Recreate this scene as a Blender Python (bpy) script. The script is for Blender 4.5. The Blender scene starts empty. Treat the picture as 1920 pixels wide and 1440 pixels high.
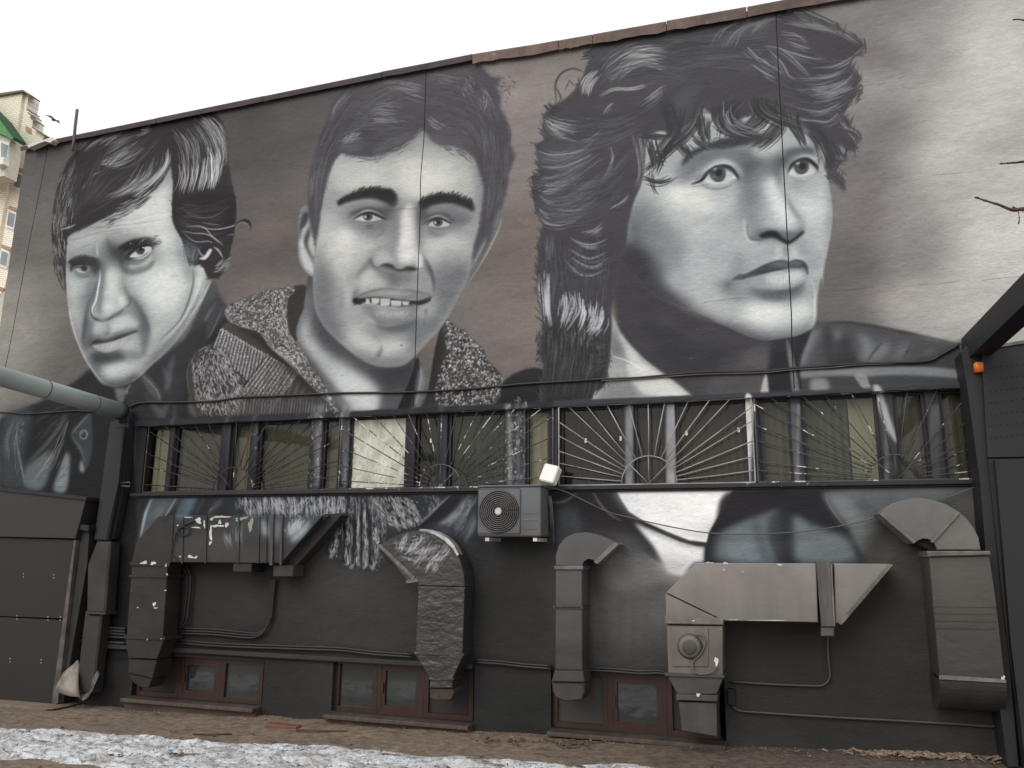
import bpy, bmesh, math, random
import numpy as np
from mathutils import Vector, Matrix
random.seed(4)
SC=bpy.context.scene
# ------------------------------------------------------------------ camera, sky, light, exposure
CAM=(0.0,-8.0,1.76); YAW,PITCH,ROLL,FPX=0.313147,0.207062,0.00920348,1487.243
_f=Vector((-math.sin(YAW)*math.cos(PITCH),math.cos(YAW)*math.cos(PITCH),math.sin(PITCH)))
_r=Vector((math.cos(YAW),math.sin(YAW),0)); _u=_r.cross(_f)
_r2=_r*math.cos(ROLL)+_u*math.sin(ROLL); _u2=-_r*math.sin(ROLL)+_u*math.cos(ROLL)
cam=bpy.data.cameras.new('camera'); co=bpy.data.objects.new('camera',cam); SC.collection.objects.link(co)
M=Matrix(((_r2.x,_u2.x,-_f.x),(_r2.y,_u2.y,-_f.y),(_r2.z,_u2.z,-_f.z))).to_4x4(); M.translation=Vector(CAM); co.matrix_world=M
cam.sensor_fit='HORIZONTAL'; cam.sensor_width=36; cam.lens=36*FPX/1920; cam.clip_end=2000; SC.camera=co
SUN_EL,SUN_ROT=math.radians(34),math.radians(200)      # rotation: direction the light comes from, clockwise from +y
W=bpy.data.worlds.new('World'); SC.world=W; W.use_nodes=True; nt=W.node_tree; bg=nt.nodes['Background']
sky=nt.nodes.new('ShaderNodeTexSky'); sky.sky_type='NISHITA'; sky.sun_disc=False; sky.sun_elevation=SUN_EL; sky.sun_rotation=SUN_ROT; sky.dust_density=4; sky.altitude=100
mx=nt.nodes.new('ShaderNodeMix'); mx.data_type='RGBA'; mx.inputs[0].default_value=.86; mx.inputs[7].default_value=(10.6,10.6,10.6,1)   # even cloud cover over the clear sky
nt.links.new(sky.outputs[0],mx.inputs[6]); nt.links.new(mx.outputs[2],bg.inputs[0]); bg.inputs[1].default_value=.12
sd=bpy.data.lights.new('sun','SUN'); sd.energy=1.2; sd.angle=math.radians(40); sd.color=(1,.97,.93); so=bpy.data.objects.new('sun',sd); SC.collection.objects.link(so)
_d=Vector((math.sin(SUN_ROT)*math.cos(SUN_EL),math.cos(SUN_ROT)*math.cos(SUN_EL),math.sin(SUN_EL))); so.rotation_euler=_d.to_track_quat('Z','Y').to_euler(); so.location=_d*30
SC.view_settings.view_transform='Standard'; SC.view_settings.look='None'; SC.view_settings.exposure=0.0; SC.view_settings.gamma=1; SC.view_settings.use_curve_mapping=False
SC.render.engine='CYCLES'; SC.cycles.max_bounces=8; SC.cycles.use_denoising=True

def cam_basis():
    f=np.array([-np.sin(YAW)*np.cos(PITCH),np.cos(YAW)*np.cos(PITCH),np.sin(PITCH)])
    r=np.array([np.cos(YAW),np.sin(YAW),0.]); u=np.cross(r,f)
    return f, r*np.cos(ROLL)+u*np.sin(ROLL), -r*np.sin(ROLL)+u*np.cos(ROLL)
CF,CR,CU=cam_basis()
def wall_xz(p):
    """measured picture point -> metres on the wall plane y=0"""
    p=np.atleast_2d(np.asarray(p,float))
    d=CF*FPX+np.outer(p[:,0]-960,CR)+np.outer(720-p[:,1],CU)
    t=-CAM[1]/d[:,1:2]; q=d*t
    return np.stack([q[:,0]+CAM[0],q[:,2]+CAM[2]],1)
PPM=140.; X0,X1,Z0,Z1=-10.4,5.6,-0.2,7.9
CW,CH=int((X1-X0)*PPM),int((Z1-Z0)*PPM)
def cv(p):
    w=wall_xz(p); return np.stack([(w[:,0]-X0)*PPM,(Z1-w[:,1])*PPM],1)
def lscale(p):
    p=np.mean(np.atleast_2d(p),0); a=cv([p,p+[6,0],p+[0,6]])
    return float(np.sqrt(abs(np.linalg.det(np.stack([a[1]-a[0],a[2]-a[0]]))))/6)
IMG=np.zeros((CH,CW,3),np.float32)
RNG=np.random.default_rng(11)
CLIP=[None]
def col(t):
    if isinstance(t,(int,float)): return np.array([t*.985+0.5,t*1.0,t*1.01+1.0],np.float32)
    return np.array(t,np.float32)
def catmull(P,closed,n=8):
    P=np.asarray(P,float); N=len(P)
    if N<3: 
        return np.linspace(P[0],P[-1],n+1)
    if closed: Q=np.vstack([P[-1:],P,P[:2]]); m=N
    else: Q=np.vstack([2*P[:1]-P[1:2],P,2*P[-1:]-P[-2:-1]]); m=N-1
    t=np.linspace(0,1,n,endpoint=False)[:,None]; out=[]
    for i in range(m):
        a,b,c,d=Q[i],Q[i+1],Q[i+2],Q[i+3]
        out.append(.5*((2*b)+(c-a)*t+(2*a-5*b+4*c-d)*t**2+(3*b-3*c+d-a)*t**3))
    out=np.vstack(out)
    return out if closed else np.vstack([out,P[-1:]])
def fill(poly,x0,y0,w,h,SS=3):
    """antialiased non-overlapping polygon coverage by signed area accumulation"""
    acc=np.zeros((h*SS,w+2),np.float32)
    A=poly-[x0,y0]; B=np.roll(A,-1,0)
    for (ax,ay),(bx,by) in zip(A,B):
        ay*=SS;by*=SS
        if ay==by: continue
        s=1.
        if ay>by: ax,ay,bx,by=bx,by,ax,ay; s=-1.
        r0,r1=int(np.ceil(ay-.5)),int(np.ceil(by-.5))
        r0=max(r0,0); r1=min(r1,h*SS)
        if r1<=r0: continue
        r=np.arange(r0,r1); x=ax+(r+.5-ay)*(bx-ax)/(by-ay); x=np.clip(x,0,w)
        i=x.astype(int); f=x-i
        acc[r,i]+=s*(1-f); acc[r,i+1]+=s*f
    c=np.abs(np.cumsum(acc,1)[:,:w]).reshape(h,SS,w).mean(1)
    return np.clip(c,0,1)
def box1(a,r,ax):
    if r<1: return a
    n=a.shape[ax]; pad=[(0,0),(0,0)]; pad[ax]=(r+1,r)
    c=np.cumsum(np.pad(a,pad,mode='edge'),ax,dtype=np.float64)
    if ax==0: return ((c[2*r+1:]-c[:-2*r-1])/(2*r+1)).astype(np.float32)
    return ((c[:,2*r+1:]-c[:,:-2*r-1])/(2*r+1)).astype(np.float32)
def blur(a,s):
    if s<.35: return a
    k=max(1,int(round(s*1.0))) if s>=1 else 0
    if k==0:
        w=s*.5; 
        p=np.pad(a,1,mode='edge'); a=(1-2*w)*a+w*(p[:-2,1:-1]+p[2:,1:-1])
        p=np.pad(a,1,mode='edge'); return (1-2*w)*a+w*(p[1:-1,:-2]+p[1:-1,2:])
    for _ in range(3): a=box1(box1(a,k,0),k,1)
    return a
def mask_poly(q,b):
    pad=int(b*3+3)
    x0,y0=np.floor(q.min(0)).astype(int)-pad; x1,y1=np.ceil(q.max(0)).astype(int)+pad
    fx0,fy0=x0,y0
    x0,y0,x1,y1=max(x0,-pad*2),max(y0,-pad*2),min(x1,CW+pad*2),min(y1,CH+pad*2)
    if x1<=x0 or y1<=y0: return None
    m=blur(fill(q,x0,y0,x1-x0,y1-y0),b)
    cx0,cy0,cx1,cy1=max(x0,0),max(y0,0),min(x1,CW),min(y1,CH)
    if cx1<=cx0 or cy1<=cy0: return None
    return m[cy0-y0:cy1-y0,cx0-x0:cx1-x0],cx0,cy0,cx1,cy1
def put(m,c,op):
    m,x0,y0,x1,y1=m
    if CLIP[0] is not None: m=m*CLIP[0][y0:y1,x0:x1]
    m=(m*op)[...,None]; R=IMG[y0:y1,x0:x1]; R+=m*(col(c)-R)
def P(c,b,pts,op=1.,sm=True):
    """polygon: tone, edge softness (picture px), points"""
    k=lscale(pts); q=cv(pts)
    if sm: q=catmull(q,True,6)
    m=mask_poly(q,b*k*.75)
    if m: put(m,c,op)
def E(c,b,cx,cy,rx,ry,op=1.,a=0.):
    t=np.linspace(0,2*np.pi,20,endpoint=False); a=np.radians(a)
    x=rx*np.cos(t);y=ry*np.sin(t)
    P(c,b,np.stack([cx+x*np.cos(a)-y*np.sin(a),cy+x*np.sin(a)+y*np.cos(a)],1),op)
def ribbon(q,w,taper):
    d=np.gradient(q,axis=0); n=np.stack([-d[:,1],d[:,0]],1); n/=np.linalg.norm(n,axis=1,keepdims=True)+1e-9
    t=np.linspace(0,1,len(q)); 
    if taper==1: ww=w*np.sin(np.pi*np.clip(t,.02,.98))**.6
    elif taper==2: ww=w*(1-t*.92)
    else: ww=w*np.ones_like(t)
    n*=ww[:,None]/2
    return np.vstack([q+n,(q-n)[::-1]])
def S(c,w,b,pts,op=1.,taper=1):
    """soft brush stroke: tone, width, softness, spine"""
    k=lscale(pts); q=catmull(cv(pts),False,6)
    m=mask_poly(ribbon(q,w*k,taper),b*k*.75)
    if m: put(m,c,op)
def clip(pts=None,b=.6):
    if pts is None: CLIP[0]=None; return
    k=lscale(pts); q=catmull(cv(pts),True,6); M=np.zeros((CH,CW),np.float32)
    m,x0,y0,x1,y1=mask_poly(q,b*k*.75); M[y0:y1,x0:x1]=m; CLIP[0]=M
def splat(strokes):
    """strokes: list of (canvas curve (n,2), tone, width px, opacity); drawn in one go"""
    if not strokes: return
    XS=[];YS=[];WS=[];TS=[]
    for q,t,w,op in strokes:
        L=np.linalg.norm(np.diff(q,axis=0),axis=1).sum(); n=int(L*2)+3
        u=np.linspace(0,len(q)-1,n); i=np.minimum(u.astype(int),len(q)-2); f=(u-i)[:,None]
        c=q[i]*(1-f)+q[i+1]*f; d=np.gradient(c,axis=0); d/=np.linalg.norm(d,axis=1,keepdims=True)+1e-9
        nr=np.stack([-d[:,1],d[:,0]],1); tp=np.sin(np.pi*np.linspace(.03,.97,n))**.7
        k=max(1,int(np.ceil(w*1.6)))
        for o in (np.arange(k)-(k-1)/2)/k:
            e=c+nr*(o*w*tp)[:,None]
            XS.append(e[:,0]);YS.append(e[:,1]);WS.append(op*tp*min(1,w)*.5*max(1,w)/k*1.2); TS.append(np.full(n,t))
    x=np.concatenate(XS);y=np.concatenate(YS);w=np.concatenate(WS);t=np.concatenate(TS)
    bx0,by0=max(int(x.min())-2,0),max(int(y.min())-2,0); bx1,by1=min(int(x.max())+3,CW),min(int(y.max())+3,CH); W_,H_=bx1-bx0,by1-by0
    if W_<2 or H_<2: return
    x=x-bx0;y=y-by0
    i=np.floor(x-.5).astype(int);j=np.floor(y-.5).astype(int);fx=x-.5-i;fy=y-.5-j
    A=np.zeros(H_*W_);T=np.zeros(H_*W_)
    for di,dj,ww in((0,0,(1-fx)*(1-fy)),(1,0,fx*(1-fy)),(0,1,(1-fx)*fy),(1,1,fx*fy)):
        a=i+di;b=j+dj;ok=(a>=0)&(a<W_)&(b>=0)&(b<H_); id=b[ok]*W_+a[ok]; v=(ww*w)[ok]
        A+=np.bincount(id,v,H_*W_);T+=np.bincount(id,v*t[ok],H_*W_)
    A=A.reshape(H_,W_);T=T.reshape(H_,W_)/(A+1e-9); al=1-np.exp(-1.5*A); al=np.minimum(al,.97)
    if CLIP[0] is not None: al=al*CLIP[0][by0:by1,bx0:bx1]
    C=np.stack([T*.985+.5,T,T*1.012+1.5],-1); R=IMG[by0:by1,bx0:bx1]; R+=(al[...,None]*(C-R)).astype(np.float32)
def H(A,B,n,tones,w=1.2,op=.8,ln=(.3,.9),jit=2.,curl=0.):
    """n hairs lying between guide curve A and guide curve B (picture px)"""
    m=14; k=lscale(A)
    def rs(G):
        c=catmull(cv(G),False,8); s=np.r_[0,np.cumsum(np.linalg.norm(np.diff(c,axis=0),axis=1))]; u=np.linspace(0,s[-1],m)
        return np.stack([np.interp(u,s,c[:,0]),np.interp(u,s,c[:,1])],1)
    a,b=rs(A),rs(B); out=[]
    for _ in range(n):
        s=RNG.random(); c=a*(1-s)+b*s
        l=RNG.uniform(*ln); t0=RNG.uniform(0,max(1e-3,1-l)); u=np.linspace(t0,min(1,t0+l),8)*(m-1)
        q=np.stack([np.interp(u,np.arange(m),c[:,0]),np.interp(u,np.arange(m),c[:,1])],1)
        q=q+RNG.normal(0,jit*k,2)+np.cumsum(RNG.normal(0,.25*jit*k,(8,2)),0)*.5
        if curl: q=q+np.stack([np.zeros(8),np.sin(np.linspace(0,np.pi,8))*curl*k*RNG.normal()],1)
        out.append((q,RNG.uniform(*tones),w*k*RNG.uniform(.6,1.3),op*RNG.uniform(.5,1)))
    splat(out)
def tuft(pts_poly,n,ang,ln,tones,w=1.1,op=.7,spread=.3,curl=.3):
    """short curly strokes scattered in a polygon (knit, fleece)"""
    q=catmull(cv(pts_poly),True,6); k=lscale(pts_poly)
    m,x0,y0,x1,y1=mask_poly(q,.5); ys,xs=np.nonzero(m>.5)
    if len(xs)==0: return
    id=RNG.integers(0,len(xs),n); out=[]
    for i in id:
        a=np.radians(ang+RNG.normal()*spread*57); L=RNG.uniform(*ln)*k; kk=RNG.normal()*curl*4/L*1.2
        t=np.linspace(-.5,.5,7); th=a+kk*t*L; d=np.stack([np.cos(th),np.sin(th)],1)*L/6
        c=np.array([xs[i]+x0,ys[i]+y0])+np.cumsum(d,0)-d.sum(0)/2
        out.append((c,RNG.uniform(*tones),w*k*RNG.uniform(.6,1.3),op*RNG.uniform(.5,1)))
    splat(out)
def edge_tufts(poly,n,ln,tones,sweep=0.,w=1.8,op=.9,part=(0.,1.)):
    """tapered strands breaking a hair outline; sweep leans them along the outline"""
    q=cv(poly); k=lscale(poly); e=np.roll(q,-1,0)-q; L=np.linalg.norm(e,axis=1); c=np.r_[0,np.cumsum(L)]; area=np.sum(q[:,0]*np.roll(q[:,1],-1)-np.roll(q[:,0],-1)*q[:,1]); sg=1 if area>0 else -1; out=[]
    for _ in range(n):
        s=RNG.uniform(part[0],part[1])*c[-1]*.9999; i=np.searchsorted(c,s)-1; t=(s-c[i])/(L[i]+1e-9); p=q[i]+e[i]*t; tn=e[i]/(L[i]+1e-9); nr=np.array([tn[1],-tn[0]])*sg
        l=RNG.uniform(*ln)*k; a=sweep+RNG.normal()*.28; d=nr*np.cos(a)+tn*np.sin(a); b=RNG.normal()*.25
        pts=[p-d*l*.75, p-d*l*.2+tn*b*l*.15, p+d*l*.35+tn*b*l*.1, p+d*l*.75-tn*b*l*.2]; out.append((np.array(pts),RNG.uniform(*tones),w*k*RNG.uniform(.6,1.3),op*RNG.uniform(.6,1)))
    splat(out)
def deepen(ref,ex):
    M=CLIP[0]; ys,xs=np.nonzero(M>.004); y0,y1,x0,x1=ys.min(),ys.max()+1,xs.min(),xs.max()+1
    R=IMG[y0:y1,x0:x1]; m=M[y0:y1,x0:x1,None]; R+=m*(ref*(np.clip(R,0,255)/ref)**ex-R)
def fbm(sx,sy,oct=4,seed=0,w=CW,h=CH):
    r=np.random.default_rng(seed); o=np.zeros((h,w),np.float32); a=1.;tot=0
    for k in range(oct):
        gx=max(2,int(w/(sx/2**k))+3);gy=max(2,int(h/(sy/2**k))+3)
        g=r.standard_normal((gy,gx)).astype(np.float32)
        x=np.linspace(0,gx-1.001,w);y=np.linspace(0,gy-1.001,h);i=x.astype(int);j=y.astype(int);fx=(x-i);fy=(y-j)
        fx=fx*fx*(3-2*fx);fy=(fy*fy*(3-2*fy))[:,None]
        G=g[:,i]*(1-fx)+g[:,i+1]*fx; o+=a*(G[j]*(1-fy)+G[j+1]*fy); tot+=a*a;a*=.55
    return o/np.sqrt(tot)
def zm(ox,oy,s):
    return lambda *v: [(ox+v[i]/s,oy+v[i+1]/s) for i in range(0,len(v),2)]
def background():
    gx=np.array([(0,150),(0,620),(60,420),(150,300),(200,650),(300,500),(480,260),(500,430),(500,560),(560,200),(700,180),(960,480),(960,650),(980,150),(980,300),
      (1100,100),(1600,60),(1560,300),(1590,500),(1570,620),(1650,250),(1680,450),(1700,150),(1750,600),(1800,300),(1880,100),(1880,450),(1900,640),(1150,1150),(1400,1150),(1700,1130),
      (300,1150),(600,1150),(960,1150),(1000,950),(1100,1000),(500,1340),(960,1330),(1600,1330),(1200,1250),(1850,1000),(1850,1350),(100,1100),(700,1100),(1150,1090),(1250,1060),(1500,1250),(2100,300),(2100,1000)],float)
    gc=np.array([(96,92,92),(140,138,128),(92,90,88),(86,82,83),(96,90,85),(78,76,77),(78,76,78),(90,86,87),(112,104,101),(88,84,87),(87,83,86),(104,95,92),(112,102,98),(128,120,118),(118,112,110),
      (124,116,114),(130,126,125),(110,105,105),(104,99,98),(108,102,99),(126,123,122),(138,134,132),(136,134,133),(168,166,162),(180,180,176),(190,192,187),(194,195,188),(176,176,166),(70,67,65),(62,60,58),(58,55,52),
      (49,47,46),(54,51,49),(49,47,46),(44,43,43),(46,45,45),(46,45,44),(46,45,44),(52,51,50),(62,60,59),(72,70,68),(50,50,50),(40,38,38),(60,56,54),(112,108,106),(120,117,115),(54,52,50),(180,180,172),(60,60,60)],float)
    P_=cv(gx); ys,xs=np.mgrid[0:CH:8,0:CW:8]; num=np.zeros(ys.shape+(3,));den=np.zeros(ys.shape)
    for (px,py),c in zip(P_,gc):
        w=1/((xs-px)**2+(ys-py)**2+400)**1.7; num+=w[...,None]*c; den+=w
    G=(num/den[...,None]).astype(np.float32)
    yi=np.clip(np.arange(CH)/8,0,G.shape[0]-1.001);xi=np.clip(np.arange(CW)/8,0,G.shape[1]-1.001)
    i=yi.astype(int);f=(yi-i)[:,None,None]; G=G[i]*(1-f)+G[i+1]*f; j=xi.astype(int);f=(xi-j)[None,:,None]; G=G[:,j]*(1-f)+G[:,j+1]*f
    IMG[:]=G
    n=fbm(260,150,5,3); m=fbm(500,300,4,8); IMG[:]*=(1+.045*n+.05*m)[...,None]
    g_=IMG.mean(2,keepdims=True); IMG[:]=g_+(IMG-g_)*np.array([.55,.55,.6])+np.array([.3,-.2,.3]); IMG[...,0]+=.8*m; IMG[...,2]-=.5*m+.8
    # sprayed patches of the backdrop
    for c,b,x,y,rx,ry,o in [((78,75,78),26,470,300,90,45,.5),((120,106,100),24,520,430,60,30,.5),((82,76,77),18,500,372,70,12,.35),((126,114,109),30,500,560,60,30,.5),((116,102,96),30,985,470,40,60,.5),((126,114,108),30,980,600,40,50,.5),
        ((88,84,86),26,1640,330,26,90,.4),((96,92,92),24,1620,480,40,120,.5),((150,148,148),30,1680,110,60,50,.5),((104,99,100),24,1600,90,60,40,.6),((98,95,96),22,1670,110,36,30,.6),((198,199,194),36,1790,200,80,60,.5),((196,197,189),30,1830,560,70,60,.45),((170,166,158),26,1690,560,60,30,.5),
        ((96,93,90),24,1170,1090,60,40,.7),((126,122,119),24,1230,1060,50,30,.6),((74,71,68),30,640,1110,50,25,.6),((80,76,73),30,350,1100,70,25,.3),((52,50,49),22,690,1170,50,40,.5),((86,84,84),34,1200,1180,60,60,.4),((44,42,40),30,1480,1230,80,60,.6)]:
        E(c,b,x,y,rx,ry,o)
    P((40,41,44),10,[(255,925),(640,920),(1030,914),(1030,950),(960,1000),(900,1060),(870,1010),(700,1070),(640,1010),(500,1060),(420,1000),(270,1010)],.85)
    P((36,35,36),14,[(130,1080),(250,1060),(240,1330),(120,1330)],.7)
def man_one():
    h=zm(90,200,4); a=zm(80,400,4.235)
    # jacket
    P(35,4,[(0,790),(25,775),(80,750),(140,715),(175,690),(200,715),(240,740),(290,690),(340,645),(372,585),(396,535),(412,560),(430,590),(425,640),(380,670),(352,760),(362,790),(300,800),(240,800),(230,960),(60,930),(0,860)])
    P(30,2,[(0,790),(60,760),(150,770),(210,790),(245,800),(258,930),(250,1240),(0,1240)],sm=False)
    P((62,64,68),5,[(398,527),(412,560),(425,585),(385,640),(330,740),(300,800),(270,790),(300,720),(350,640),(380,580)],.9)
    P((88,93,98),5,a(1340,560,1380,640,1280,760,1150,960,1050,1040,1120,880,1240,700),.45)
    P((60,64,69),6,a(1000,1060,1180,1000,1180,1100,1000,1440,900,1440,960,1240),.9)
    S((106,112,118),11,5,a(1040,1130,1010,1250,1000,1420),.7); S((96,102,108),8,4,a(950,1210,990,1310,975,1430),.7)
    for p in (a(1390,680,1230,960,1160,1180,1150,1300),a(1340,740,1240,940),a(1440,730,1350,930,1300,1010)): S((108,108,110),2.2,.8,p,.75)
    S((118,114,112),3,1,a(1375,700,1240,970),.4)
    P((44,44,47),3,[(262,705),(300,672),(345,640),(385,600),(380,660),(350,720),(330,790),(250,790),(240,735)],.9)
    S((100,106,112),9,5,a(1040,1130,1010,1250,1000,1420),.7); S((92,98,104),7,4,a(950,1210,990,1310,975,1430),.6)
    # collar points
    P((96,98,102),3,a(580,1390,700,1370,660,1420,640,1500,600,1500),.9); P(28,2,a(520,1360,760,1340,700,1370,690,1400,640,1395,590,1385),.6)
    S((120,122,124),2.5,.8,a(700,1355,672,1400,668,1440),.8)
    P((84,82,82),2,a(780,1300,820,1280,930,1400,935,1500,860,1440),.75); S((132,130,128),2.5,.8,a(800,1290,900,1400,940,1500),.6)
    P((84,84,86),4,[(270,735),(300,765),(318,752),(305,790),(296,782)],.8)
    # denim jacket left side
    P((60,66,70),8,[(5,790),(30,765),(60,770),(45,850),(50,915),(0,905)],.8)
    P((104,114,120),5,[(50,875),(100,845),(95,880),(78,918),(48,913)],.8); P((128,138,144),4,[(125,850),(131,860),(124,920),(100,917),(112,880)],.85)
    S((128,138,142),5,3,[(12,860),(14,820),(30,780)],.6); S((120,128,132),3.5,1.5,[(33,780),(32,830),(42,885),(48,912)],.8); S((124,132,136),5,3,[(48,870),(85,835),(112,800),(125,770)],.75)
    S((150,158,160),2,1,[(63,905),(85,870),(98,850)],.7); S((104,110,114),4,3,[(124,845),(118,900)],.7)
    for _ in range(26):
        x,y=RNG.uniform(30,60),RNG.uniform(785,830); E(150,1,x*.3+38*.7,y,1.2,1.6,.35)
    H([(52,876),(85,840),(112,805),(128,775)],[(58,915),(100,880),(118,830),(134,780)],46,(50,150),1.8,.5,(.15,.4),3); H([(112,880),(124,850)],[(104,916),(128,916)],30,(70,170),1.8,.5,(.4,.9),3); H([(14,870),(18,820),(34,785)],[(40,900),(34,830),(48,780)],36,(44,120),1.8,.5,(.2,.5),3)
    H([(60,790),(90,770),(130,760)],[(64,850),(100,800),(140,775)],26,(50,84),1.8,.4,(.2,.5),3)
    P((56,62,66),3,[(133,812),(165,775),(172,790),(172,850),(160,880),(150,850)],.9); S((120,128,130),2.2,1,[(133,815),(150,795),(168,776)],.8); S((96,104,108),2.5,1.4,[(133,816),(150,840),(160,868)],.8)
    E(120,.8,157,815,8,9,.9); E(46,.8,156.5,815,5.5,6.5,.95); E(112,1,154,812,3,3,.5)
    P((142,154,160),2,[(152,862),(158,878),(158,886),(149,882)],.8)
    P((58,64,68),8,[(215,850),(232,810),(240,815),(236,880),(212,905)],.5)
    P((70,78,84),6,[(262,808),(272,815),(262,870),(255,840)],.5)
    # below the window band: denim folds
    P((78,86,92),3,[(287,928),(335,928),(322,955),(296,975),(268,1005),(260,1010),(268,968),(278,942)],.95)
    S((160,172,178),5,1.8,[(286,932),(274,960),(268,985),(263,1008)],.9); S((150,158,162),2.6,1,[(332,930),(318,955),(306,974)],.85); S((140,146,150),12,6,[(310,945),(298,960),(290,972)],.4)
    P((80,92,102),4,[(345,929),(372,928),(352,968),(330,968)],.9); S((112,126,138),8,5,[(362,932),(346,965)],.7)
    S((84,96,108),5,3,[(385,932),(365,965)],.5); S((96,112,126),8,4,[(432,926),(408,945),(392,962)],.7); S((120,134,148),3,2,[(400,950),(390,962)],.6)
    S((56,66,72),3,2,[(260,940),(258,970)],.8)
    # face
    face=h(145,975,300,900,420,830,560,760,700,690,800,620,860,550,895,490,915,450,930,500,938,600,936,720,932,830,950,900,1000,990,1025,1080,1060,1200,1100,1160,1150,1180,1200,1290,1222,1320)+a(1240,760,1150,900,1060,1020,960,1120,870,1200,780,1290,670,1350,590,1372,500,1362,460,1340,400,1265,340,1170,285,1050,228,900,200,720,185,560,188,300,195,205)
    P(150,1.2,face); clip(face,1.2)
    P((202,207,205),14,h(600,800,860,580,925,560,930,860,1010,1020,1050,1250,900,1250,800,1000,560,930,400,920),.9)
    P((190,195,194),14,h(140,1000,400,900,480,960,340,1040,200,1100),.8)
    P((186,192,191),12,a(190,440,330,470,400,480,330,700,300,860,250,900,200,700),.85)
    P((200,205,204),14,a(700,430,1000,380,1180,430,1190,560,1100,850,900,1000,830,800,700,620),.95)
    P((178,184,184),10,a(840,900,1120,720,1060,900,900,1100,760,1260,640,1250,800,1110),.9)
    E((212,217,215),12,310,545,30,28,.6); E((208,213,212),8,268,480,20,10,.5)
    P((190,195,193),4,a(1215,430,1285,420,1290,520,1240,700,1100,880,900,1080,860,1120,980,980,1120,800,1190,620),.95)
    S((206,211,208),5,2,a(1250,440,1230,620,1140,800,1000,980),.8); S((92,94,97),3.2,1.6,a(1195,440,1195,560,1150,720,1080,860,930,1010),.85)
    S((118,121,124),4,2,a(1280,520,1220,700,1100,900,960,1060),.8); S((198,202,200),3,1.2,a(1330,545,1240,720,1130,880),.7)
    S((96,100,104),10,6,a(1080,980,960,1080,860,1170,780,1260),.6)
    # muzzle
    P((128,134,137),8,a(330,960,360,880,420,850,520,860,660,800,740,800,800,880,840,950,820,1080,740,1170,600,1150,480,1120,400,1180,340,1080),.8)
    P((190,196,196),8,a(560,860,680,790,780,880,760,920,650,920,560,960,530,930),.9); P((176,182,183),6,a(350,920,430,860,490,880,480,960,420,960,350,1000),.85)
    S((78,82,86),6,4,a(515,860,520,960,505,985),.75); 
    P((170,175,176),7,a(620,1070,720,960,790,980,800,1080,720,1130),.85)
    E((196,201,201),6,a(680,1045)[0][0],a(680,1045)[0][1],14,8,.5)
    P((56,59,62),7,a(400,1110,520,1105,620,1115,640,1150,560,1170,440,1200,380,1150),.9); P((60,64,67),7,a(350,960,420,1000,400,1060,360,1040),.6)
    S((66,70,73),8,5,a(700,930,790,900,830,960,810,1030),.6)
    P((176,182,183),8,a(450,1260,560,1220,680,1190,760,1160,700,1250,620,1290,500,1300),.95); E((206,211,210),7,a(560,1240)[0][0],a(560,1240)[0][1],22,7,.7,-12)
    P((90,94,97),6,a(400,1180,470,1240,520,1310,640,1310,760,1270,700,1340,590,1370,500,1360,440,1300),.75)
    S((60,62,65),7,4,a(480,1330,560,1365,660,1350,770,1280),.8); S((205,210,208),2.5,.9,a(200,720,240,900,300,1080,380,1220,480,1350),.7)
    # mouth
    P((146,150,150),1.4,a(395,1045,430,1030,520,1010,620,985,720,945,745,950,700,990,620,1050,520,1100,440,1085),.95)
    P((186,189,187),2.5,a(430,1050,540,1030,600,1030,540,1080,460,1080),.6); H(a(430,1035,450,1085),a(640,1000,580,1080),40,(90,200),.8,.5,(.7,1),1)
    P((58,60,63),1.2,a(390,1040,420,1000,470,1005,500,995,540,985,600,975,700,930,745,935,720,955,620,985,520,1010,430,1030),.95)
    P((120,124,126),2,a(410,1005,460,975,495,990,520,975,600,945,690,915,740,930,640,955,500,998),.8); S((40,42,44),2.6,.8,a(370,1050,430,1022,520,1008,620,985,740,938),.95)
    S((206,210,208),2,1,a(460,975,478,985,520,975,560,955),.6)
    # nasolabial folds
    S((66,70,74),6,3,a(670,640,740,720,800,820,840,920,835,950),.85); S((90,94,98),14,8,a(680,650,760,760,820,900),.45)
    S((62,66,69),8,4,a(440,500,410,620,360,740,340,860,330,950,325,1010),.75); S((120,126,129),20,9,a(400,520,380,620,350,760),.7)
    S((60,63,66),5,3,a(330,940,322,1020,350,1100),.6)
    # nose
    P((160,165,166),5,a(450,390,520,380,600,400,640,500,660,620,680,690,660,750,560,810,480,850,420,840,400,800,440,620),.85)
    P((206,210,208),7,a(500,400,570,390,610,470,610,620,600,700,540,700,500,600),.8); P((178,183,183),5,a(600,640,660,640,680,700,650,750,590,760),.8)
    P((112,116,118),5,a(470,380,500,440,480,640,490,760,440,800,430,760,450,600),.7); E((208,212,210),5,a(520,740)[0][0],a(520,740)[0][1],11,10,.6)
    S((230,232,228),3.2,1,a(448,430,456,500,440,600,420,700,392,760,400,810),.95); S((56,60,63),3,1.2,a(385,740,385,800,420,840,480,855,540,830,620,775,672,735),.9)
    S((80,84,87),5,2.5,a(410,830,500,845,590,800,650,765),.6); P((50,52,55),3,a(540,810,610,775,640,770,600,810),.6)
    S((110,115,118),6,4,a(640,560,672,640,682,700),.6); S((60,60,64),4,2,a(445,400,445,440),.7)
    # eye sockets
    P((112,116,119),9,a(400,370,450,380,440,460,400,500,300,500,240,460,220,410,300,380),.75)
    P((100,104,107),8,a(500,180,560,260,640,280,640,380,560,390,520,360,480,300),.6); P((60,62,66),5,a(540,290,600,290,640,330,640,380,600,360),.7)
    P((108,112,115),8,a(640,330,720,250,850,240,870,330,780,410,700,440,640,420),.7)
    P((48,50,53),5,a(420,380,460,390,450,450,400,450,360,420),.7)
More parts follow.
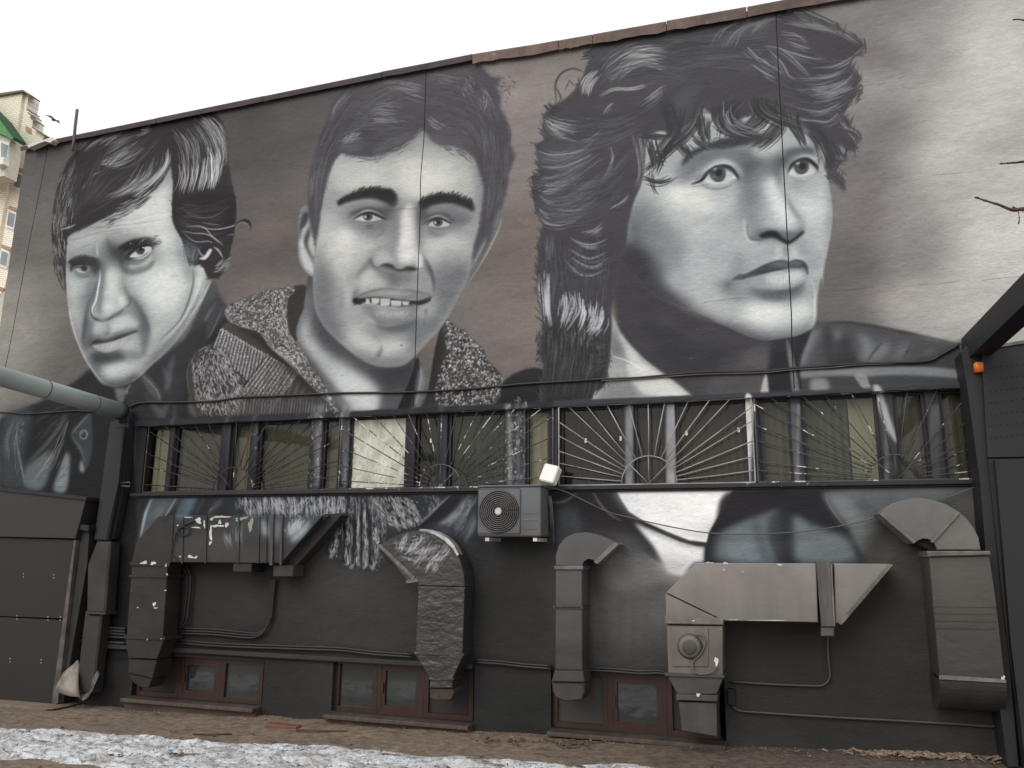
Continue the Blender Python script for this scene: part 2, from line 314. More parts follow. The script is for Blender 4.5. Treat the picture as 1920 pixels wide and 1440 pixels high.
    # brows
    P((46,47,50),2,a(205,390,250,350,340,335,420,360,445,380,400,400,330,400,240,420),.95)
    P((44,45,48),2,a(600,270,680,220,760,200,840,190,930,215,940,235,880,260,800,255,720,270,640,320,610,340),.95)
    H(a(600,300,760,210,930,205),a(640,330,760,260,930,260),70,(26,70),1.3,.8,(.08,.16),3); H(a(210,400,330,345,440,380),a(240,430,330,400,440,400),50,(26,80),1.2,.8,(.08,.18),3)
    H(a(680,240,800,205,930,215),a(700,260,800,250,930,235),16,(150,210),1.2,.7,(.05,.1),3)
    # eyes
    P((60,62,65),2,a(640,350,680,300,760,260,840,245,885,270,870,290,820,340,740,360,660,375),.9)
    P((200,204,203),1,a(690,345,740,300,830,262,866,272,850,300,780,345,720,352),.95)
    E((74,77,80),1,a(775,293)[0][0],a(775,293)[0][1],8.5,8,.97); E((34,35,37),.8,a(782,283)[0][0],a(782,283)[0][1],4,4,.95); E(215,.5,a(796,272)[0][0],a(796,272)[0][1],1.6,1.4,.95)
    S((26,27,29),3,.8,a(670,330,740,275,810,252,872,262),.9); S((214,216,214),3,1,a(710,362,790,352,850,310,872,280),.9); S((70,74,78),5,2,a(640,385,700,410,780,410,850,350),.8); S((150,154,156),3,2,a(660,400,740,430,820,390),.5)
    P((150,154,156),1.4,a(250,430,300,410,370,415,385,440,340,470,280,465),.8); E((60,62,66),1,a(330,435)[0][0],a(330,435)[0][1],6,6,.9); S((214,216,214),2,.8,a(265,440,290,460,340,470),.8)
    S((90,94,97),4,2,a(250,460,290,500,350,500,380,475),.7); S((36,37,39),3,1,a(225,420,300,405,400,410),.8); H(a(205,440,250,410),a(225,460,260,430),12,(30,60),1,.8,(.5,1),2)
    # forehead lines
    for p,o in ((a(240,220,420,160,600,130,800,105),.35),(a(330,150,500,100,700,30,800,20),.3),(a(250,290,400,240),.35),(a(400,170,560,160,700,130),.3),(a(300,120,560,100,850,60),.25),(a(200,210,260,205,300,190),.3)): S((104,108,110),2,.8,p,o)
    S((210,214,212),4,1.5,a(430,220,432,300,438,350),.6); S((96,100,103),4,2,a(510,190,530,260,570,310),.6); S((120,124,126),5,3,a(420,210,420,330),.4)
    S((170,175,176),3,2,a(860,210,1000,210),.3); P((118,123,127),8,a(1080,240,1130,300,1160,400,1190,440,1200,500,1160,520,1120,440,1070,300),.6)
    S((150,154,154),2,1,a(1000,500,1080,495),.4)
    P((96,100,104),10,a(430,380,520,350,600,360,640,400,620,470,560,430,500,440,450,500),.55); P((70,73,77),8,a(520,230,600,250,640,300,620,370,560,360,530,310),.6); P((120,125,128),14,a(190,300,330,280,440,300,440,380,320,340,200,380),.45)
    P((118,123,127),16,a(330,560,420,480,400,600,370,760,330,880,280,820,290,680),.5); P((126,131,134),14,a(660,640,760,700,860,860,880,980,820,940,740,800,680,740),.4); P((104,109,113),12,a(330,1090,430,1190,520,1300,640,1320,780,1270,840,1190,700,1370,560,1380,470,1340,400,1260),.5)
    P((112,117,121),14,a(900,1000,1060,860,1160,660,1190,560,1180,720,1080,900,960,1040,860,1140),.45); P((130,135,138),16,a(1040,220,1120,320,1180,440,1180,520,1080,420,1000,300),.4)
    E((104,108,112),6,a(480,920)[0][0],a(480,920)[0][1],12,9,.45); E((110,114,118),7,a(720,1110)[0][0],a(720,1110)[0][1],16,9,.35)
    deepen(216,1.26)
    v=zm(80,200,1.7625)
    E((214,217,214),12,*v(400,600)[0],30,26,.55); E((212,215,212),9,*v(395,330)[0],10,30,.5); P((206,210,208),9,v(300,330,400,300,420,380,400,470,340,420,270,400),.5)
    P((188,193,192),5,v(200,620,230,600,262,620,270,660,240,690,200,680),.5); E((204,208,206),4,*v(262,640)[0],7,9,.7); S((70,74,78),3,1.5,v(284,625,290,645,278,665),.7)
    P((150,154,154),1.6,v(165,788,190,780,240,772,290,750,312,746,290,775,250,800,215,812,185,806),.9); P((178,181,180),3,v(190,788,240,780,275,766,255,790,220,800),.7); H(v(180,785,190,805),v(290,755,260,795),30,(110,190),.9,.4,(.6,1),1)
    P((52,54,58),1.4,v(160,786,185,766,215,770,250,752,300,738,318,742,290,752,240,772,200,782),.9); P((104,108,111),2,v(180,765,205,752,216,762,240,746,290,730,310,738,250,756,210,772),.8)
    P((60,63,67),6,v(175,820,215,826,270,822,262,838,210,842,180,834),.75); P((74,77,81),5,v(140,700,165,720,160,780,150,800,138,750),.6); P((84,88,92),5,v(320,690,345,720,350,770,335,830,325,790,318,740),.55)
    P((186,190,189),8,v(190,868,240,855,290,850,280,880,230,900,200,890),.7); P((198,202,201),5,v(205,700,225,708,245,700,300,700,320,725,280,738,240,742,225,748,190,748,170,740,180,712),.45)
    P((58,60,64),3,v(240,478,262,470,270,500,262,525,250,500),.8); P((66,69,73),4,v(258,515,290,540,345,525,368,505,362,530,330,548,290,556,262,540),.7); P((196,200,199),2,v(285,522,320,520,350,500,360,490,356,508,325,528,295,532),.75)
    P((50,52,55),4,v(150,510,186,512,184,545,170,560,165,540,150,525),.8); P((150,155,156),4,v(104,560,130,572,150,568,140,580,110,578),.6); S((36,37,40),2,.8,v(98,538,118,530,150,534),.9)
    for p_ in (v(92,420,140,400,190,395),v(100,440,150,420,170,418),v(250,380,300,372,380,350),v(240,395,320,385,400,372)): S((120,124,126),1.5,.8,p_,.35)
    clip()
    # ear lobe, sideburn
    hair=[(122,546)]+h(110,1200,70,1180,40,1080,28,900,40,760,65,620,100,500,160,390,240,300,300,220,420,150,600,110,800,70,1000,30,1150,20,1260,55,1310,110,1345,240,1350,400,1380,580,1405,680,1412,800,1400,900,1390,980,1360,1120,1320,1240,1270,1290,1200,1285,1170,1210,1140,1185,1090,1190,1060,1150,1040,1050,1010,1000,960,920,935,850,932,700,940,560,925,440,900,480,860,555,780,640,640,715,520,780,400,845,280,905,180,945,145,985,132,1100,130,1300)+[(124,556)]
    P((44,42,45),1.2,hair,sm=False)
    P((70,76,86),3,h(1020,1000,1080,1020,1130,1060,1120,1160,1060,1180,1030,1080),.8)
    clip(hair,1.)
    P((36,34,37),4,h(936,690,1395,655,1415,820,1390,1000,1200,1010,1000,900,936,850),.9)
    L=(105,168)
    H(h(600,160,480,210,370,300),h(760,330,640,420,500,470),50,L,1.1,.75,(.3,.7),3)
    H(h(560,130,400,180,280,260,200,340),h(640,160,500,230,380,300,320,340),60,(90,150),1,.6,(.2,.5),3)
    H(h(640,380,560,440,470,460,390,440),h(600,300,500,340,430,380,380,400),40,(120,180),1.2,.8,(.4,.9),2)
    H(h(690,440,600,560,500,640,410,670),h(870,300,850,480,740,600,480,710),70,(95,190),1.3,.8,(.3,.7),3)
    H(h(880,290,880,420,780,540,600,650),h(905,320,895,440,790,590,650,700),30,(130,200),1.5,.8,(.3,.8),2)
    H(h(700,150,740,160,770,120),h(650,240,700,220,790,180),14,(110,160),1.4,.7,(.7,1),2)
    H(h(880,180,980,300,1000,480,960,660),h(1230,60,1320,200,1350,380,1280,620),90,(90,190),1.4,.75,(.25,.6),3)
    H(h(980,440,1000,540,960,660),h(1340,330,1300,450,1270,620),62,(130,215),1.7,.8,(.5,1),3)
    H(h(1180,300,1220,400,1230,600),h(1340,300,1320,420,1270,600),18,(170,225),2.2,.8,(.4,.9),3)
    H(h(1040,60,1160,160,1230,300,1260,420),h(1200,60,1300,140,1340,300,1360,480),50,(95,170),1.6,.7,(.25,.6),3)
    H(h(160,400,90,540,50,720,40,950,60,1180),h(230,470,160,620,110,800,90,960,100,1200),170,(80,150),1.4,.75,(.06,.16),5)
    H(h(200,560,120,720,80,960),h(240,620,160,800,150,900),50,(90,150),2,.5,(.1,.3),5)
    for A,B,n in ((h(160,400,90,600,60,900),h(420,400,300,650,200,850),160),(h(760,100,560,200,380,400,240,700),h(900,300,800,500,600,640,300,800),240),(h(900,120,1000,300,1000,640),h(1300,100,1400,300,1390,640),160),(h(940,720,1100,740,1400,680),h(960,860,1200,1000,1380,980),140)):
        H(A,B,n,(36,92),1.3,.4,(.12,.4),4)
    for p,w,o in ((h(1000,930,1100,950,1200,960,1310,1040),1.8,.8),(h(1010,940,1100,1010,1210,1010,1230,1030),1.6,.8),(h(1030,900,1160,900,1230,970,1320,1040),2,.85),(h(1100,900,1250,920,1370,900,1440,870,1500,885),2.2,.9),(h(1340,965,1430,950,1500,910),1.8,.85),(h(1240,1050,1280,1080,1315,1140),3,.9),(h(1150,870,1300,890),1.6,.6),(h(1030,800,1120,830,1250,820,1370,740),1.4,.5),(h(1120,1060,1150,1110,1180,1120),2.5,.8),(h(100,920,160,905,210,880),3,.8),(h(330,520,400,480),1.4,.6)): S(168,w,.5,p,o)
    clip()
    edge_tufts(hair,90,(5,12),(40,62),1.2,1.4,.55)
    H(h(320,850,500,770,700,650,850,560),h(380,850,560,790,740,670,880,560),60,(34,60),1.6,.75,(.1,.25),4); H(h(450,780,620,700,760,620),h(560,790,700,690,850,560),26,(120,190),1.3,.7,(.15,.3),3)
    S(36,5,1,h(1400,890,1460,855,1500,860,1525,900),.9); S(150,1.6,.5,h(1400,900,1450,868,1500,885),.8); S(34,2,.6,h(1500,865,1520,880,1515,940),.8)
    S((200,204,204),8,1,h(1135,1140,1180,1130,1215,1080,1222,1065),.9)
    H(h(1250,1200,1300,1150,1370,1120),h(1240,1260,1310,1240,1360,1160),30,(100,170),1.4,.7,(.3,.7),3); H(h(1020,1020,1040,1160),h(1130,1060,1090,1170),26,(90,130),1.2,.7,(.4,.9),2)
    H(h(40,900,40,1100,110,1340),h(60,900,80,1150,125,1360),40,(20,60),1.6,.7,(.1,.25),5); H(h(420,900,600,800,760,660),h(440,870,620,780,800,640),30,(40,60),1.3,.8,(.1,.25),3)
def ears2():
    b=zm(540,360,4)
    P((120,123,126),1.2,b(150,100,100,120,78,200,75,350,80,500,120,580,190,635,205,500,180,300,160,160)); 
    P(56,3,b(150,150,110,170,90,240,85,330,110,380,120,300,165,230),.9); P((186,190,190),3,b(90,380,110,350,140,430,190,560,190,620,130,570,95,480),.9)
    P((188,192,192),3,b(160,180,140,240,100,290,90,380,110,400,150,300,165,260),.8); P((62,64,67),2.5,b(165,250,130,320,120,380,150,450,190,500,160,400),.9); P((178,182,182),2,b(185,300,150,380,165,440,200,480,200,340),.9)
    P((104,106,108),1.5,b(1560,160,1610,180,1600,230,1530,400,1440,560,1350,700,1310,715,1350,560,1450,380,1500,250)); S((150,152,152),3,1,b(1600,190,1580,280,1480,480,1350,690),.9); S((60,60,64),9,3,b(1540,220,1500,350,1420,520),.7); S((140,143,144),5,2,b(1490,350,1440,450,1370,580),.8)
def knit(poly,dirs,tone=(78,75,73)):
    pass
def man_two():
    c=zm(340,500,4); b=zm(540,360,4); t=zm(540,100,4)
    # coat body
    coat=c(60,760,110,640,250,560,340,420,600,480,640,580,760,690,900,820,1080,1000,1200,1100,1240,1130,700,1160,200,1170,90,1050,50,900)
    P((62,60,59),1.6,coat); clip(coat,1.2)
    for i in range(26):   # braided knit ribs of the upper panel
        s=i/25; A=np.array(c(300+s*560,470+s*330)[0]); B=np.array(c(130+s*520,640+s*470)[0])
        if s<.62: B=np.array(c(250+s*560,620+s*520)[0])
        mid=(A+B)/2
        w=4.2; S((96,93,90),w,1.6,[A,mid,B],.65,0); 
        n=24; q=np.linspace(A,B,n); d=(B-A)/np.linalg.norm(B-A); nn=np.array([-d[1],d[0]])
        out=[]
        for k_,p in enumerate(q):
            for sg in(-1,1):
                e=p+nn*sg*2.9+RNG.normal(0,.5,2)-d*RNG.uniform(1.5,4); m_=(p+e)/2+nn*sg*.6
                out.append((cv([p,m_,e]),RNG.uniform(130,196),2.,RNG.uniform(.4,.9)))
        splat(out)
        S((30,30,31),2.2,1,[A+nn*5.5,mid+nn*5.5,B+nn*5.5],.8,0)
    # sleeve: ribs running down to the right
    P((58,56,55),8,c(110,640,260,600,330,760,480,960,480,1160,200,1160,60,900),.75)
    for i in range(13):
        s=i/12; A=np.array(c(150+s*110,600+s*-20)[0]); A=np.array(c(90+s*230,700-s*60)[0]) ; B=np.array(c(160+s*360,1080+s*20)[0]); m_=(A+B)/2+np.array([-6*(1-s),4])
        H([A,m_,B],[A+[2.5,0],m_+[2.5,0],B+[2.5,0]],70,(110,178),1.5,.7,(.03,.09),2.4)
        S((28,28,29),1.8,1,[A+[5,0],m_+[5,0],B+[5,0]],.7,0)
    H(c(130,640,260,600,500,960),c(110,700,260,660,480,1000),90,(120,190),1.4,.7,(.03,.08),4)
    tuft(c(120,980,440,980,430,1130,200,1150),150,70,(5,12),(110,170),1.6,.7,.5,.5)
    S((200,202,200),3,1,c(280,1050,310,1130,400,1140,430,1080,400,1010),.6)
    # lower hem ribs
    P((70,67,66),7,c(480,1000,1150,980,1240,1120,480,1160),.7)
    for i in range(34):
        x=480+i*22; S(RNG.uniform(100,140),2.4,1.1,c(x,990+RNG.uniform(-30,20),x-8,1060,x-22,1140),RNG.uniform(.4,.75)); S(34,2,1,c(x+10,980,x+2,1070,x-10,1140),.6)
    for i in range(8):
        x=760+i*45; S(110,3,2,c(x,740+i*35,x-30,860+i*20,x-60,980),.5); S(36,3,2,c(x+20,760+i*35,x-8,860+i*20,x-36,980),.5)
    S(20,12,6,c(380,440,560,520,700,640,900,850,1060,1010),.75); clip()
    S(148,1.6,.6,c(110,640,50,760,48,880,60,960),.5)
    # fleece collar
    P((50,48,48),2,c(820,160,950,150,950,300,890,420,870,560,800,480,790,320))
    col_=c(330,300,440,250,560,200,700,165,830,150,850,190,800,240,790,340,810,480,870,590,960,700,1080,830,1180,980,1260,1110,1190,1115,1080,1000,940,860,820,720,700,640,620,540,580,490,480,460,380,420,335,380)
    P((88,85,82),1.4,col_); clip(col_,1.)
    tuft(c(330,300,440,250,700,165,850,150,800,240,800,400,600,490,380,420),420,-12,(5,11),(120,205),1.7,.8,.35,1.2)
    tuft(c(330,300,440,250,700,165,850,150,800,240,800,400,600,490,380,420),260,-12,(4,9),(34,60),1.5,.75,.35,1.2)
    tuft(c(690,230,790,240,800,480,960,700,900,720,760,560,700,400),260,70,(5,12),(130,205),1.5,.8,.25,.8)
    tuft(c(690,230,790,240,800,480,960,700,900,720,760,560,700,400),130,72,(5,10),(40,60),1.4,.7,.25,.8)
    tuft(c(600,480,760,560,1000,760,1260,1110,1190,1115,940,860,700,640),330,38,(5,12),(130,208),1.6,.8,.35,.8)
    tuft(c(600,480,760,560,1000,760,1260,1110,1190,1115,940,860,700,640),200,40,(5,10),(36,60),1.4,.75,.35,.8)
    for q_ in (c(340,310,340,400,480,470,600,510),c(600,500,700,620,860,740,960,860)): S(170,4,1.5,q_,.5)
    clip()
    # right collar, boucle
    rc=b(1160,960,1200,960,1280,1020,1330,1040,1360,1090,1400,1120,1470,1190,1490,1260,1530,1290,1580,1350,1610,1400,1610,1500,1625,1540,1590,1640,1000,1700,1050,1500,1100,1200)
    P((70,67,65),1.6,rc); clip(rc,1.)
    P(34,12,b(1000,1100,1150,1000,1190,1200,1150,1400,1100,1600,1000,1650),.9); P((52,50,49),8,b(1100,1500,1500,1480,1600,1620,1000,1700),.5)
    rr=b(1190,960,1330,1040,1470,1190,1610,1400,1625,1540,1590,1640,1150,1640,1130,1400,1190,1200)
    tuft(rr,420,-10,(8,15),(34,60),3.2,.6,.8,1.6); tuft(rr,620,-10,(6,13),(100,175),2.2,.6,.8,1.8); tuft(rr,200,0,(5,10),(165,215),1.8,.7,1.,2.); clip()
    # neck
    neck=b(150,640,210,620,300,900,600,1240,960,1250,980,1420,930,1480,900,1560,860,1640,420,1650,330,1540,240,1400,140,1250,60,1080,80,960,120,860)
    P((70,71,75),2,neck); clip(neck,1.5)
    P((172,177,179),10,c(960,140,1000,300,980,420,1060,600,1240,730,1400,850,1490,960,1490,1100,1300,1100,1120,900,980,700,880,560,890,420,930,300),.95)
    P((196,200,200),12,c(1150,800,1300,820,1440,900,1470,1060,1400,1100,1250,1000),.9); S((92,94,98),11,6,c(960,180,940,330,900,460),.5)
    P((50,51,55),12,c(960,120,1010,260,1010,450,1100,560,1280,720,1400,770,1760,700,1700,900,1600,1010,1550,900,1400,780,1200,680,1060,570,970,430),.92)
    P((78,79,82),6,c(1520,960,1620,900,1680,940,1600,1110,1480,1110),.8); S((60,62,66),7,5,c(870,560,1000,760,1160,940,1280,1100),.8); clip()
    P((30,29,32),1.2,c(1770,680,1790,760,1780,900,1730,1080,1620,1090,1680,930,1730,800)); P((112,116,119),5,c(1790,760,1830,850,1800,1000,1740,1080,1760,900),.9); S((140,144,146),3,1.4,c(1784,720,1800,820,1770,980,1735,1075),.7)
    # ears
    ears2()
    face=t(370,750,500,760,640,770,800,700,940,650,1000,590,1030,600,1080,660,1200,690,1330,740,1400,800,1440,900,1470,1000,1460,1150,1430,1330,1400,1440)+b(1380,500,1350,650,1300,740,1250,840,1160,1000,1040,1130,950,1230,860,1300,700,1310,560,1260,400,1140,280,1020,220,920,195,800,190,640,205,450,220,300,260,60)+t(290,920,320,820)
    P((158,161,162),1.4,face); clip(face,1.3)
    P((188,190,187),16,t(340,800,700,790,1000,720,1300,790,1440,960,1380,1060,900,1120,800,1020,500,1000,320,960),.9)
    P((206,207,202),12,t(360,950,620,900,800,1000,640,990,500,1010,380,1010),.7); P((212,213,209),14,t(860,900,1160,880,1160,1000,960,1080,860,1000),.8); E((208,209,206),8,t(1170,980)[0][0],t(1170,980)[0][1],18,9,.7)
    P((120,121,124),9,t(380,700,560,740,700,770,900,700,960,620,1040,650,1100,680,1260,720,1380,780,1440,900,1400,780,1200,640,1000,560,600,620),.6)
    P((106,108,112),8,t(1390,760,1440,900,1470,1000,1460,1250,1440,1200,1420,1000),.55)
    # cheeks
    P((196,198,196),16,b(230,300,420,260,640,330,620,460,500,560,420,660,260,600,220,450),.85); E((224,225,222),12,b(430,330)[0][0],b(430,330)[0][1],17,12,.7); E((218,220,218),12,b(300,240)[0][0],b(300,240)[0][1],12,14,.4)
    P((188,190,190),12,b(1030,330,1200,320,1340,330,1330,500,1250,580,1100,600,1020,500,1000,400),.85); E((208,209,207),9,b(1170,400)[0][0],b(1170,400)[0][1],22,16,.6)
    P((128,130,133),12,b(210,500,330,640,360,800,420,1000,360,1060,240,920,200,760),.75); P((92,94,98),11,b(195,640,220,900,290,1020,430,1150,600,1260,560,1180,420,1060,330,980,260,860,220,700),.7)
    P((108,110,114),10,b(1340,560,1300,740,1200,900,1100,1040,1050,1000,1130,880,1100,700,1180,620),.8)
    P((132,134,137),9,b(1050,560,1200,560,1330,600,1280,720,1150,760,1100,660),.6)
    P((176,179,180),14,b(400,700,500,720,480,900,560,1050,700,1180,560,1190,440,1080,380,900),.85); E((206,207,206),12,b(540,1100)[0][0],b(540,1100)[0][1],30,16,.7,25)
    P((182,184,184),10,b(700,1120,800,1080,900,1130,880,1210,760,1240,700,1200),.85); E((204,206,205),7,b(790,1140)[0][0],b(790,1140)[0][1],18,9,.5)
    S((84,86,90),6,4,b(690,1160,680,1210,650,1260),.6); P((88,90,94),9,b(480,1230,620,1290,860,1300,1040,1150,900,1250,700,1260),.7); P((110,112,116),10,b(920,1000,1060,960,1120,1000,1000,1150,920,1180),.7)
    S((120,122,125),8,5,b(400,720,410,800,400,900),.5); S((200,202,201),7,5,b(430,680,440,800,440,860),.5)
    # nose
    P((150,152,154),9,b(800,100,960,80,970,400,1000,520,900,600,700,560,620,540,640,460,740,400,800,300),.7)
    P((210,212,210),6,b(850,120,930,110,940,300,950,450,880,520,820,460,850,300),.85); E((220,221,219),7,b(880,480)[0][0],b(880,480)[0][1],14,14,.7); P((182,184,184),6,b(640,480,720,430,780,470,780,530,700,560,640,540),.8)
    P((106,108,112),6,b(930,120,975,120,975,400,960,420,945,300),.75); P((96,98,102),6,b(980,130,1060,160,1010,260,990,420,975,300),.6); P((198,200,199),3,b(975,460,1000,480,1008,540,990,570,975,540),.9)
    S((50,51,54),5,2,b(670,570,720,545,770,550,800,580,850,590,900,570,950,580,1000,570),.85); P((40,40,43),3,b(690,560,740,545,790,560,790,580,740,570),.8); P((46,47,50),3,b(870,575,930,560,965,580,900,600),.8)
    P((110,112,115),9,b(640,560,900,600,960,640,900,680,780,680,700,660,650,620),.75); S((66,68,72),5,3,b(610,500,640,560,690,590),.8); S((80,82,86),6,4,b(640,480,600,540,550,600,520,650),.7); S((120,122,125),14,8,b(640,500,580,570,520,640),.5)
    S((70,72,76),6,3,b(1010,500,1060,580,1090,660,1095,720),.8); S((110,112,116),12,7,b(1020,540,1080,640),.5)
    # upper lip zone
    P((196,198,196),9,b(540,620,640,580,680,640,760,700,700,720,600,740,540,700),.85); P((150,152,154),8,b(900,640,1040,620,1080,720,1000,740,900,700),.7); P((110,112,115),6,b(760,600,820,620,820,700,770,700),.6)
    S((66,67,70),7,4,b(520,720,500,790,500,840),.6)
    # mouth
    P((108,110,113),2,b(500,800,560,760,660,730,760,720,830,735,900,730,980,745,1070,770,1060,800,980,820,860,810,740,790,640,795,560,810),.95)
    P((132,134,136),4,b(600,760,760,730,960,750,960,780,700,770),.6); tuft(b(530,720,760,690,1040,740,1040,770,760,730,540,780),120,0,(1,2.4),(90,190),1.3,.22,1.,0)
    P((36,36,39),1.5,b(490,800,560,800,640,795,740,795,860,815,960,820,1060,795,1060,820,980,850,860,860,740,850,620,830,560,820,500,840),.97)
    for q_ in (b(585,812,615,808,618,835,590,835),b(628,800,685,797,685,835,635,838),b(690,795,768,805,765,850,695,845),b(775,812,850,818,848,852,772,856),b(855,820,905,825,900,852,855,852),b(910,828,950,832,945,848,910,850)): P((196,198,197),.8,q_,.92); P((222,223,222),1.4,[(np.mean([p[0] for p in q_])+dx,np.mean([p[1] for p in q_])+dy) for dx,dy in((-5,-1),(5,-1),(5,3),(-5,3))],.4)
    P((140,142,144),2.5,b(550,850,640,860,760,880,900,870,980,860,960,920,900,980,780,1000,660,970,580,910),.95); P((206,208,206),4,b(640,870,760,890,900,880,920,910,840,940,700,930,640,900),.85); H(b(650,870,700,960),b(930,870,880,960),50,(120,225),1,.5,(.5,.9),1)
    P((84,86,90),6,b(640,960,760,1000,900,980,960,940,960,1000,860,1040,720,1020),.75); S((196,198,197),3,2,b(570,930,660,985,740,1000,860,990),.5); S((60,61,64),3,1.5,b(490,850,520,830,560,830),.8); S((56,57,60),4,2,b(1020,820,1060,800,1075,780),.8)
    # eyes
    P((128,130,134),9,b(420,130,560,100,720,130,780,180,740,260,660,340,540,320,440,220),.7); P((120,122,127),9,b(1000,180,1100,130,1260,130,1360,180,1320,240,1220,300,1080,290,1010,250),.75)
    P((92,93,99),6,b(720,90,800,110,780,180,740,190,700,140),.75); P((84,86,91),6,b(980,120,1040,120,1030,190,985,220),.8); P((108,109,115),6,b(1220,200,1330,190,1380,200,1290,240),.6)
    S((62,63,68),5,2.5,b(450,190,540,140,620,130,700,150,750,200),.8); S((190,192,192),4,1.6,b(520,165,600,140,660,150,700,175),.7); S((78,80,84),5,2.5,b(1020,230,1080,180,1180,170,1230,210),.7); S((180,182,182),4,1.6,b(1080,195,1140,178,1200,200),.7)
    P((196,198,197),1,b(500,200,560,160,640,160,700,195,680,215,600,222,540,215),.9); P((190,192,191),1,b(1050,240,1090,200,1160,200,1215,240,1180,262,1100,262),.9)
    for x,y,r in((600,185,9),(1125,228,9)):
        X,Y=b(x,y)[0]; E((92,88,92),1,X,Y,r,r*.85,.96); E((40,38,42),.8,X,Y,4,4,.9); E((218,216,214),.6,X-4.5,Y+.5,2.2,2.2,.9)
    S((140,142,146),7,2,b(500,180,570,152,640,150,720,180),.8); S((48,48,52),4.2,1,b(490,207,550,172,620,155,700,190,740,210),.9); S((140,142,146),7,2,b(1050,215,1100,185,1160,183,1210,215),.8); S((52,52,56),4.2,1,b(1040,247,1090,207,1150,195,1220,240),.9); S((110,112,116),3,1.4,b(540,225,620,232,700,215),.7); S((110,112,116),3,1.4,b(1070,270,1150,275,1220,255),.7)
    S((110,112,116),5,3,b(560,260,640,270,720,260,700,310,640,350),.6); S((104,106,110),5,3,b(1040,280,1120,320,1200,320),.6); H(b(560,250,660,240),b(580,280,660,270),12,(80,110),1,.5,(.4,.9),2)
    # brows
    P((46,45,50),2.5,t(370,1120,420,1075,500,1040,560,1020,650,1005,740,1015,800,1045,822,1090,815,1135,780,1150,740,1125,640,1090,540,1095,440,1118,390,1138),.95)
    P((46,45,50),2.5,t(985,1110,1040,1075,1140,1055,1230,1055,1310,1080,1385,1125,1392,1185,1310,1150,1210,1125,1090,1140,1010,1175,985,1150),.95)
    tuft(t(370,1110,540,1015,660,995,810,1040,790,1080,640,1040,500,1060,390,1140),120,-35,(5,9),(38,60),1.3,.6,.25,.4); tuft(t(990,1090,1100,1050,1250,1040,1390,1110,1390,1150,1250,1080,1100,1090,1000,1130),110,-50,(5,9),(38,60),1.3,.6,.25,.4)
    P((128,130,133),7,t(820,1080,880,1150,960,1160,985,1080,975,1240,900,1190,840,1200,790,1160),.5)
    P((112,114,118),14,b(230,420,330,560,340,760,420,960,520,1120,440,1080,320,940,230,740,205,560),.4); P((112,114,118),12,b(640,100,760,120,840,200,830,330,780,420,740,320,700,220),.4)
    P((100,102,107),12,b(980,120,1200,100,1340,120,1380,200,1240,180,1100,160,1000,200),.4); P((104,106,110),12,b(440,110,600,80,760,110,780,200,640,130,480,170),.35)
    P((96,98,102),12,b(560,1010,700,1030,860,1040,960,1000,940,1080,760,1100,620,1070),.45); P((110,112,116),12,b(1160,420,1330,460,1320,600,1220,700,1120,640),.35)
    deepen(220,1.24)
    v=zm(540,100,1.4)
    E((216,218,215),10,*v(330,300)[0],34,16,.4); E((216,218,216),9,*v(150,510)[0],18,16,.45); E((214,216,214),8,*v(240,770)[0],20,11,.45); E((206,208,207),8,*v(420,480)[0],16,12,.35); P((218,219,216),4,v(300,420,330,400,338,480,340,540,318,550,296,520),.55)
    P((206,208,207),3,v(340,525,352,535,352,558,342,565,336,545),.8); S((64,66,70),3,1.5,v(352,525,372,560,382,600,384,640),.6)
    P((128,130,132),2,v(186,640,215,624,250,618,280,620,315,622,360,628,374,640,350,652,300,648,250,640,210,642),.85); P((166,168,168),3,v(210,632,250,624,290,626,330,632,290,636,250,632),.7)
    P((40,40,43),1.4,v(180,650,205,642,235,640,285,646,340,650,372,640,350,656,320,662,280,664,235,658,205,652,186,660),.95)
    for a0,b0,c0,d0 in ((204,643,214,655),(219,642,240,658),(242,643,268,663),(270,648,298,664),(300,650,318,662)): P((190,192,191),1.2,v(a0-.6,b0,c0+.6,b0+1,c0-1,d0-1,(a0+c0)/2,d0,a0+1,d0-1),.92,False)
    P((118,120,123),3,v(200,662,240,668,290,670,340,660,332,684,300,702,260,706,225,692),.85); P((184,186,185),4,v(240,674,300,676,320,682,280,692,248,688),.7); H(v(225,672,240,695),v(325,672,305,700),40,(90,205),.9,.45,(.5,.9),1); P((78,80,84),5,v(230,708,270,718,320,708,310,724,270,730,240,722),.7)
    P((74,76,81),3,v(160,420,200,404,240,408,262,428,240,420,205,414,180,424),.75); P((74,76,81),3,v(350,432,385,420,425,428,440,445,400,432,370,436),.75)
    S((196,198,198),2.6,1.2,v(182,424,208,412,240,420),.6); S((190,192,193),2.6,1.2,v(364,436,392,426,424,438),.6); P((112,114,118),5,v(190,448,230,452,262,440,250,462,210,468),.5); P((108,110,114),5,v(356,462,390,470,430,462,410,478,370,478),.5)
    S((30,30,34),2.4,.8,v(172,434,192,422,215,419,240,428,262,436),.85); S((34,34,38),2.4,.8,v(352,450,372,438,395,434,430,446),.85)
    S((74,76,80),4,2.5,v(246,765,244,782,236,800),.7)
    # stubble and moles
    tuft(b(1060,560,1340,560,1250,800,1100,1000,1050,900,1130,760),260,0,(1,3),(90,170),1.3,.16,1.5,0); E(70,1,b(850,1150)[0][0],b(850,1150)[0][1],1.6,2.2,.7); E(90,2,b(1035,900)[0][0],b(1035,900)[0][1],2.5,6,.6); E(90,2,b(1020,980)[0][0],b(1020,980)[0][1],2.5,6,.5)
    clip()
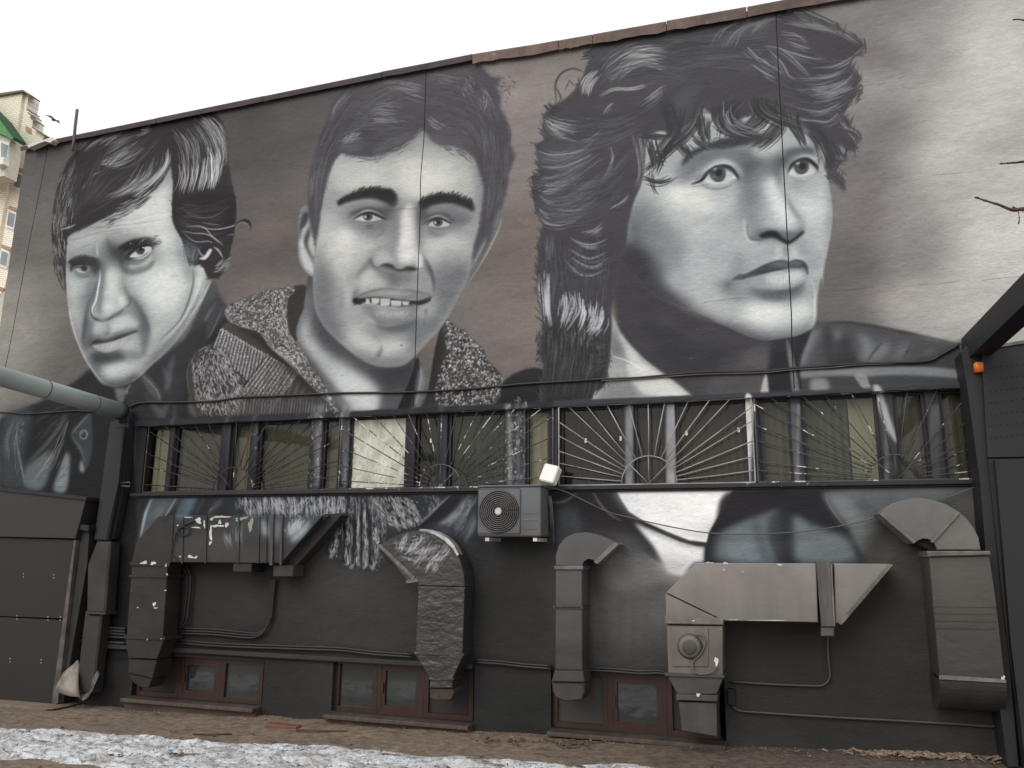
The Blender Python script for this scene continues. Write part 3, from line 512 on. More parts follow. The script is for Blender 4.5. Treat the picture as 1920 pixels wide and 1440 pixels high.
    # hair
    hair=t(150,1140,160,1040,165,900,190,780,230,640,270,560,310,440,350,340,430,260,520,200,650,160,800,110,1000,70,1100,50,1250,30,1400,50,1450,100,1520,170,1600,190,1560,250,1600,330,1590,400,1640,500,1670,600,1660,680,1700,760,1680,840,1650,900,1640,1020,1600,1150,1560,1200,1510,1330,1420,1480,1380,1560,1400,1420,1440,1300,1460,1150,1470,1000,1440,900,1410,800,1340,730,1240,690,1150,690,1080,650,1040,590,990,560,940,620,860,680,760,730,600,770,480,770,400,745,350,800,310,890,270,1040,240,1180,230,1300,205,1440,180,1330,165,1250)
    P((74,72,80),3,hair,sm=False); clip(hair,3)
    P((60,58,65),14,t(160,900,230,620,300,480,380,600,420,700,330,800,260,1000,220,1300,170,1250),.85); P((68,66,75),16,t(1400,700,1640,560,1700,780,1640,1020,1560,1200,1420,1500,1460,1150,1460,900),.8)
    P((62,61,69),16,t(420,440,900,500,1000,560,800,680,500,740,380,640),.6); P((96,93,98),20,t(440,240,1040,80,1440,50,1300,170,700,240,480,330),.45)
    P((92,96,102),8,t(400,650,480,620,560,680,500,740,390,730),.7); P((96,98,102),8,t(760,640,900,610,960,600,920,650,800,720,660,770,620,740),.75); P((98,100,104),8,t(1050,620,1140,640,1280,650,1340,700,1240,690,1120,690),.7)
    LT=(100,160)
    H(t(600,220,800,200,1020,260),t(700,280,860,280,1020,310),16,LT,1.3,.8,(.3,.8),2); H(t(850,320,940,350,1020,380),t(880,210,960,230,1020,250),10,(110,160),1.4,.7,(.6,1),2)
    H(t(590,430,700,380,830,390),t(600,510,700,500,830,530),26,(110,165),1.3,.8,(.3,.8),3); H(t(680,545,760,530,830,545),t(600,480,700,500,800,500),16,(110,150),1.2,.7,(.5,1),3)
    H(t(440,630,480,590,530,570),t(380,670,480,660,560,660),36,(110,155),1.3,.75,(.4,.9),3); H(t(320,520,350,400,420,330),t(340,480,380,380,480,280),26,(90,140),1.3,.6,(.3,.7),3); H(t(170,1100,180,980,210,870),t(190,1080,220,960,260,870),36,(90,130),1.2,.6,(.2,.6),3)
    H(t(1040,460,1120,520,1200,550),t(1040,530,1100,570,1140,580),14,(110,150),1.4,.75,(.4,.9),2); H(t(1060,160,1160,150,1260,190),t(1100,240,1200,230,1260,240),24,(90,135),1.3,.6,(.3,.8),4); H(t(1360,170,1380,220,1390,250),t(1300,260,1330,300,1350,300),22,(105,150),1.3,.7,(.4,.8),5)
    H(t(1470,230,1500,330,1500,420),t(1440,340,1450,400,1450,460),30,(105,160),1.5,.7,(.2,.5),4); H(t(1420,560,1440,660,1460,760),t(1530,540,1540,680,1540,800),36,(80,120),1.3,.55,(.2,.6),4); H(t(1480,880,1500,1040,1480,1250),t(1620,880,1600,1040,1540,1200),34,(80,115),1.3,.5,(.2,.5),4)
    for A,B,n in ((t(240,700,340,420,560,200,900,100),t(400,740,560,600,700,420,1000,300),240),(t(500,400,800,420,1020,500),t(400,700,700,690,950,600),160),(t(1040,120,1300,120,1500,260,1600,500),t(1040,560,1200,600,1340,640,1420,760),240),(t(1440,500,1480,900,1440,1400),t(1660,500,1640,900,1560,1200),180),(t(300,460,200,760,170,1200),t(420,700,300,900,200,1380),160)):
        H(A,B,n,(58,108),1.3,.4,(.12,.4),5)
    H(t(600,80,900,60,1100,60),t(400,500,900,560,1300,600),160,(84,104),1.2,.35,(.05,.12),6); clip()
    edge_tufts(hair,150,(5,12),(66,90),1.15,1.5,.5)
    H(t(1560,180,1640,210,1660,280),t(1590,300,1650,300,1650,380),26,(66,84),1.4,.7,(.1,.3),6); H(t(480,770,640,760,760,700,900,640),t(560,800,700,790,820,730,940,660),46,(56,90),1.3,.7,(.1,.25),4); H(t(1150,690,1300,700,1400,780),t(1150,710,1290,740,1390,830),36,(60,90),1.3,.6,(.1,.25),4)
def man_three():
    u=zm(980,0,4); f=zm(1160,180,4); g=zm(980,340,4); d=zm(1300,380,4)
    # jacket and coat
    P((38,38,41),2,[(945,715),(1010,690),(1070,740),(1100,800),(955,800),(940,770)]); P((32,32,35),3,[(945,740),(1150,740),(1110,770),(1050,772),(950,778)],.9)
    P((72,73,76),3,[(1480,628),(1520,606),(1560,604),(1600,606),(1660,616),(1700,622),(1740,634),(1790,642),(1815,645),(1830,770),(1480,770)])
    for p,w,o in (([(1535,615),(1510,650),(1500,690)],22,.9),([(1570,615),(1568,640),(1562,672)],16,.7),([(1610,625),(1628,650),(1612,680)],22,.8),([(1665,640),(1650,662),(1625,680)],24,.75),([(1700,640),(1690,660),(1672,676)],18,.6),([(1735,660),(1770,680)],20,.5)): S((122,126,130),w,7,p,o)
    P((46,46,49),5,[(1550,612),(1570,640),(1585,625),(1600,660),(1615,690),(1560,690),(1545,660)],.7); S((46,47,50),3,1.4,[(1655,640),(1640,658),(1626,678)],.8); S((50,51,54),3,1.4,[(1710,642),(1694,672)],.7); S((40,40,43),5,2,[(1540,606),(1600,606),(1700,624),(1800,646)],.8)
    P((58,60,63),4,[(1740,665),(1812,648),(1815,690),(1700,690)],.8)
    P((128,133,134),2,[(1495,694),(1560,692),(1640,688),(1740,688),(1815,698),(1815,710),(1760,706),(1680,702),(1620,706),(1560,706),(1500,710)],.95); P((116,124,128),3,[(1650,690),(1815,700),(1815,708),(1650,700)],.6)
    P((62,63,66),3,[(1495,712),(1610,706),(1625,712),(1700,706),(1815,716),(1820,745),(1495,750)],.95); P((134,137,138),4,[(1520,712),(1552,712),(1550,742),(1525,742)],.9); P((140,142,142),1.6,[(1602,704),(1624,704),(1634,736),(1650,770),(1672,800),(1684,840),(1664,820),(1640,780),(1620,735)],.9)
    P((40,40,44),2,[(1440,640),(1500,620),(1520,620),(1500,680),(1498,745),(1430,745),(1438,680)]); P((112,112,113),1.6,[(1474,640),(1480,644),(1492,690),(1500,745),(1488,745),(1480,690)],.9)
    # neck in shade
    P((60,59,63),3,[(1150,470),(1200,520),(1260,570),(1320,600),(1440,620),(1442,660),(1436,700),(1424,760),(1300,760),(1240,720),(1190,660),(1160,620)])
    P((84,83,85),5,[(1360,668),(1400,655),(1441,646),(1438,690),(1425,745),(1330,745),(1340,700)],.9); P((70,70,73),8,[(1330,690),(1420,690),(1410,745),(1290,745)],.5); P((176,172,166),1.5,[(1436,700),(1441,745),(1425,745)],.95)
    P((52,52,56),10,[(1200,590),(1300,640),(1400,660),(1330,700),(1260,690)],.8); S((74,74,78),7,5,[(1230,590),(1280,620),(1340,645)],.6)
    P((150,153,153),2.5,[(1146,590),(1165,625),(1200,665),(1250,705),(1300,745),(1320,765),(1100,765),(1112,730),(1135,700),(1142,650)]); P((198,201,200),4,[(1160,625),(1180,650),(1220,690),(1275,740),(1240,740),(1200,700),(1170,660)],.85); P((96,98,101),6,[(1144,620),(1165,640),(1172,668),(1145,665)],.7)
    P((204,206,203),4,[(1180,680),(1240,700),(1295,745),(1250,748),(1200,735),(1180,705)],.8); S((226,227,225),2,.7,[(1145,667),(1175,676),(1210,694),(1250,705)],.9); P((108,109,111),6,[(1130,730),(1150,712),(1190,720),(1190,745),(1125,750)],.6)
    # face
    face=f(100,800,180,620,190,400,240,280,500,200,700,120,1000,60,1220,120,1440,200,1500,380,1560,580,1590,760,1600,900,1580,1080,1540,1300,1530,1440)+d(960,560,930,720,925,850,900,930,840,970,740,1005,560,1030,440,1010,320,960,200,910)+g(1400,1030,1200,940,1000,860,860,720,760,620,740,500,770,300)
    P((172,177,179),1.6,face); clip(face,1.5)
    P((196,200,200),16,f(200,640,460,640,640,680,860,700,900,900,700,1100,500,1060,340,900,240,760),.85); E((226,227,222),14,f(520,760)[0][0],f(520,760)[0][1],40,20,.8,10)
    P((188,192,193),16,f(500,900,900,800,960,1100,860,1240,620,1300,520,1100),.7); P((140,145,148),14,f(100,800,220,760,300,900,330,1060,340,1200,160,1240,80,1000),.75); P((104,108,112),14,f(60,900,160,900,200,1150,260,1300,100,1300),.8)
    P((68,68,73),16,g(740,500,900,540,1000,660,960,760,1040,860,1200,920,1060,960,840,900,740,700),.9); P((112,114,117),12,g(960,560,1080,640,1060,780,1160,880,1300,930,1160,930,1000,850,940,740),.7)
    P((60,59,63),18,g(740,480,820,520,900,600,960,740,1060,850,1200,930,1300,980,1100,960,900,860,740,740),.95)
    P((204,208,208),12,f(1260,620,1500,620,1580,760,1590,950,1540,1200,1460,1180,1400,1050,1400,950,1320,820),.8); P((128,132,136),6,f(1560,600,1600,780,1600,950,1560,1200,1560,1000,1565,800),.5)
    # chin, lower face
    P((196,200,200),14,d(440,720,640,740,860,760,900,860,820,950,640,980,440,920,360,820),.85); E((220,222,220),10,d(540,820)[0][0],d(540,820)[0][1],40,20,.7,10); E((216,219,218),8,d(800,820)[0][0],d(800,820)[0][1],20,22,.6)
    P((104,106,110),10,d(100,880,320,950,560,1020,820,970,900,920,860,970,740,1010,560,1040,300,980),.75); P((126,129,132),10,d(200,560,280,580,300,660,260,700,190,640),.5); P((132,136,140),9,d(420,620,600,660,760,650,720,720,520,740,440,700),.75)
    P((100,104,109),6,d(480,640,560,660,700,660,820,600,800,640,700,690,560,700),.8); P((184,188,189),9,d(0,560,240,700,440,860,240,880,60,780),.6)
    S((222,224,223),3,1.4,d(880,560,910,660,910,760,905,880,860,950),.6); P((146,150,153),9,d(740,280,860,300,930,440,900,460,820,380),.6); P((128,132,136),7,d(880,260,940,360,960,440,930,420),.5)
    # nose
    P((188,193,195),8,f(1060,600,1200,560,1260,760,1380,920,1400,1000,1280,1100,1180,1060,1000,1080,960,1000,940,860,1000,700),.8)
    P((134,141,145),14,f(930,760,1040,620,1080,760,1080,900,1040,1020,970,1000,950,900),.75); P((224,227,227),10,f(1120,580,1190,640,1250,860,1260,980,1200,900,1130,760),.9); E((222,225,226),8,f(1260,900)[0][0],f(1260,900)[0][1],13,20,.6,-20)
    P((110,116,121),9,f(1000,640,1140,620,1200,560,1120,520,1000,560,930,620),.5); P((112,117,122),8,f(1200,560,1250,640,1250,760,1215,680,1190,620),.75); S((112,116,121),5,3,f(1240,700,1300,840,1390,960),.8)
    P((108,112,117),6,f(1020,1020,1100,990,1240,1010,1330,1010,1380,960,1390,1000,1340,1060,1270,1110,1180,1080,1060,1085,980,1070),.85); P((50,51,56),2,f(1055,1045,1110,1015,1180,1015,1230,1060,1280,1085,1330,1050,1380,1010,1385,1030,1320,1085,1270,1112,1220,1090,1160,1060,1080,1065),.95)
    S((86,89,94),4,2,f(965,960,962,1020,990,1075,1050,1080,1100,1060),.8); S((226,229,229),4,2,f(945,900,948,1000,980,1085,1060,1095),.7); P((140,145,148),6,f(970,920,1060,940,1060,1000,990,1050),.5)
    S((120,124,128),6,4,f(1255,1120,1250,1200),.7); S((224,227,227),9,5,f(1210,1130,1200,1200,1150,1230),.6); S((220,223,223),8,5,f(1310,1120,1320,1200,1400,1230),.6); P((150,155,158),10,f(880,820,960,900,900,1050,800,1060,740,950),.35)
    # mouth
    P((84,87,93),1.4,d(290,580,340,540,400,530,520,470,620,435,680,430,720,440,770,425,830,440,860,490,850,540,800,520,740,500,640,510,520,540,400,570,330,575),.97)
    P((128,133,138),4,d(560,470,660,440,710,455,770,440,820,460,780,470,660,480),.8); S((46,47,52),4,1.4,d(300,580,400,565,540,525,640,505,720,510,780,495,850,520,845,545),.9)
    P((168,172,175),2,d(420,600,540,545,660,520,780,508,835,530,840,580,780,630,660,650,540,645,460,630),.9); P((222,225,226),6,d(560,570,680,530,800,520,820,560,740,590,620,600),.9); H(d(600,550,610,620),d(700,530,700,620),26,(180,240),1.2,.6,(.5,.9),1)
    S((88,91,96),5,3,d(500,640,600,660,720,660,800,620,845,560),.8); S((96,100,104),5,3,d(290,590,260,610,250,650),.6); E((198,202,203),6,d(350,620)[0][0],d(350,620)[0][1],14,8,.6)
    # eyes
    P((120,125,130),12,f(440,560,560,420,760,400,940,440,1060,480,1180,430,1240,400,1200,560,1120,560,1000,600,920,600,860,520,740,470,600,560,520,640,440,620),.8)
    P((84,88,94),8,f(900,420,1000,440,1080,500,1000,560,930,600,900,520),.6); P((64,67,73),8,f(1190,460,1240,430,1320,420,1290,480,1240,560,1250,680,1200,620,1180,540),.7); P((120,124,129),8,f(1240,600,1320,620,1440,640,1500,600,1500,660,1380,700,1250,680),.6)
    P((206,210,210),3,f(600,620,660,540,760,490,840,500,890,560,900,600,860,530,780,515,690,555,620,620),.9); P((150,154,158),5,f(900,500,930,560,930,640,890,660,900,600),.6)
    P((204,207,206),1,f(640,630,700,560,790,525,860,570,890,615,860,625,780,645,700,650),.95); P((206,209,208),1,f(1275,580,1310,510,1380,480,1450,500,1480,550,1440,575,1350,588),.95)
    E((86,88,92),1,f(748,588)[0][0],f(748,588)[0][1],14,14.5,.96); E((40,41,45),1,f(750,580)[0][0],f(750,580)[0][1],6,6.5,.9); E((152,154,156),2,f(725,605)[0][0],f(725,605)[0][1],4,3,.6); E(238,.5,f(740,567)[0][0],f(740,567)[0][1],4.4,2.6,.97,-15)
    E((84,86,90),1,f(1368,535)[0][0],f(1368,535)[0][1],13.5,13.5,.96); E((40,41,45),1,f(1372,530)[0][0],f(1372,530)[0][1],6,6,.9); E(238,.5,f(1355,520)[0][0],f(1355,520)[0][1],4.6,3,.97,-20)
    S((36,37,41),7,1.4,f(545,662,620,632,680,566,760,530,830,535,880,585,900,627),.95); S((70,72,77),5,2.5,f(660,585,760,548,850,560,880,600),.6); S((36,37,41),7,1.4,f(1265,590,1295,525,1350,485,1420,480,1480,525,1490,560),.95); S((222,225,224),3,1,f(650,640,720,655,800,648,870,625),.8); S((216,219,219),3,1.2,f(1270,585,1340,600,1440,580,1490,550),.8)
    S((112,116,120),4,2,f(610,655,680,690,780,690,860,660),.8); S((206,210,210),8,4,f(660,675,760,680,840,660),.4); S((210,214,214),3.5,1.5,f(1310,490,1370,450,1440,450,1480,490),.6); E(230,.8,f(865,608)[0][0],f(865,608)[0][1],3,2.4,.9)
    S((130,134,138),4,2,f(1260,600,1380,640,1480,590),.5)
    P((120,125,129),18,f(240,900,420,960,520,1100,480,1240,380,1320,260,1240,180,1060),.5); P((126,131,135),16,f(620,1060,760,1000,880,1120,900,1240,780,1300,640,1240),.35); P((96,101,106),12,f(900,560,1000,600,1040,680,980,800,930,940,900,860,920,740),.4)
    P((112,117,122),14,d(300,560,420,620,480,700,420,760,300,720,240,640),.4); P((104,108,113),14,d(240,860,440,930,620,960,800,940,900,860,880,960,740,1010,500,1030,300,980),.5); P((116,121,125),12,f(1260,640,1400,680,1500,660,1540,760,1440,780,1300,740),.35)
    P((120,125,129),12,f(1440,1000,1560,900,1580,1060,1540,1240,1500,1160),.4)
    deepen(228,1.3)
    v=zm(980,0,1.2528)
    E((220,222,220),14,*v(560,740)[0],42,18,.6,8); E((224,226,224),12,*v(410,475)[0],38,16,.6,10); E((210,213,214),8,*v(620,430)[0],12,30,.5); P((204,208,210),10,v(640,440,700,420,715,500,712,570,690,620,680,540),.45)
    P((150,155,159),2.5,v(520,656,560,644,620,632,664,632,662,660,630,676,580,680,540,672),.8); P((206,210,211),6,v(570,650,630,638,656,640,650,656,600,668),.75); H(v(570,645,575,675),v(650,640,640,670),24,(150,225),1,.45,(.5,.9),1)
    P((84,87,93),6,v(540,680,600,690,660,672,650,696,600,706,560,700),.7); P((64,66,71),12,v(300,640,360,710,440,760,540,795,620,805,680,770,660,815,560,830,420,800,300,730),.75)
    P((98,102,108),10,v(500,590,530,640,500,680,480,660),.35); P((188,193,196),10,v(400,560,480,540,500,620,440,660,380,640),.4)
    P((168,172,175),1.6,v(430,414,450,396,480,396,498,412,480,420,450,424),.55); P((168,172,175),1.6,v(632,400,650,382,676,388,686,398,670,406,645,408),.5)
    E((70,72,77),1.2,*v(458,407)[0],15,15,.9); E((34,35,39),1,*v(460,405)[0],7,7,.9); E(236,.5,*v(452,397)[0],4,2.6,.97,-15); E((128,131,134),2,*v(449,415)[0],4,3,.5)
    E((70,72,77),1.2,*v(655,391)[0],14,14,.9); E((34,35,39),1,*v(657,390)[0],6.5,6.5,.9); E(236,.5,*v(646,383)[0],4.4,2.8,.97,-20)
    P((58,60,65),3,v(404,424,440,398,470,386,500,400,512,420,495,404,470,396,442,406),.85); P((58,60,65),3,v(622,402,640,376,668,372,690,392,696,408,680,388,656,380),.85)
    P((176,181,184),3,v(430,392,465,374,500,386,520,415,508,408,492,388,462,382),.6); P((108,112,117),6,v(380,400,420,370,480,350,540,370,520,378,470,366,430,384),.7); P((96,100,106),6,v(560,380,600,400,610,360,640,350,600,345),.5)
    # brow
    P((50,50,56),4,f(470,520,520,430,620,380,760,330,900,295,1040,290,1130,290,1080,330,940,370,800,395,660,400,560,450,500,510),.95); tuft(f(480,500,620,370,860,285,1130,275,1060,340,880,370,640,420),190,-18,(7,13),(46,84),1.5,.6,.25,.4)
    P((84,88,94),8,f(560,460,700,400,900,380,1060,340,1000,420,800,420,620,480),.5); P((60,61,67),6,f(1240,420,1330,380,1440,380,1480,440,1400,430,1300,450),.85)
    P((204,208,209),12,f(1060,340,1200,300,1220,420,1100,440,1040,400),.6); P((150,155,160),12,f(1280,250,1420,300,1400,380,1280,420,1240,360),.5)
    clip()
    P((60,59,64),16,g(640,500,780,520,900,560,960,680,940,780,1040,880,1180,950,1300,1000,1400,1060,1200,1080,900,1000,700,900),.92)
    P((66,65,70),12,d(60,850,300,960,560,1030,760,1020,700,1080,400,1080,60,1000),.8)
    # hair mass; upper tones lifted, sky haze put into the paint
    hair=u(560,310,700,290,900,250,1200,180,1500,140,1700,100,1920,60)+[(1470,20),(1490,30),(1540,42),(1570,50),(1600,65),(1622,85),(1612,100),(1596,112),(1600,130),(1614,145),(1606,170),(1590,195),(1582,215),(1590,222),(1600,245),(1590,262),(1604,280),(1585,285),(1588,300),(1575,300),(1568,320),(1585,352),(1560,335),(1548,315),(1538,295),(1535,270),(1520,240),(1500,232),(1480,226),(1462,215)]+f(1100,180,1000,140,900,170,820,240,740,220,700,140,640,90,560,170,480,250,400,300,330,260,240,280,200,400,190,560,160,680,110,800,70,960,60,1100,0,1250)+g(740,560,720,760,660,960,668,1060,655,1250,640,1400,620,1500)+[(1128,728),(1114,735),(1106,757),(1098,762),(1052,775),(1010,775)]+g(160,1400,130,1300,140,1200,150,1110,130,950,110,760,120,480,150,330,100,230,80,60,70,0)+u(60,1330,130,1300,110,1180,90,1080,160,1050,150,960,160,860,230,800,300,760,400,680,440,600,480,500,520,420,440,400,520,370)
    P((68,67,73),2,hair,sm=False); clip(hair,1.6)
    P((60,59,65),20,g(100,420,700,420,740,560,700,900,660,1000,640,1440,100,1440,110,700),.85); P((42,41,43),16,g(140,1080,660,1150,640,1440,620,1700,100,1700,140,1300),.9); P((76,76,83),20,u(500,350,1000,250,1500,200,1900,100,1900,500,1200,700,600,800),.4)
    P((98,104,110),10,u(120,1180,300,1090,500,1080,480,1160,260,1200,130,1220),.45); P((66,65,73),12,f(0,200,300,200,200,500,60,900,0,1000),.6)
    P((86,92,98),8,u(1120,820,1150,700,1280,620,1330,680,1180,840,1130,860),.5)
    HL=(120,178)
    H(u(560,520,620,430,760,330,960,280),u(640,640,740,540,900,450,1100,500),60,(105,168),1.6,.75,(.25,.7),3); H(u(700,480,860,400,1060,400),u(680,640,860,500,1100,540),20,(130,180),2,.8,(.4,.9),3); H(u(740,400,900,340,1060,330),u(800,440,960,400,1100,430),18,(140,185),2,.7,(.5,1),2)
    H(u(560,730,660,660,780,660,930,630),u(600,720,700,680,860,680,940,640),7,(130,170),2.2,.85,(.7,1),1); H(u(430,700,450,600,520,520),u(500,740,520,640,600,540),50,(120,175),1.6,.75,(.3,.8),3); H(u(880,780,980,700,1060,650),u(900,820,1000,760,1080,700),18,(100,150),1.5,.6,(.4,.9),3)
    H(u(170,900,230,980,340,1040,400,1060),u(160,860,260,900,420,920),26,(120,180),2,.75,(.3,.7),3)
    for p in (u(160,880,200,960,300,1030,440,1070),u(120,1130,220,1160,400,1140,560,1040),u(130,1250,300,1250,440,1200,520,1160),u(80,1335,180,1340,280,1310),u(90,1385,200,1390,300,1350,430,1340),u(100,1400,200,1420,290,1400,400,1340),g(110,240,180,310,280,330,400,300),g(130,110,190,150,260,150),g(110,50,160,75,280,55),g(120,200,160,240,210,250),g(100,70,200,75,300,40),u(660,1100,675,1180,640,1280,590,1360),u(600,860,640,800,680,770),u(590,980,500,1040,420,1060),g(350,420,440,470,540,470,640,430),g(340,500,440,560,520,575,630,530),g(350,560,440,620,540,640,650,570),g(320,590,400,680,500,710,630,660),g(430,490,520,495,560,485),g(440,385,540,360,600,310),g(510,400,560,370,600,345),g(250,210,380,220,480,180,560,120),g(650,210,740,160,800,100)):
        S((160,163,170),2.6,.7,p,RNG.uniform(.6,.85)); 
        H(p,[(x+3,y+5) for x,y in p],5,(110,150),1.3,.6,(.3,.8),3)
    H(u(140,1150,300,1160,520,1060),u(100,1400,300,1420,620,1180),90,(90,135),1.4,.5,(.2,.6),5); H(g(120,60,300,100,620,-100),g(120,260,300,330,600,200),110,(85,130),1.4,.45,(.2,.6),5)
    H(u(820,980,860,1160,880,1300,840,1420),u(900,1000,920,1160,890,1300,860,1400),50,(90,130),1.6,.5,(.2,.6),4); H(g(180,380,170,500,180,600),g(240,400,230,520,230,600),20,(85,115),1.6,.5,(.3,.8),3)
    for A,B,n in ((u(480,500,700,330,1000,270,1400,300),u(560,760,760,640,1000,600,1200,620),240),(u(200,860,400,900,700,900,900,800),u(100,1200,400,1160,700,1060,900,960),240),(u(80,1300,300,1300,600,1240,860,1000),g(110,300,300,360,600,300,760,60),260),(g(120,420,160,700,150,1000),g(700,420,660,700,640,1000),260),(g(140,1000,150,1300,120,1600),g(650,1000,640,1300,560,1640),260),
        (u(1000,300,1300,230,1700,180,1900,120),u(1100,600,1300,520,1600,520,1900,560),300),([(1440,60),(1500,80),(1560,110),(1600,110)],[(1420,180),(1500,210),(1560,200),(1600,150)],200),([(1430,120),(1500,190),(1560,230),(1590,280)],[(1500,120),(1560,160),(1600,170),(1600,200)],120)):
        H(A,B,n,(48,100),1.5,.38,(.12,.4),5)
    # bright lower strands
    H(g(290,820,280,960,290,1060),g(420,800,440,980,340,1130),46,(130,215),1.8,.8,(.25,.6),4); H(g(440,860,440,980,400,1120),g(640,960,620,1080,560,1170),75,(130,220),1.9,.85,(.25,.6),4)
    for x in (125,185,200): S(205,4,1,g(x,690,x-4,850,x-2,960,x+20,1090),.8)
    H(g(110,720,130,900,150,1090),g(205,700,200,900,190,1050),20,(150,210),1.6,.7,(.3,.7),3); S(170,2.5,.8,g(165,670,160,740),.7); H(g(300,1060,280,1200),g(620,1100,620,1300),50,(90,130),1.3,.5,(.2,.5),4); H(g(500,1200,640,1200),g(500,1440,640,1400),40,(70,90),1.2,.5,(.2,.5),4)
    # top and right
    H([(1330,90),(1350,55),(1410,28),(1460,22)],[(1380,100),(1400,60),(1440,48),(1470,40)],36,(96,145),1.5,.6,(.2,.6),4)
    q=zm(1400,0,3.692)
    for p in (q(140,330,240,430,290,520,340,550),q(120,320,240,340,360,440,440,530),q(240,240,350,250,420,300),q(270,280,380,320,440,340),q(220,330,300,360,430,400,530,410),q(350,545,480,540,600,520,680,480),q(450,470,600,460,720,400,810,320),q(350,620,560,610,690,560,740,500),q(350,750,500,770,600,740,660,700),q(440,830,560,840,640,780),q(270,800,400,830,520,840),q(30,440,120,500,200,540),q(30,370,130,430,210,490),q(0,320,80,400)):
        S((150,152,160),2.4,.7,p,.75); H(p,[(x+2,y+6) for x,y in p],6,(105,150),1.4,.6,(.3,.8),4)
    H(q(20,250,100,130,200,90),q(100,200,160,150,240,110),24,(95,140),1.4,.6,(.3,.8),4); H(q(440,600,560,600,700,540),q(440,700,600,680,760,600),50,(100,150),1.5,.6,(.2,.6),5); H(q(700,860,740,930,730,990),q(640,840,700,900,740,980),20,(110,150),1.4,.6,(.3,.8),3)
    H(q(240,120,440,140,620,180,760,280),q(300,170,480,190,640,230,780,320),60,(95,150),1.5,.6,(.2,.6),4); H(q(560,1040,600,1120,640,1170),q(660,1000,690,1060,700,1100),26,(110,150),1.6,.7,(.4,.9),4); clip()
    # flyaway strands outside the mass
    edge_tufts(hair,110,(9,22),(58,76),-1.15,2.2,.75,(.0,.42)); edge_tufts(hair,150,(10,24),(54,74),1.1,2.2,.75,(.62,1.))
    S(60,4,1,u(255,780,245,640,290,550,380,515,460,540),.9); S(60,3,1,u(300,760,250,650),.8); S(66,2,.6,u(340,600,400,650),.8); S(66,2,.6,u(310,690,360,590),.8)
    S(58,3,1,u(90,1075,130,1120,200,1150),.9)
    H(u(60,1280,100,1300,160,1290),u(60,1440,110,1440,160,1400),20,(50,66),2,.9,(.5,1),4); H(u(200,720,240,800,320,800),u(150,820,260,860,300,840),18,(52,68),2,.9,(.5,1),5); H(u(440,400,560,380),u(430,440,520,440),14,(56,70),2,.8,(.4,.9),4)
    H(q(100,90,260,60,400,110,560,150),q(240,130,440,120,600,180,800,310),26,(60,80),1.8,.85,(.3,.7),5); H(q(760,560,790,560,720,700),q(700,760,790,640,740,720),18,(58,74),2,.85,(.3,.8),5); H(q(640,840,760,900,740,1000),q(660,960,720,1020,760,1050),26,(56,74),2.2,.85,(.4,.9),5); H(q(540,1180,620,1260,680,1330),q(580,1160,680,1240,690,1300),16,(62,80),2.2,.8,(.4,1),4); H(q(520,1100,600,1140,700,1090),q(560,1000,640,1060,700,1100),22,(56,74),2.2,.85,(.4,.9),5)
    H(g(130,1080,110,1180),g(150,1300,110,1380),26,(48,66),2,.9,(.3,.7),3)
    # fringe over the forehead: crossing locks, light between
    D=(44,70)
    for A,B,n in ((f(300,60,350,180,400,330,500,430),f(380,60,430,200,460,330,540,440),34),(f(600,0,560,200,420,350,200,520),f(640,60,560,260,400,400,190,600),44),(f(440,60,420,220,300,400,250,560),f(480,100,440,260,340,420,260,600),20),
        (f(700,60,720,200,850,290,1100,320),f(900,0,760,150,820,240,960,300),70),(f(880,20,760,180,740,300),f(940,40,820,200,790,320),30),(f(1080,0,1020,160,900,260),f(1160,40,1100,200,960,290),34),(f(1160,20,1200,150,1100,300,1000,390),f(1240,100,1240,220,1150,330,1040,400),46),
        (f(1250,120,1280,220,1340,300,1380,370),f(1350,120,1350,220,1370,300,1390,380),26),(f(600,160,600,260,640,350),f(680,150,680,260,690,360),30),(f(180,260,300,290,430,300),f(160,300,260,310,400,320),14),(f(1000,0,1040,120,1180,200,1300,240),f(1060,0,1120,120,1240,180,1400,240),34),
        (f(540,240,640,340,720,380),f(560,330,640,380,700,400),10),(f(200,340,230,460,250,560),f(270,300,300,420,330,520),20),(f(180,590,300,630,420,580),f(160,640,300,670,440,620),8),(f(235,560,240,660,280,750),f(245,560,245,680,285,755),4),(f(460,350,520,420,540,470),f(520,330,520,400,560,460),12)):
        H(A,B,n,D,2.6,.85,(.5,1.),4); H(A,B,n//5,(105,150),1.2,.5,(.3,.7),4)
    P((54,54,60),3,f(700,100,760,230,860,290,1100,300,960,230,900,140,860,60),.75); P((56,56,62),3,f(300,60,420,60,470,250,520,330,440,330,380,260),.6); P((60,60,67),4,f(1380,200,1500,220,1560,330,1640,420,1600,540,1540,520,1490,400,1420,290),.85)
    H(f(1380,240,1480,330,1520,470,1500,560),f(1480,240,1560,360,1600,470,1640,560),36,(48,70),2.4,.8,(.4,.9),5); H(f(1500,330,1540,420,1540,520),f(1480,400,1510,480,1540,560),14,(120,160),1.6,.7,(.4,.9),3)
    H(f(700,60,760,260,1000,320),f(860,60,880,200,1100,300),20,(120,165),1.6,.6,(.3,.7),4)
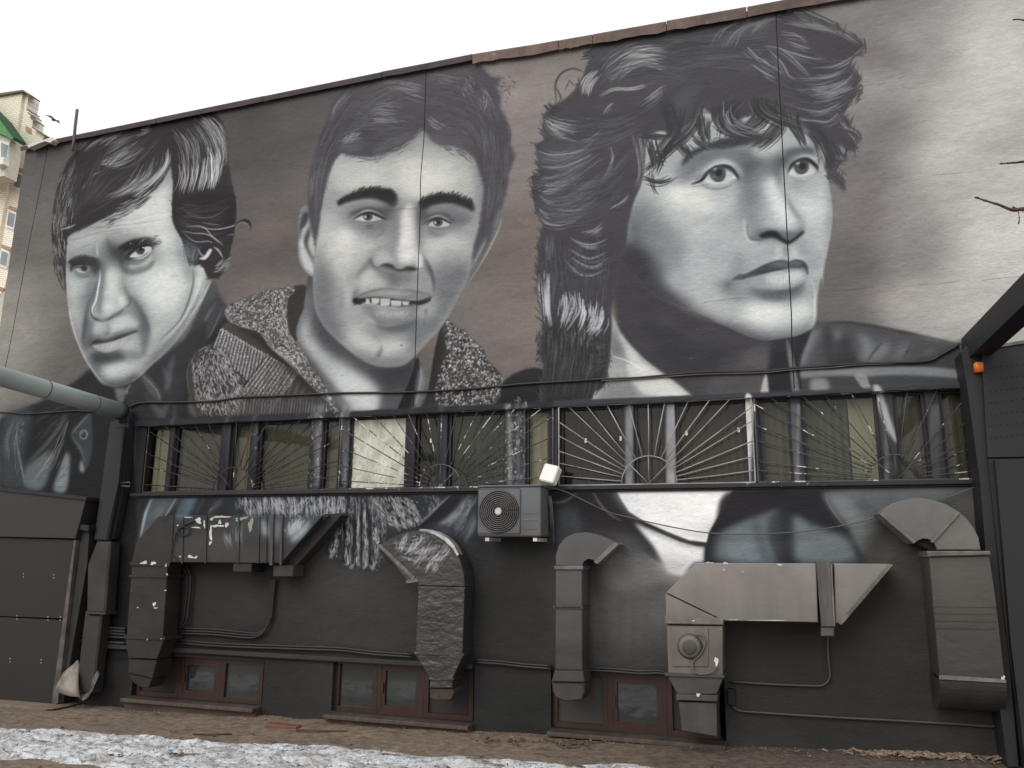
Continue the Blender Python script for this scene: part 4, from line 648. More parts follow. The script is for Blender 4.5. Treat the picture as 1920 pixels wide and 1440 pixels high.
def lower():
    # white shirt and dark jacket below the window band
    L=zm(1000,880,4.8)
    P((38,37,40),2.5,[(1036,900),(1470,900),(1545,905),(1660,960),(1630,1000),(1440,1080),(1250,1060),(1160,1000),(1036,985)])
    P((60,58,57),14,[(1036,1010),(1120,990),(1180,1000),(1230,1060),(1250,1120),(1050,1120)],.8); P((120,116,113),14,[(1130,1040),(1170,1020),(1210,1040),(1250,1090),(1150,1110)],.8)
    P((66,70,75),7,L(150,400,360,340,430,560,200,700),.85); S((112,110,108),5,2,L(130,290,230,300,330,260,420,170),.7); P((116,112,108),2,L(200,150,330,155,290,185,240,185),.9); S((104,102,102),4.5,1.6,L(520,170,600,310,700,410,800,465),.8)
    P((62,66,72),10,L(700,620,900,600,1050,740,900,760,760,700),.8)
    P((232,233,232),1.4,L(700,90,1830,60,1815,150,1750,280,1640,470,1590,560,1560,660,1400,640,1200,560,1000,470,860,380,790,270,725,150),sm=False)
    P((206,210,212),10,L(720,150,860,160,1000,400,860,370,780,270),.7); P((240,240,238),20,L(1100,160,1600,160,1500,420,1300,460),.5)
    P((222,224,224),3,L(905,475,1040,540,1260,620,1420,680,1540,700,1535,835,1450,840,1340,960,1215,930,1150,810,1080,690,980,570),1,False); P((170,170,168),14,L(1120,780,1300,800,1420,830,1300,960,1180,940),.7); S((170,172,174),7,3,L(960,520,1200,620,1400,690,1540,712),.8)
    P((52,50,52),1.2,L(890,440,1000,490,1200,580,1400,650,1570,662,1570,690,1480,690,1320,650,1160,580,1000,500),sm=False)
    P((36,35,38),1.5,[(1378,905),(1470,905),(1560,905),(1600,960),(1620,1060),(1322,1060),(1322,1035),(1330,1000),(1360,950),(1376,920)],sm=False)
    S((118,116,112),4,1.4,[(1366,944),(1378,926),(1400,917),(1424,910)],.8)
    # light blue-grey folds
    R=zm(1200,920,2.667)
    P((104,113,118),10,R(400,200,500,150,640,110,690,90,690,360,420,350,370,330),.9); P((120,130,136),10,R(470,200,560,190,640,230,620,340,500,350,430,320),.7)
    P((112,121,126),9,R(760,130,860,170,960,200,1040,240,1080,350,780,350),.9); P((44,46,50),6,R(640,220,660,120,740,100,770,200,760,350,690,360),.7); P((64,70,76),8,R(560,180,600,170,650,350,610,350),.6)
    P((38,37,40),3,R(460,0,920,0,960,80,1010,160,1030,190,940,180,840,130,760,90,700,84,600,110,480,160,400,200,350,230,380,150),.97)
    S((118,122,126),4,1.4,R(925,0,940,60,985,130,1030,185),.8); S((52,52,54),3,1,R(905,0,920,60,975,150,1010,180),.6)
    P((96,100,103),6,R(930,0,1240,0,1340,60,1250,350,1110,350,1080,270,1040,180,960,90),.95); P((128,132,134),10,R(950,20,1060,40,1130,120,1110,300,1060,200,1000,120),.6); P((46,48,51),12,R(1060,60,1200,60,1330,10,1280,180,1180,340,1130,330,1180,180,1120,110),.8); P((126,128,130),12,R(1140,60,1240,60,1200,180,1130,200),.4)
    P((38,38,41),5,R(1070,260,1130,330,1250,340,1190,350,1100,355),.8)
    P((104,110,115),14,[(1700,908),(1835,908),(1800,930),(1660,960)],.7); P((88,86,84),12,[(1770,915),(1835,910),(1845,1000),(1820,1000),(1800,960)],.6)
    P((62,60,58),14,[(1620,1000),(1660,970),(1740,1040),(1740,1110),(1600,1110)],.5); P((86,82,78),16,[(1660,1010),(1730,1040),(1730,1120),(1670,1100)],.5)
    # vertical soft smears of sprayed paint
    for i in range(20):
        x=1110+i*8+RNG.uniform(-3,3); S(RNG.uniform(88,110),9,6,[(x,1090+RNG.uniform(-20,30)),(x+1,1160),(x+1,1180+RNG.uniform(0,60))],.3)
    # knit of the second coat continued below the windows
    K=zm(600,900,4.8); J=zm(240,900,4.8)
    kn=J(900,120,1900,120,1900,300)+K(120,120,420,100,1250,80,1420,80,1420,520,1350,620,1200,560,900,430,700,480,520,600,600,780,480,820,350,810,230,800,100,740,60,600,60,500,0,330)+J(1650,400,1400,420,1200,330,960,330)
    P((44,47,51),4,kn,.95); clip(kn,3)
    cols=[(J(960+60*i,120+RNG.uniform(0,20)),) for i in range(1)]
    for i in range(9):
        x=980+i*62; H(J(x,130,x+20,220,x+70,330),J(x+40,130,x+60,220,x+90,330),30,(90,165),1.5,.7,(.1,.35),4)
    H(J(1260,130,1330,230,1390,320),J(1340,130,1370,230,1390,310),24,(130,180),1.8,.8,(.2,.6),3); H(J(1600,160,1500,240,1440,310),J(1660,160,1560,260,1480,320),26,(120,175),1.8,.7,(.2,.6),3)
    tuft(J(1620,130,1920,130,1920,300,1640,300)+K(0,120,180,120,180,330,0,280),170,75,(5,12),(110,185),1.8,.7,.35,.5)
    for i,x in enumerate((60,130,200,270,320,380,440,500,560)):
        y0=300 if x<200 else 120; y1=(640,700,760,790,800,800,790,760,700)[i]
        A=K(x,y0,x+RNG.uniform(-10,10),(y0+y1)/2,x-6,y1); B=[(p[0]+7,p[1]) for p in A]; H(A,B,60,(80,165),1.5,.65,(.05,.12),3.5); H(A,B,14,(120,180),1.6,.5,(.1,.2),3)
        C=[(p[0]+10,p[1]) for p in A]; S((28,29,32),3,1.5,C,.7,0)
    for x,y in((240,760),(280,790),(400,790),(350,760),(470,790),(90,700),(560,690)): S(175,3,1,K(x,y-90,x+12,y-30,x-18,y+10),.75); S(165,3,1,K(x+40,y-90,x+20,y-20,x-6,y+14),.7)
    tuft(K(200,640,540,560,560,800,230,810),60,75,(6,14),(90,150),1.6,.6,.3,.6)
    for A,B in ((K(235,330,240,520,225,740),K(262,330,262,540,250,760)),(K(330,340,340,560,330,740),K(352,340,362,560,350,760)),(K(385,230,400,500,395,760),K(412,230,424,500,418,770)),(K(470,420,500,560,500,680),K(500,420,530,560,520,680)),(K(150,420,120,560,80,640),K(180,420,150,600,100,690))):
        H(A,B,34,(120,205),2.,.75,(.06,.2),2.5)
    for A in (K(215,300,222,520,205,740),K(300,300,312,540,290,760),K(375,200,372,500,372,760),K(440,260,455,520,450,760),K(110,420,80,560,60,660)): S(22,6,2,A,.85,0)
    for i in range(16):
        x=455+i*12; A=[(x,924),(x+4-i*.3,950),(x+10-i*1.1,975)]; H(A,[(p[0]+5,p[1]) for p in A],10,(110,200),2.2,.7,(.2,.5),2)
    for i in range(14):
        A=K(440+i*26,130,520+i*25,270,700+i*16,440); H(A,[(p[0]+4,p[1]) for p in A],16,(100,195),2.2,.7,(.06,.16),2.5); S(24,2.5,1.2,[(p[0]+5.5,p[1]) for p in A],.7,0)
    for A,w in ((K(1290,160,1230,300,1150,420),9),(K(1380,180,1300,330,1220,480),8),(K(1400,330,1370,430,1300,560),9),(K(1230,250,1180,330,1090,400),7)): S((150,154,160),w,4,A,.6)
    # second panel: fan of folds
    H(K(440,120,560,300,720,460),K(500,120,600,280,740,450),70,(80,170),1.6,.7,(.05,.14),3); H(K(620,160,700,300,800,440),K(680,160,760,300,830,430),80,(90,185),1.8,.75,(.08,.2),3); H(K(760,120,820,240,900,380),K(820,200,880,280,920,380),60,(90,170),1.7,.7,(.08,.2),3)
    H(K(900,120,960,200,980,320),K(1060,120,1080,180,1060,240),60,(70,140),1.7,.6,(.1,.3),4); S(168,4,2,K(1190,130,1080,220,980,320,880,410),.75); S((26,26,29),7,2,K(1215,120,1100,240,960,380,880,430),.9); S(150,7,4,K(420,130,520,280,660,440),.5)
    S((72,80,92),12,6,K(1080,410,1160,430,1100,460,1010,410),.7); S(150,9,4,K(1060,400,1180,350,1270,280),.6); S(120,9,4,K(1360,120,1280,260,1200,460),.6); S(110,8,4,K(1400,280,1340,400,1260,520),.6)
    H(K(1340,140,1240,280,1120,400),K(1400,160,1320,340,1220,520),70,(80,140),1.6,.55,(.1,.3),4); P((26,26,29),5,K(900,420,1060,290,1200,150,1250,100,1260,200,1120,330,1000,400),.7); clip()
    # paint carried onto the curved duct
    dk=K(530,600,640,520,760,470,900,440,1040,470,1150,540,1220,640,1180,740,1060,880,900,860,820,780,700,680,600,680)
    P((48,47,46),4,dk,.9); clip(dk,2)
    for A,B in ((K(740,500,700,600,680,660),K(800,480,760,600,740,650)),(K(880,480,860,560,760,650),K(960,470,900,600,800,680)),(K(960,560,880,680,820,760),K(1080,560,980,660,900,740)),(K(1120,560,1000,700,940,860),K(1180,620,1080,760,1020,860))): H(A,B,46,(100,190),1.8,.75,(.1,.4),3)
    tuft(K(640,540,1100,500,1160,760,900,800),100,-50,(4,12),(90,180),1.6,.6,.3,.6); S(150,3,1,K(660,690,780,700,900,750),.7); clip()
    # paint on the left duct end, right of its brackets
    P((60,64,68),4,J(960,330,1400,325,1740,320,1560,540,1380,560,1280,560,1150,520,960,560),.5); S((190,196,200),16,5,J(1560,350,1500,430,1440,500),.85); S((176,182,186),14,5,J(1640,370,1560,470,1460,560),.75); S((120,128,134),30,9,J(1340,340,1330,440,1320,560),.6); S((160,166,170),12,5,J(1210,350,1225,440,1240,500),.6); S((120,126,132),9,4,J(860,460,900,560,920,620),.5); S((140,144,150),7,4,J(1220,380,1240,460,1250,500),.6)
    for A,B in ((J(860,470,880,560,930,620),J(920,450,930,560,950,600)),(J(970,400,960,500,1000,600),J(1030,400,1020,500,1050,580))): H(A,B,14,(90,140),1.6,.6,(.3,.8),3)
    H(J(1440,340,1420,480),J(1620,340,1540,500),40,(100,180),2,.5,(.2,.5),4)
def posts():
    P((42,43,48),2,[(255,785),(640,772),(1060,752),(1060,925),(640,930),(255,935)],1,False); P((56,57,62),2,[(1040,752),(1480,735),(1840,722),(1845,915),(1040,925)],1,False)
    for x,w,t,o in ((327,7,70,.7),(408+22,6,84,.7),(481,10,66,.7),(597,9,112,.9),(605,5,150,.6),(590,4,140,.6),(645,9,120,.9),(655,5,150,.7),(560,5,60,.5),(832,8,72,.8),(775,8,60,.7),(955,9,150,.8),(972,8,110,.8),(985,5,160,.7),(1180,14,128,.95),(1255,14,148,.95),(1264,6,176,.7),(1404,9,196,.95),(1497,6,150,.7),(1490,10,92,.8),(1662,8,110,.7),(1755,12,86,.8),(1745,5,110,.6)):
        S(t,w,2.5,[(x+RNG.uniform(-2,2),758),(x+RNG.uniform(-2,2),830),(x+RNG.uniform(-2,2),912)],o,0)
    tuft([(585,780),(665,775),(665,915),(585,920)],150,80,(5,12),(110,190),1.8,.6,.4,.5); tuft([(945,765),(995,762),(995,912),(945,912)],120,80,(5,12),(120,200),2,.6,.5,.6); tuft([(470,785),(495,785),(495,915),(470,915)],30,80,(5,12),(90,150),1.6,.6,.4,.5); tuft([(310,790),(340,790),(340,925),(310,925)],26,75,(5,14),(80,130),1.6,.6,.4,.5)
    P((214,212,208),1.5,[(1396,752),(1412,750),(1412,800),(1404,850),(1400,900),(1394,900)],.9); P((170,172,172),2,[(1636,730),(1650,728),(1668,780),(1684,832),(1660,800)],.9)
def weather():
    n=fbm(8,4,3,21); n2=fbm(60,26,3,22); IMG[:]*=(1+.016*n+.02*n2)[...,None]
    # hairline cracks and knocks in the plaster
    for y0,x0,x1,dy in ((372,1040,1330,-22),(585,1160,1400,-28),(215,1080,1420,6),(260,500,560,-14),(245,720,800,4),(300,470,590,12),(545,1560,1920,-26),(340,1580,1830,-14),(165,1590,1660,-10),(500,140,100,0),(395,720,860,-8)):
        n_=10; xs=np.linspace(x0,x1,n_); p=[(x,y0+dy*i/(n_-1)+RNG.normal(0,2.2)) for i,x in enumerate(xs)]
        for i in range(0,n_-1): 
            if RNG.random()<.6: S((60,58,60),1.1,.5,p[i:i+2],.42,0)
    out=[]
    for _ in range(260):
        x,y=RNG.uniform(560,1900),RNG.uniform(30,730)
        if y<60+ (1500-x)*.1: continue
        L=RNG.uniform(2,11); p=[(x,y),(x+L*.5,y+RNG.normal(0,.3)-L*.05),(x+L,y-L*.1+RNG.normal(0,1))]; out.append((cv(p),RNG.choice([60,90,190]),.9,RNG.uniform(.05,.22)))
    splat(out)
def paint_all():
    background(); man_one(); man_two(); man_three(); lower(); posts(); weather()
    np.clip(IMG,0,255,out=IMG)
paint_all()
# ------------------------------------------------------------------ materials
wall_img=bpy.data.images.new('wall_paint',CW,CH,alpha=False)
_px=np.ones((CH,CW,4),np.float32); _px[...,:3]=IMG[::-1]/255.; wall_img.pixels.foreach_set(_px.ravel()); wall_img.update(); wall_img.pack()
MATS={}
def N(nt,t,**k):
    n=nt.nodes.new('ShaderNode'+t)
    for a,b in k.items(): setattr(n,a,b)
    return n
def mixc(nt,f,a,b,mode='MIX'):
    m=N(nt,'Mix',data_type='RGBA',blend_type=mode)
    for i,v in ((0,f),(6,a),(7,b)):
        if isinstance(v,bpy.types.NodeSocket): nt.links.new(v,m.inputs[i])
        elif i==0: m.inputs[0].default_value=v
        else: m.inputs[i].default_value=(*v,1)
    return m.outputs[2]
def noise(nt,scale,detail=4,rough=.55,stretch=(1,1,1)):
    tc=N(nt,'TexCoord'); mp=N(nt,'Mapping'); mp.inputs['Scale'].default_value=stretch; n=N(nt,'TexNoise')
    geo=N(nt,'NewGeometry'); nt.links.new(geo.outputs['Position'],mp.inputs[0]); nt.links.new(mp.outputs[0],n.inputs['Vector'])
    n.inputs['Scale'].default_value=scale; n.inputs['Detail'].default_value=detail; n.inputs['Roughness'].default_value=rough
    return n.outputs[0]
def ramp(nt,x,a,b,lo=0.,hi=1.):
    m=N(nt,'MapRange'); nt.links.new(x,m.inputs[0]); m.inputs[1].default_value=a; m.inputs[2].default_value=b; m.inputs[3].default_value=lo; m.inputs[4].default_value=hi
    return m.outputs[0]
def srgb(c):
    return tuple(((v/255)/12.92 if v/255<.04045 else ((v/255+.055)/1.055)**2.4) for v in c)
def base(name):
    m=bpy.data.materials.new(name); m.use_nodes=True; nt=m.node_tree; return m,nt,nt.nodes['Principled BSDF']
KP=1.12   # paint tone -> base colour
def mat(name,c1,c2=None,scale=3,rough=.7,metal=0.,bump=.15,bscale=40,stretch=(1,1,1),spec=.4,speck=None,bdist=.01,grad=None,mural=None,lo=.35,hi=.65):
    """two-tone noise mottle, optional sprayed gradient up the piece (z0,z1,colour at top), optional share of the wall painting (z0,z1)"""
    if name in MATS: return MATS[name]
    m,nt,b=base(name); c1=srgb(c1); c2=srgb(c2) if c2 else tuple(v*.75 for v in c1)
    c=mixc(nt,ramp(nt,noise(nt,scale,5,.6,stretch),lo,hi),c2,c1)
    if grad or mural:
        geo=N(nt,'NewGeometry'); sx=N(nt,'SeparateXYZ'); nt.links.new(geo.outputs['Position'],sx.inputs[0])
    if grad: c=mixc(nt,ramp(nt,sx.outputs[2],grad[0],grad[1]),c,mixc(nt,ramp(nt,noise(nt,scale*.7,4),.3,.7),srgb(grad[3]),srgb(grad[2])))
    if mural:
        uv=N(nt,'UVMap'); im=N(nt,'TexImage',image=wall_img,extension='EXTEND'); nt.links.new(uv.outputs[0],im.inputs[0])
        g=N(nt,'Mix',data_type='RGBA',blend_type='MULTIPLY'); g.inputs[0].default_value=1; nt.links.new(im.outputs[0],g.inputs[6]); g.inputs[7].default_value=(KP,KP,KP,1)
        c=mixc(nt,ramp(nt,sx.outputs[2],mural[0],mural[1]),c,g.outputs[2])
    if speck: c=mixc(nt,ramp(nt,noise(nt,speck[1],6,.7),speck[2],speck[2]+.015),c,srgb(speck[0]))
    nt.links.new(c,b.inputs['Base Color']); b.inputs['Roughness'].default_value=rough; b.inputs['Metallic'].default_value=metal; b.inputs['Specular IOR Level'].default_value=spec
    if bump:
        bp=N(nt,'Bump'); bp.inputs['Strength'].default_value=bump; bp.inputs['Distance'].default_value=bdist; nt.links.new(noise(nt,bscale,5,.6,stretch),bp.inputs['Height']); nt.links.new(bp.outputs[0],b.inputs['Normal'])
    MATS[name]=m; return m
def paint_mat():
    m,nt,b=base('painted_plaster'); uv=N(nt,'UVMap'); im=N(nt,'TexImage',image=wall_img,extension='EXTEND'); nt.links.new(uv.outputs[0],im.inputs[0])
    g=N(nt,'Mix',data_type='RGBA',blend_type='MULTIPLY'); g.inputs[0].default_value=1; nt.links.new(im.outputs[0],g.inputs[6]); g.inputs[7].default_value=(KP,KP,KP,1)
    c=mixc(nt,ramp(nt,noise(nt,26,3,.7,(1,1,2.2)),.3,.7,.0,.10),g.outputs[2],(.02,.02,.02))
    c=mixc(nt,ramp(nt,noise(nt,1.1,6,.7,(1,1,.35)),.55,.85,.0,.14),c,(.05,.047,.044))
    nt.links.new(c,b.inputs['Base Color']); b.inputs['Roughness'].default_value=.7; b.inputs['Specular IOR Level'].default_value=.12
    bp=N(nt,'Bump'); bp.inputs['Strength'].default_value=.55; bp.inputs['Distance'].default_value=.012; nt.links.new(noise(nt,34,6,.62,(1,1,1.9)),bp.inputs['Height'])
    b2=N(nt,'Bump'); b2.inputs['Strength'].default_value=.5; b2.inputs['Distance'].default_value=.06; nt.links.new(noise(nt,2.2,4,.6,(1,1,1.6)),b2.inputs['Height']); nt.links.new(bp.outputs[0],b2.inputs['Normal'])
    nt.links.new(b2.outputs[0],b.inputs['Normal']); return m
PAINT=paint_mat()
def glass_mat(name,tint=(.82,.83,.79),rough=.03):
    m=bpy.data.materials.new(name); m.use_nodes=True; nt=m.node_tree; nt.nodes.clear(); o=N(nt,'OutputMaterial'); t=N(nt,'BsdfTransparent'); t.inputs[0].default_value=(*tint,1)
    g=N(nt,'BsdfGlossy'); g.inputs['Roughness'].default_value=rough; f=N(nt,'Fresnel'); f.inputs[0].default_value=1.45; x=N(nt,'MixShader')
    bp=N(nt,'Bump'); bp.inputs['Strength'].default_value=.05; bp.inputs['Distance'].default_value=.02; nt.links.new(noise(nt,3,2),bp.inputs['Height']); nt.links.new(bp.outputs[0],g.inputs['Normal'])
    nt.links.new(f.outputs[0],x.inputs[0]); nt.links.new(t.outputs[0],x.inputs[1]); nt.links.new(g.outputs[0],x.inputs[2]); nt.links.new(x.outputs[0],o.inputs[0]); return m
GLASS=glass_mat('window_glass')
CARRY=set(('duct_carrying_paint','duct_foil_painted','painted_post','duct_taupe','duct_sheet','duct_grey','ac_shell'))
# ------------------------------------------------------------------ mesh helpers
def V3(x,y,Y):
    d=Vector(CF*FPX+CR*(x-960)+CU*(720-y)); t=(Y-CAM[1])/d.y; return Vector(CAM)+d*t

def finish(name,bm,m,parent=None,smooth=False):
    bmesh.ops.recalc_face_normals(bm,faces=bm.faces[:])
    me=bpy.data.meshes.new(name); uv=bm.loops.layers.uv.new('UVMap')
    for f in bm.faces:
        f.smooth=smooth
        for l in f.loops:
            x,y,z=l.vert.co
            if m.name in CARRY: k=8/(8+y); x,z=x*k,CAM[2]+(z-CAM[2])*k      # paint was laid over wall and duct in one sweep
            l[uv].uv=((x-X0)/(X1-X0),(z-Z0)/(Z1-Z0))
    bm.to_mesh(me); bm.free(); me.materials.append(m)
    o=bpy.data.objects.new(name,me); SC.collection.objects.link(o)
    if parent: o.parent=parent; o.matrix_parent_inverse=parent.matrix_world.inverted()
    return o
def thing(name,label,cat,loc=(0,0,0),group=None):
    o=bpy.data.objects.new(name,None); SC.collection.objects.link(o); o.location=loc; o.empty_display_size=.2
    o['label']=label; o['category']=cat
    if group: o['group']=group
    bpy.context.view_layer.update() if False else None
    o.matrix_world=Matrix.Translation(Vector(loc)); return o
def tag(o,label,cat,group=None):
    o['label']=label; o['category']=cat
    if group: o['group']=group
    return o
def add_box(bm,x0,x1,y0,y1,z0,z1,bev=0):
    g=bmesh.ops.create_cube(bm,size=1); vs=g['verts']
    for v in vs: v.co=Vector(((x0+x1)/2+v.co.x*(x1-x0),(y0+y1)/2+v.co.y*(y1-y0),(z0+z1)/2+v.co.z*(z1-z0)))
    if bev:
        es=list({e for v in vs for e in v.link_edges}); bmesh.ops.bevel(bm,geom=es,offset=bev,segments=1,affect='EDGES',profile=.5)
def box(name,x0,x1,y0,y1,z0,z1,m,parent=None,bev=0):
    bm=bmesh.new(); add_box(bm,x0,x1,y0,y1,z0,z1,bev); return finish(name,bm,m,parent)
def add_prism(bm,front,back):
    n=len(front); a=[bm.verts.new(p) for p in front]; b=[bm.verts.new(p) for p in back]
    bm.faces.new(a); bm.faces.new(b[::-1])
    for i in range(n): bm.faces.new((a[i],b[i],b[(i+1)%n],a[(i+1)%n]))
    return a
def slab(name,pts,Yf,Yb,m,parent=None,bev=.006,back_shift=(0,0)):
    """an outline measured on the plane y=Yf, given real thickness back to y=Yb"""
    f=[V3(x,y,Yf) for x,y in pts]; b=[Vector((p.x+back_shift[0],Yb,p.z+back_shift[1])) for p in f]
    bm=bmesh.new(); a=add_prism(bm,f,b)
    if bev:
        s=set(a); es=[e for e in bm.edges if e.verts[0] in s and e.verts[1] in s]; bmesh.ops.bevel(bm,geom=es,offset=bev,segments=1,affect='EDGES')
    return finish(name,bm,m,parent)
def add_tube(bm,pts,r,seg=7,caps=True):
    pts=[Vector(p) for p in pts]; rings=[]; up=Vector((0,0,1)); R=r if hasattr(r,'__len__') else [r]*len(pts)
    for i,p in enumerate(pts):
        d=(pts[min(i+1,len(pts)-1)]-pts[max(i-1,0)]).normalized()
        a=d.cross(up if abs(d.z)<.95 else Vector((0,1,0))).normalized(); b=d.cross(a)
        rings.append([bm.verts.new(p+(a*math.cos(2*math.pi*k/seg)+b*math.sin(2*math.pi*k/seg))*R[i]) for k in range(seg)])
    for A,B in zip(rings,rings[1:]):
        for k in range(seg): bm.faces.new((A[k],A[(k+1)%seg],B[(k+1)%seg],B[k]))
    if caps: bm.faces.new(rings[0][::-1]); bm.faces.new(rings[-1])
def tube(name,pts,r,m,parent=None,seg=7,smooth=True):
    bm=bmesh.new(); add_tube(bm,pts,r,seg); return finish(name,bm,m,parent,smooth)
def spl(px,Y,n=5):
    """smooth run through measured points on plane y=Y"""
    q=catmull(np.array([tuple(V3(x,y,Y)) for x,y in px]),False,n); return [Vector(p) for p in q]
def gz(x):
    return float(np.interp(x,[-9,-7.2,-5.4,-3,-.5,1.8,6],[-.09,-.075,-.04,-.012,.04,.11,.2]))
# ------------------------------------------------------------------ ground
def ground_mat():
    m,nt,b=base('ground'); n1=noise(nt,1.3,6,.6); n2=noise(nt,14,6,.7); geo=N(nt,'NewGeometry'); sx=N(nt,'SeparateXYZ'); nt.links.new(geo.outputs['Position'],sx.inputs[0])
    earth=mixc(nt,ramp(nt,n2,.35,.65),(.125,.088,.064),(.30,.22,.16)); grey=mixc(nt,ramp(nt,n2,.35,.65),(.10,.08,.062),(.25,.20,.155))
    c=mixc(nt,ramp(nt,n1,.4,.6),earth,grey); c=mixc(nt,ramp(nt,sx.outputs[0],-2.2,-.9,0,.75),c,mixc(nt,ramp(nt,n2,.35,.65),(.045,.038,.032),(.11,.09,.075))); c=mixc(nt,ramp(nt,noise(nt,55,3,.7),.62,.68),c,(.24,.20,.16)); c=mixc(nt,ramp(nt,noise(nt,2.6,6,.7,(.5,1.6,1)),.56,.66,0,.6),c,(.03,.025,.022))
    nt.links.new(c,b.inputs['Base Color']); b.inputs['Roughness'].default_value=.8; b.inputs['Specular IOR Level'].default_value=.3
    bp=N(nt,'Bump'); bp.inputs['Strength'].default_value=.8; bp.inputs['Distance'].default_value=.03; nt.links.new(noise(nt,12,8,.7),bp.inputs['Height']); nt.links.new(bp.outputs[0],b.inputs['Normal']); return m
GND=ground_mat()
bm=bmesh.new(); xs=[-300,-60,-20]+[-10+.25*i for i in range(60)]+[6,20,60,300]; ys=[-300,-60,-20,-9]+[-6+.2*i for i in range(32)]+[2,30,300]; g=[]
rr=random.Random(5); 
for y in ys: g.append([bm.verts.new((x,y,gz(x)+(0 if not(-10<x<5 and -5<y<.2) else rr.uniform(-.012,.012)))) for x in xs])
for a,b in zip(g,g[1:]):
    for i in range(len(xs)-1): bm.faces.new((a[i],a[i+1],b[i+1],b[i]))
o=finish('ground',bm,GND,None,True); o['kind']='structure'
# packed snow with trodden dirt
def snow():
    m,nt,b=base('dirty_snow'); n=noise(nt,9,8,.72); n2=noise(nt,2.2,5,.6,(1,1.8,1))
    c=mixc(nt,ramp(nt,n,.36,.50),(.15,.12,.10),(.74,.77,.80)); c=mixc(nt,ramp(nt,n2,.46,.66,0,.75),c,(.36,.31,.27)); c=mixc(nt,ramp(nt,noise(nt,30,4,.75),.57,.63),c,(.09,.065,.05))
    nt.links.new(c,b.inputs['Base Color']); b.inputs['Roughness'].default_value=.6
    bp=N(nt,'Bump'); bp.inputs['Strength'].default_value=1; bp.inputs['Distance'].default_value=.03; nt.links.new(noise(nt,22,8,.7),bp.inputs['Height']); nt.links.new(bp.outputs[0],b.inputs['Normal'])
    from mathutils import noise as mn
    bm=bmesh.new(); nx,ny=560,110; rows=[]
    xs=np.linspace(-13,1.2,nx)
    up=lambda x: float(np.interp(x,[-13,-7.8,-6.35,-4.9,-4.3,-3.5,-2.9,-1.9,-1.1,-.5,1.2],[-1.35,-1.25,-1.16,-1.18,-.97,-.95,-1.0,-.93,-.8,-1.2,-1.9]))
    lo=lambda x: float(np.interp(x,[-13,-8,-6.4,-5.6,-4.9,-4,-3,1.2],[-2.35,-2.4,-2.33,-2.28,-2.45,-3.1,-3.4,-3.6]))
    for j in range(ny):
        t=j/(ny-1); r=[]
        for x in xs:
            a,b_=up(x),lo(x); w=.10*mn.fractal(Vector((x*1.4,t*0+3,0)),1,2,5); w2=.14*mn.fractal(Vector((x*1.2,9,0)),1,2,5); y=(a+w)*(1-t)+(b_+w2)*t
            h=mn.fractal(Vector((x*3.5,y*5,1)),.8,2,6); e=min(1,min(t,1-t)*9); z=gz(x)+.004+e*.022+.022*h*e+.012*mn.fractal(Vector((x*14,y*16,4)),.8,2,3)*e-.018*(1-e)
            if h<-.42: z-=.05
            r.append(bm.verts.new((float(x),y,z)))
        rows.append(r)
    for a,b_ in zip(rows,rows[1:]):
        for i in range(nx-1): bm.faces.new((a[i],a[i+1],b_[i+1],b_[i]))
    o=finish('snow',bm,m,None,True); o['kind']='stuff'; tag(o,'strip of trodden dirty snow lying along the yard in front of the wall','snow')
snow()
# ------------------------------------------------------------------ painted building
BL,BR=-10.15,5.6
build=thing('painted_building','dark rendered two storey building with three grey portraits of men painted across its wall','building',(BL,0,0))
roofpx=[(50,272),(95,262),(300,220),(500,179),(720,134),(800,119),(890,101),(1000,84),(1200,49),(1400,14)]
RX=[V3(x,y+2,-.05).x for x,y in roofpx]; RZ=[V3(x,y+2,-.05).z for x,y in roofpx]
RX[0]=BL; RX.append(BR); RZ.append(RZ[-1])
def rz(x): return float(np.interp(x,RX,RZ))
band=(V3(270,860,0).x,V3(1832,860,0).x,V3(900,915.5,0).z,V3(900,770,0).z)
BX0,BX1,BZ0,BZ1=band
base_w=[(V3(250,1260,0).x,V3(493,1290,0).x,V3(420,1318,0).z,V3(420,1236,0).z),(V3(622,1300,0).x,V3(889,1300,0).x,V3(750,1344,0).z,V3(750,1243,0).z),(V3(1033,1310,0).x,V3(1359,1310,0).x,V3(1180,1376,0).z,V3(1180,1264,0).z)]
holes=[band]+base_w
bm=bmesh.new()
xb=sorted(set([BL,BR]+[v for h in holes for v in h[:2]]+[BL+.35*i for i in range(1,45)]))
zb=sorted(set([-.4]+[v for h in holes for v in h[2:]]+[.3*i for i in range(1,24)]))
def inhole(x,z): return any(h[0]<x<h[1] and h[2]<z<h[3] for h in holes)
vc={}
def vv(x,z,y=0.):
    k=(round(x,4),round(z,4),round(y,3))
    if k not in vc: vc[k]=bm.verts.new((x,y,z))
    return vc[k]
for i in range(len(xb)-1):
    a,b=xb[i],xb[i+1]
    for j in range(len(zb)-1):
        if not inhole((a+b)/2,(zb[j]+zb[j+1])/2): bm.faces.new((vv(a,zb[j]),vv(b,zb[j]),vv(b,zb[j+1]),vv(a,zb[j+1])))
    bm.faces.new((vv(a,zb[-1]),vv(b,zb[-1]),vv(b,rz(b)),vv(a,rz(a))))
TH=.32
for h in holes:
    x0,x1,z0,z1=h
    for q in (((x0,z0),(x1,z0)),((x1,z0),(x1,z1)),((x1,z1),(x0,z1)),((x0,z1),(x0,z0))):
        (ax,az),(bx,bz)=q; bm.faces.new([bm.verts.new(p) for p in ((ax,0,az),(bx,0,bz),(bx,TH,bz),(ax,TH,az))])
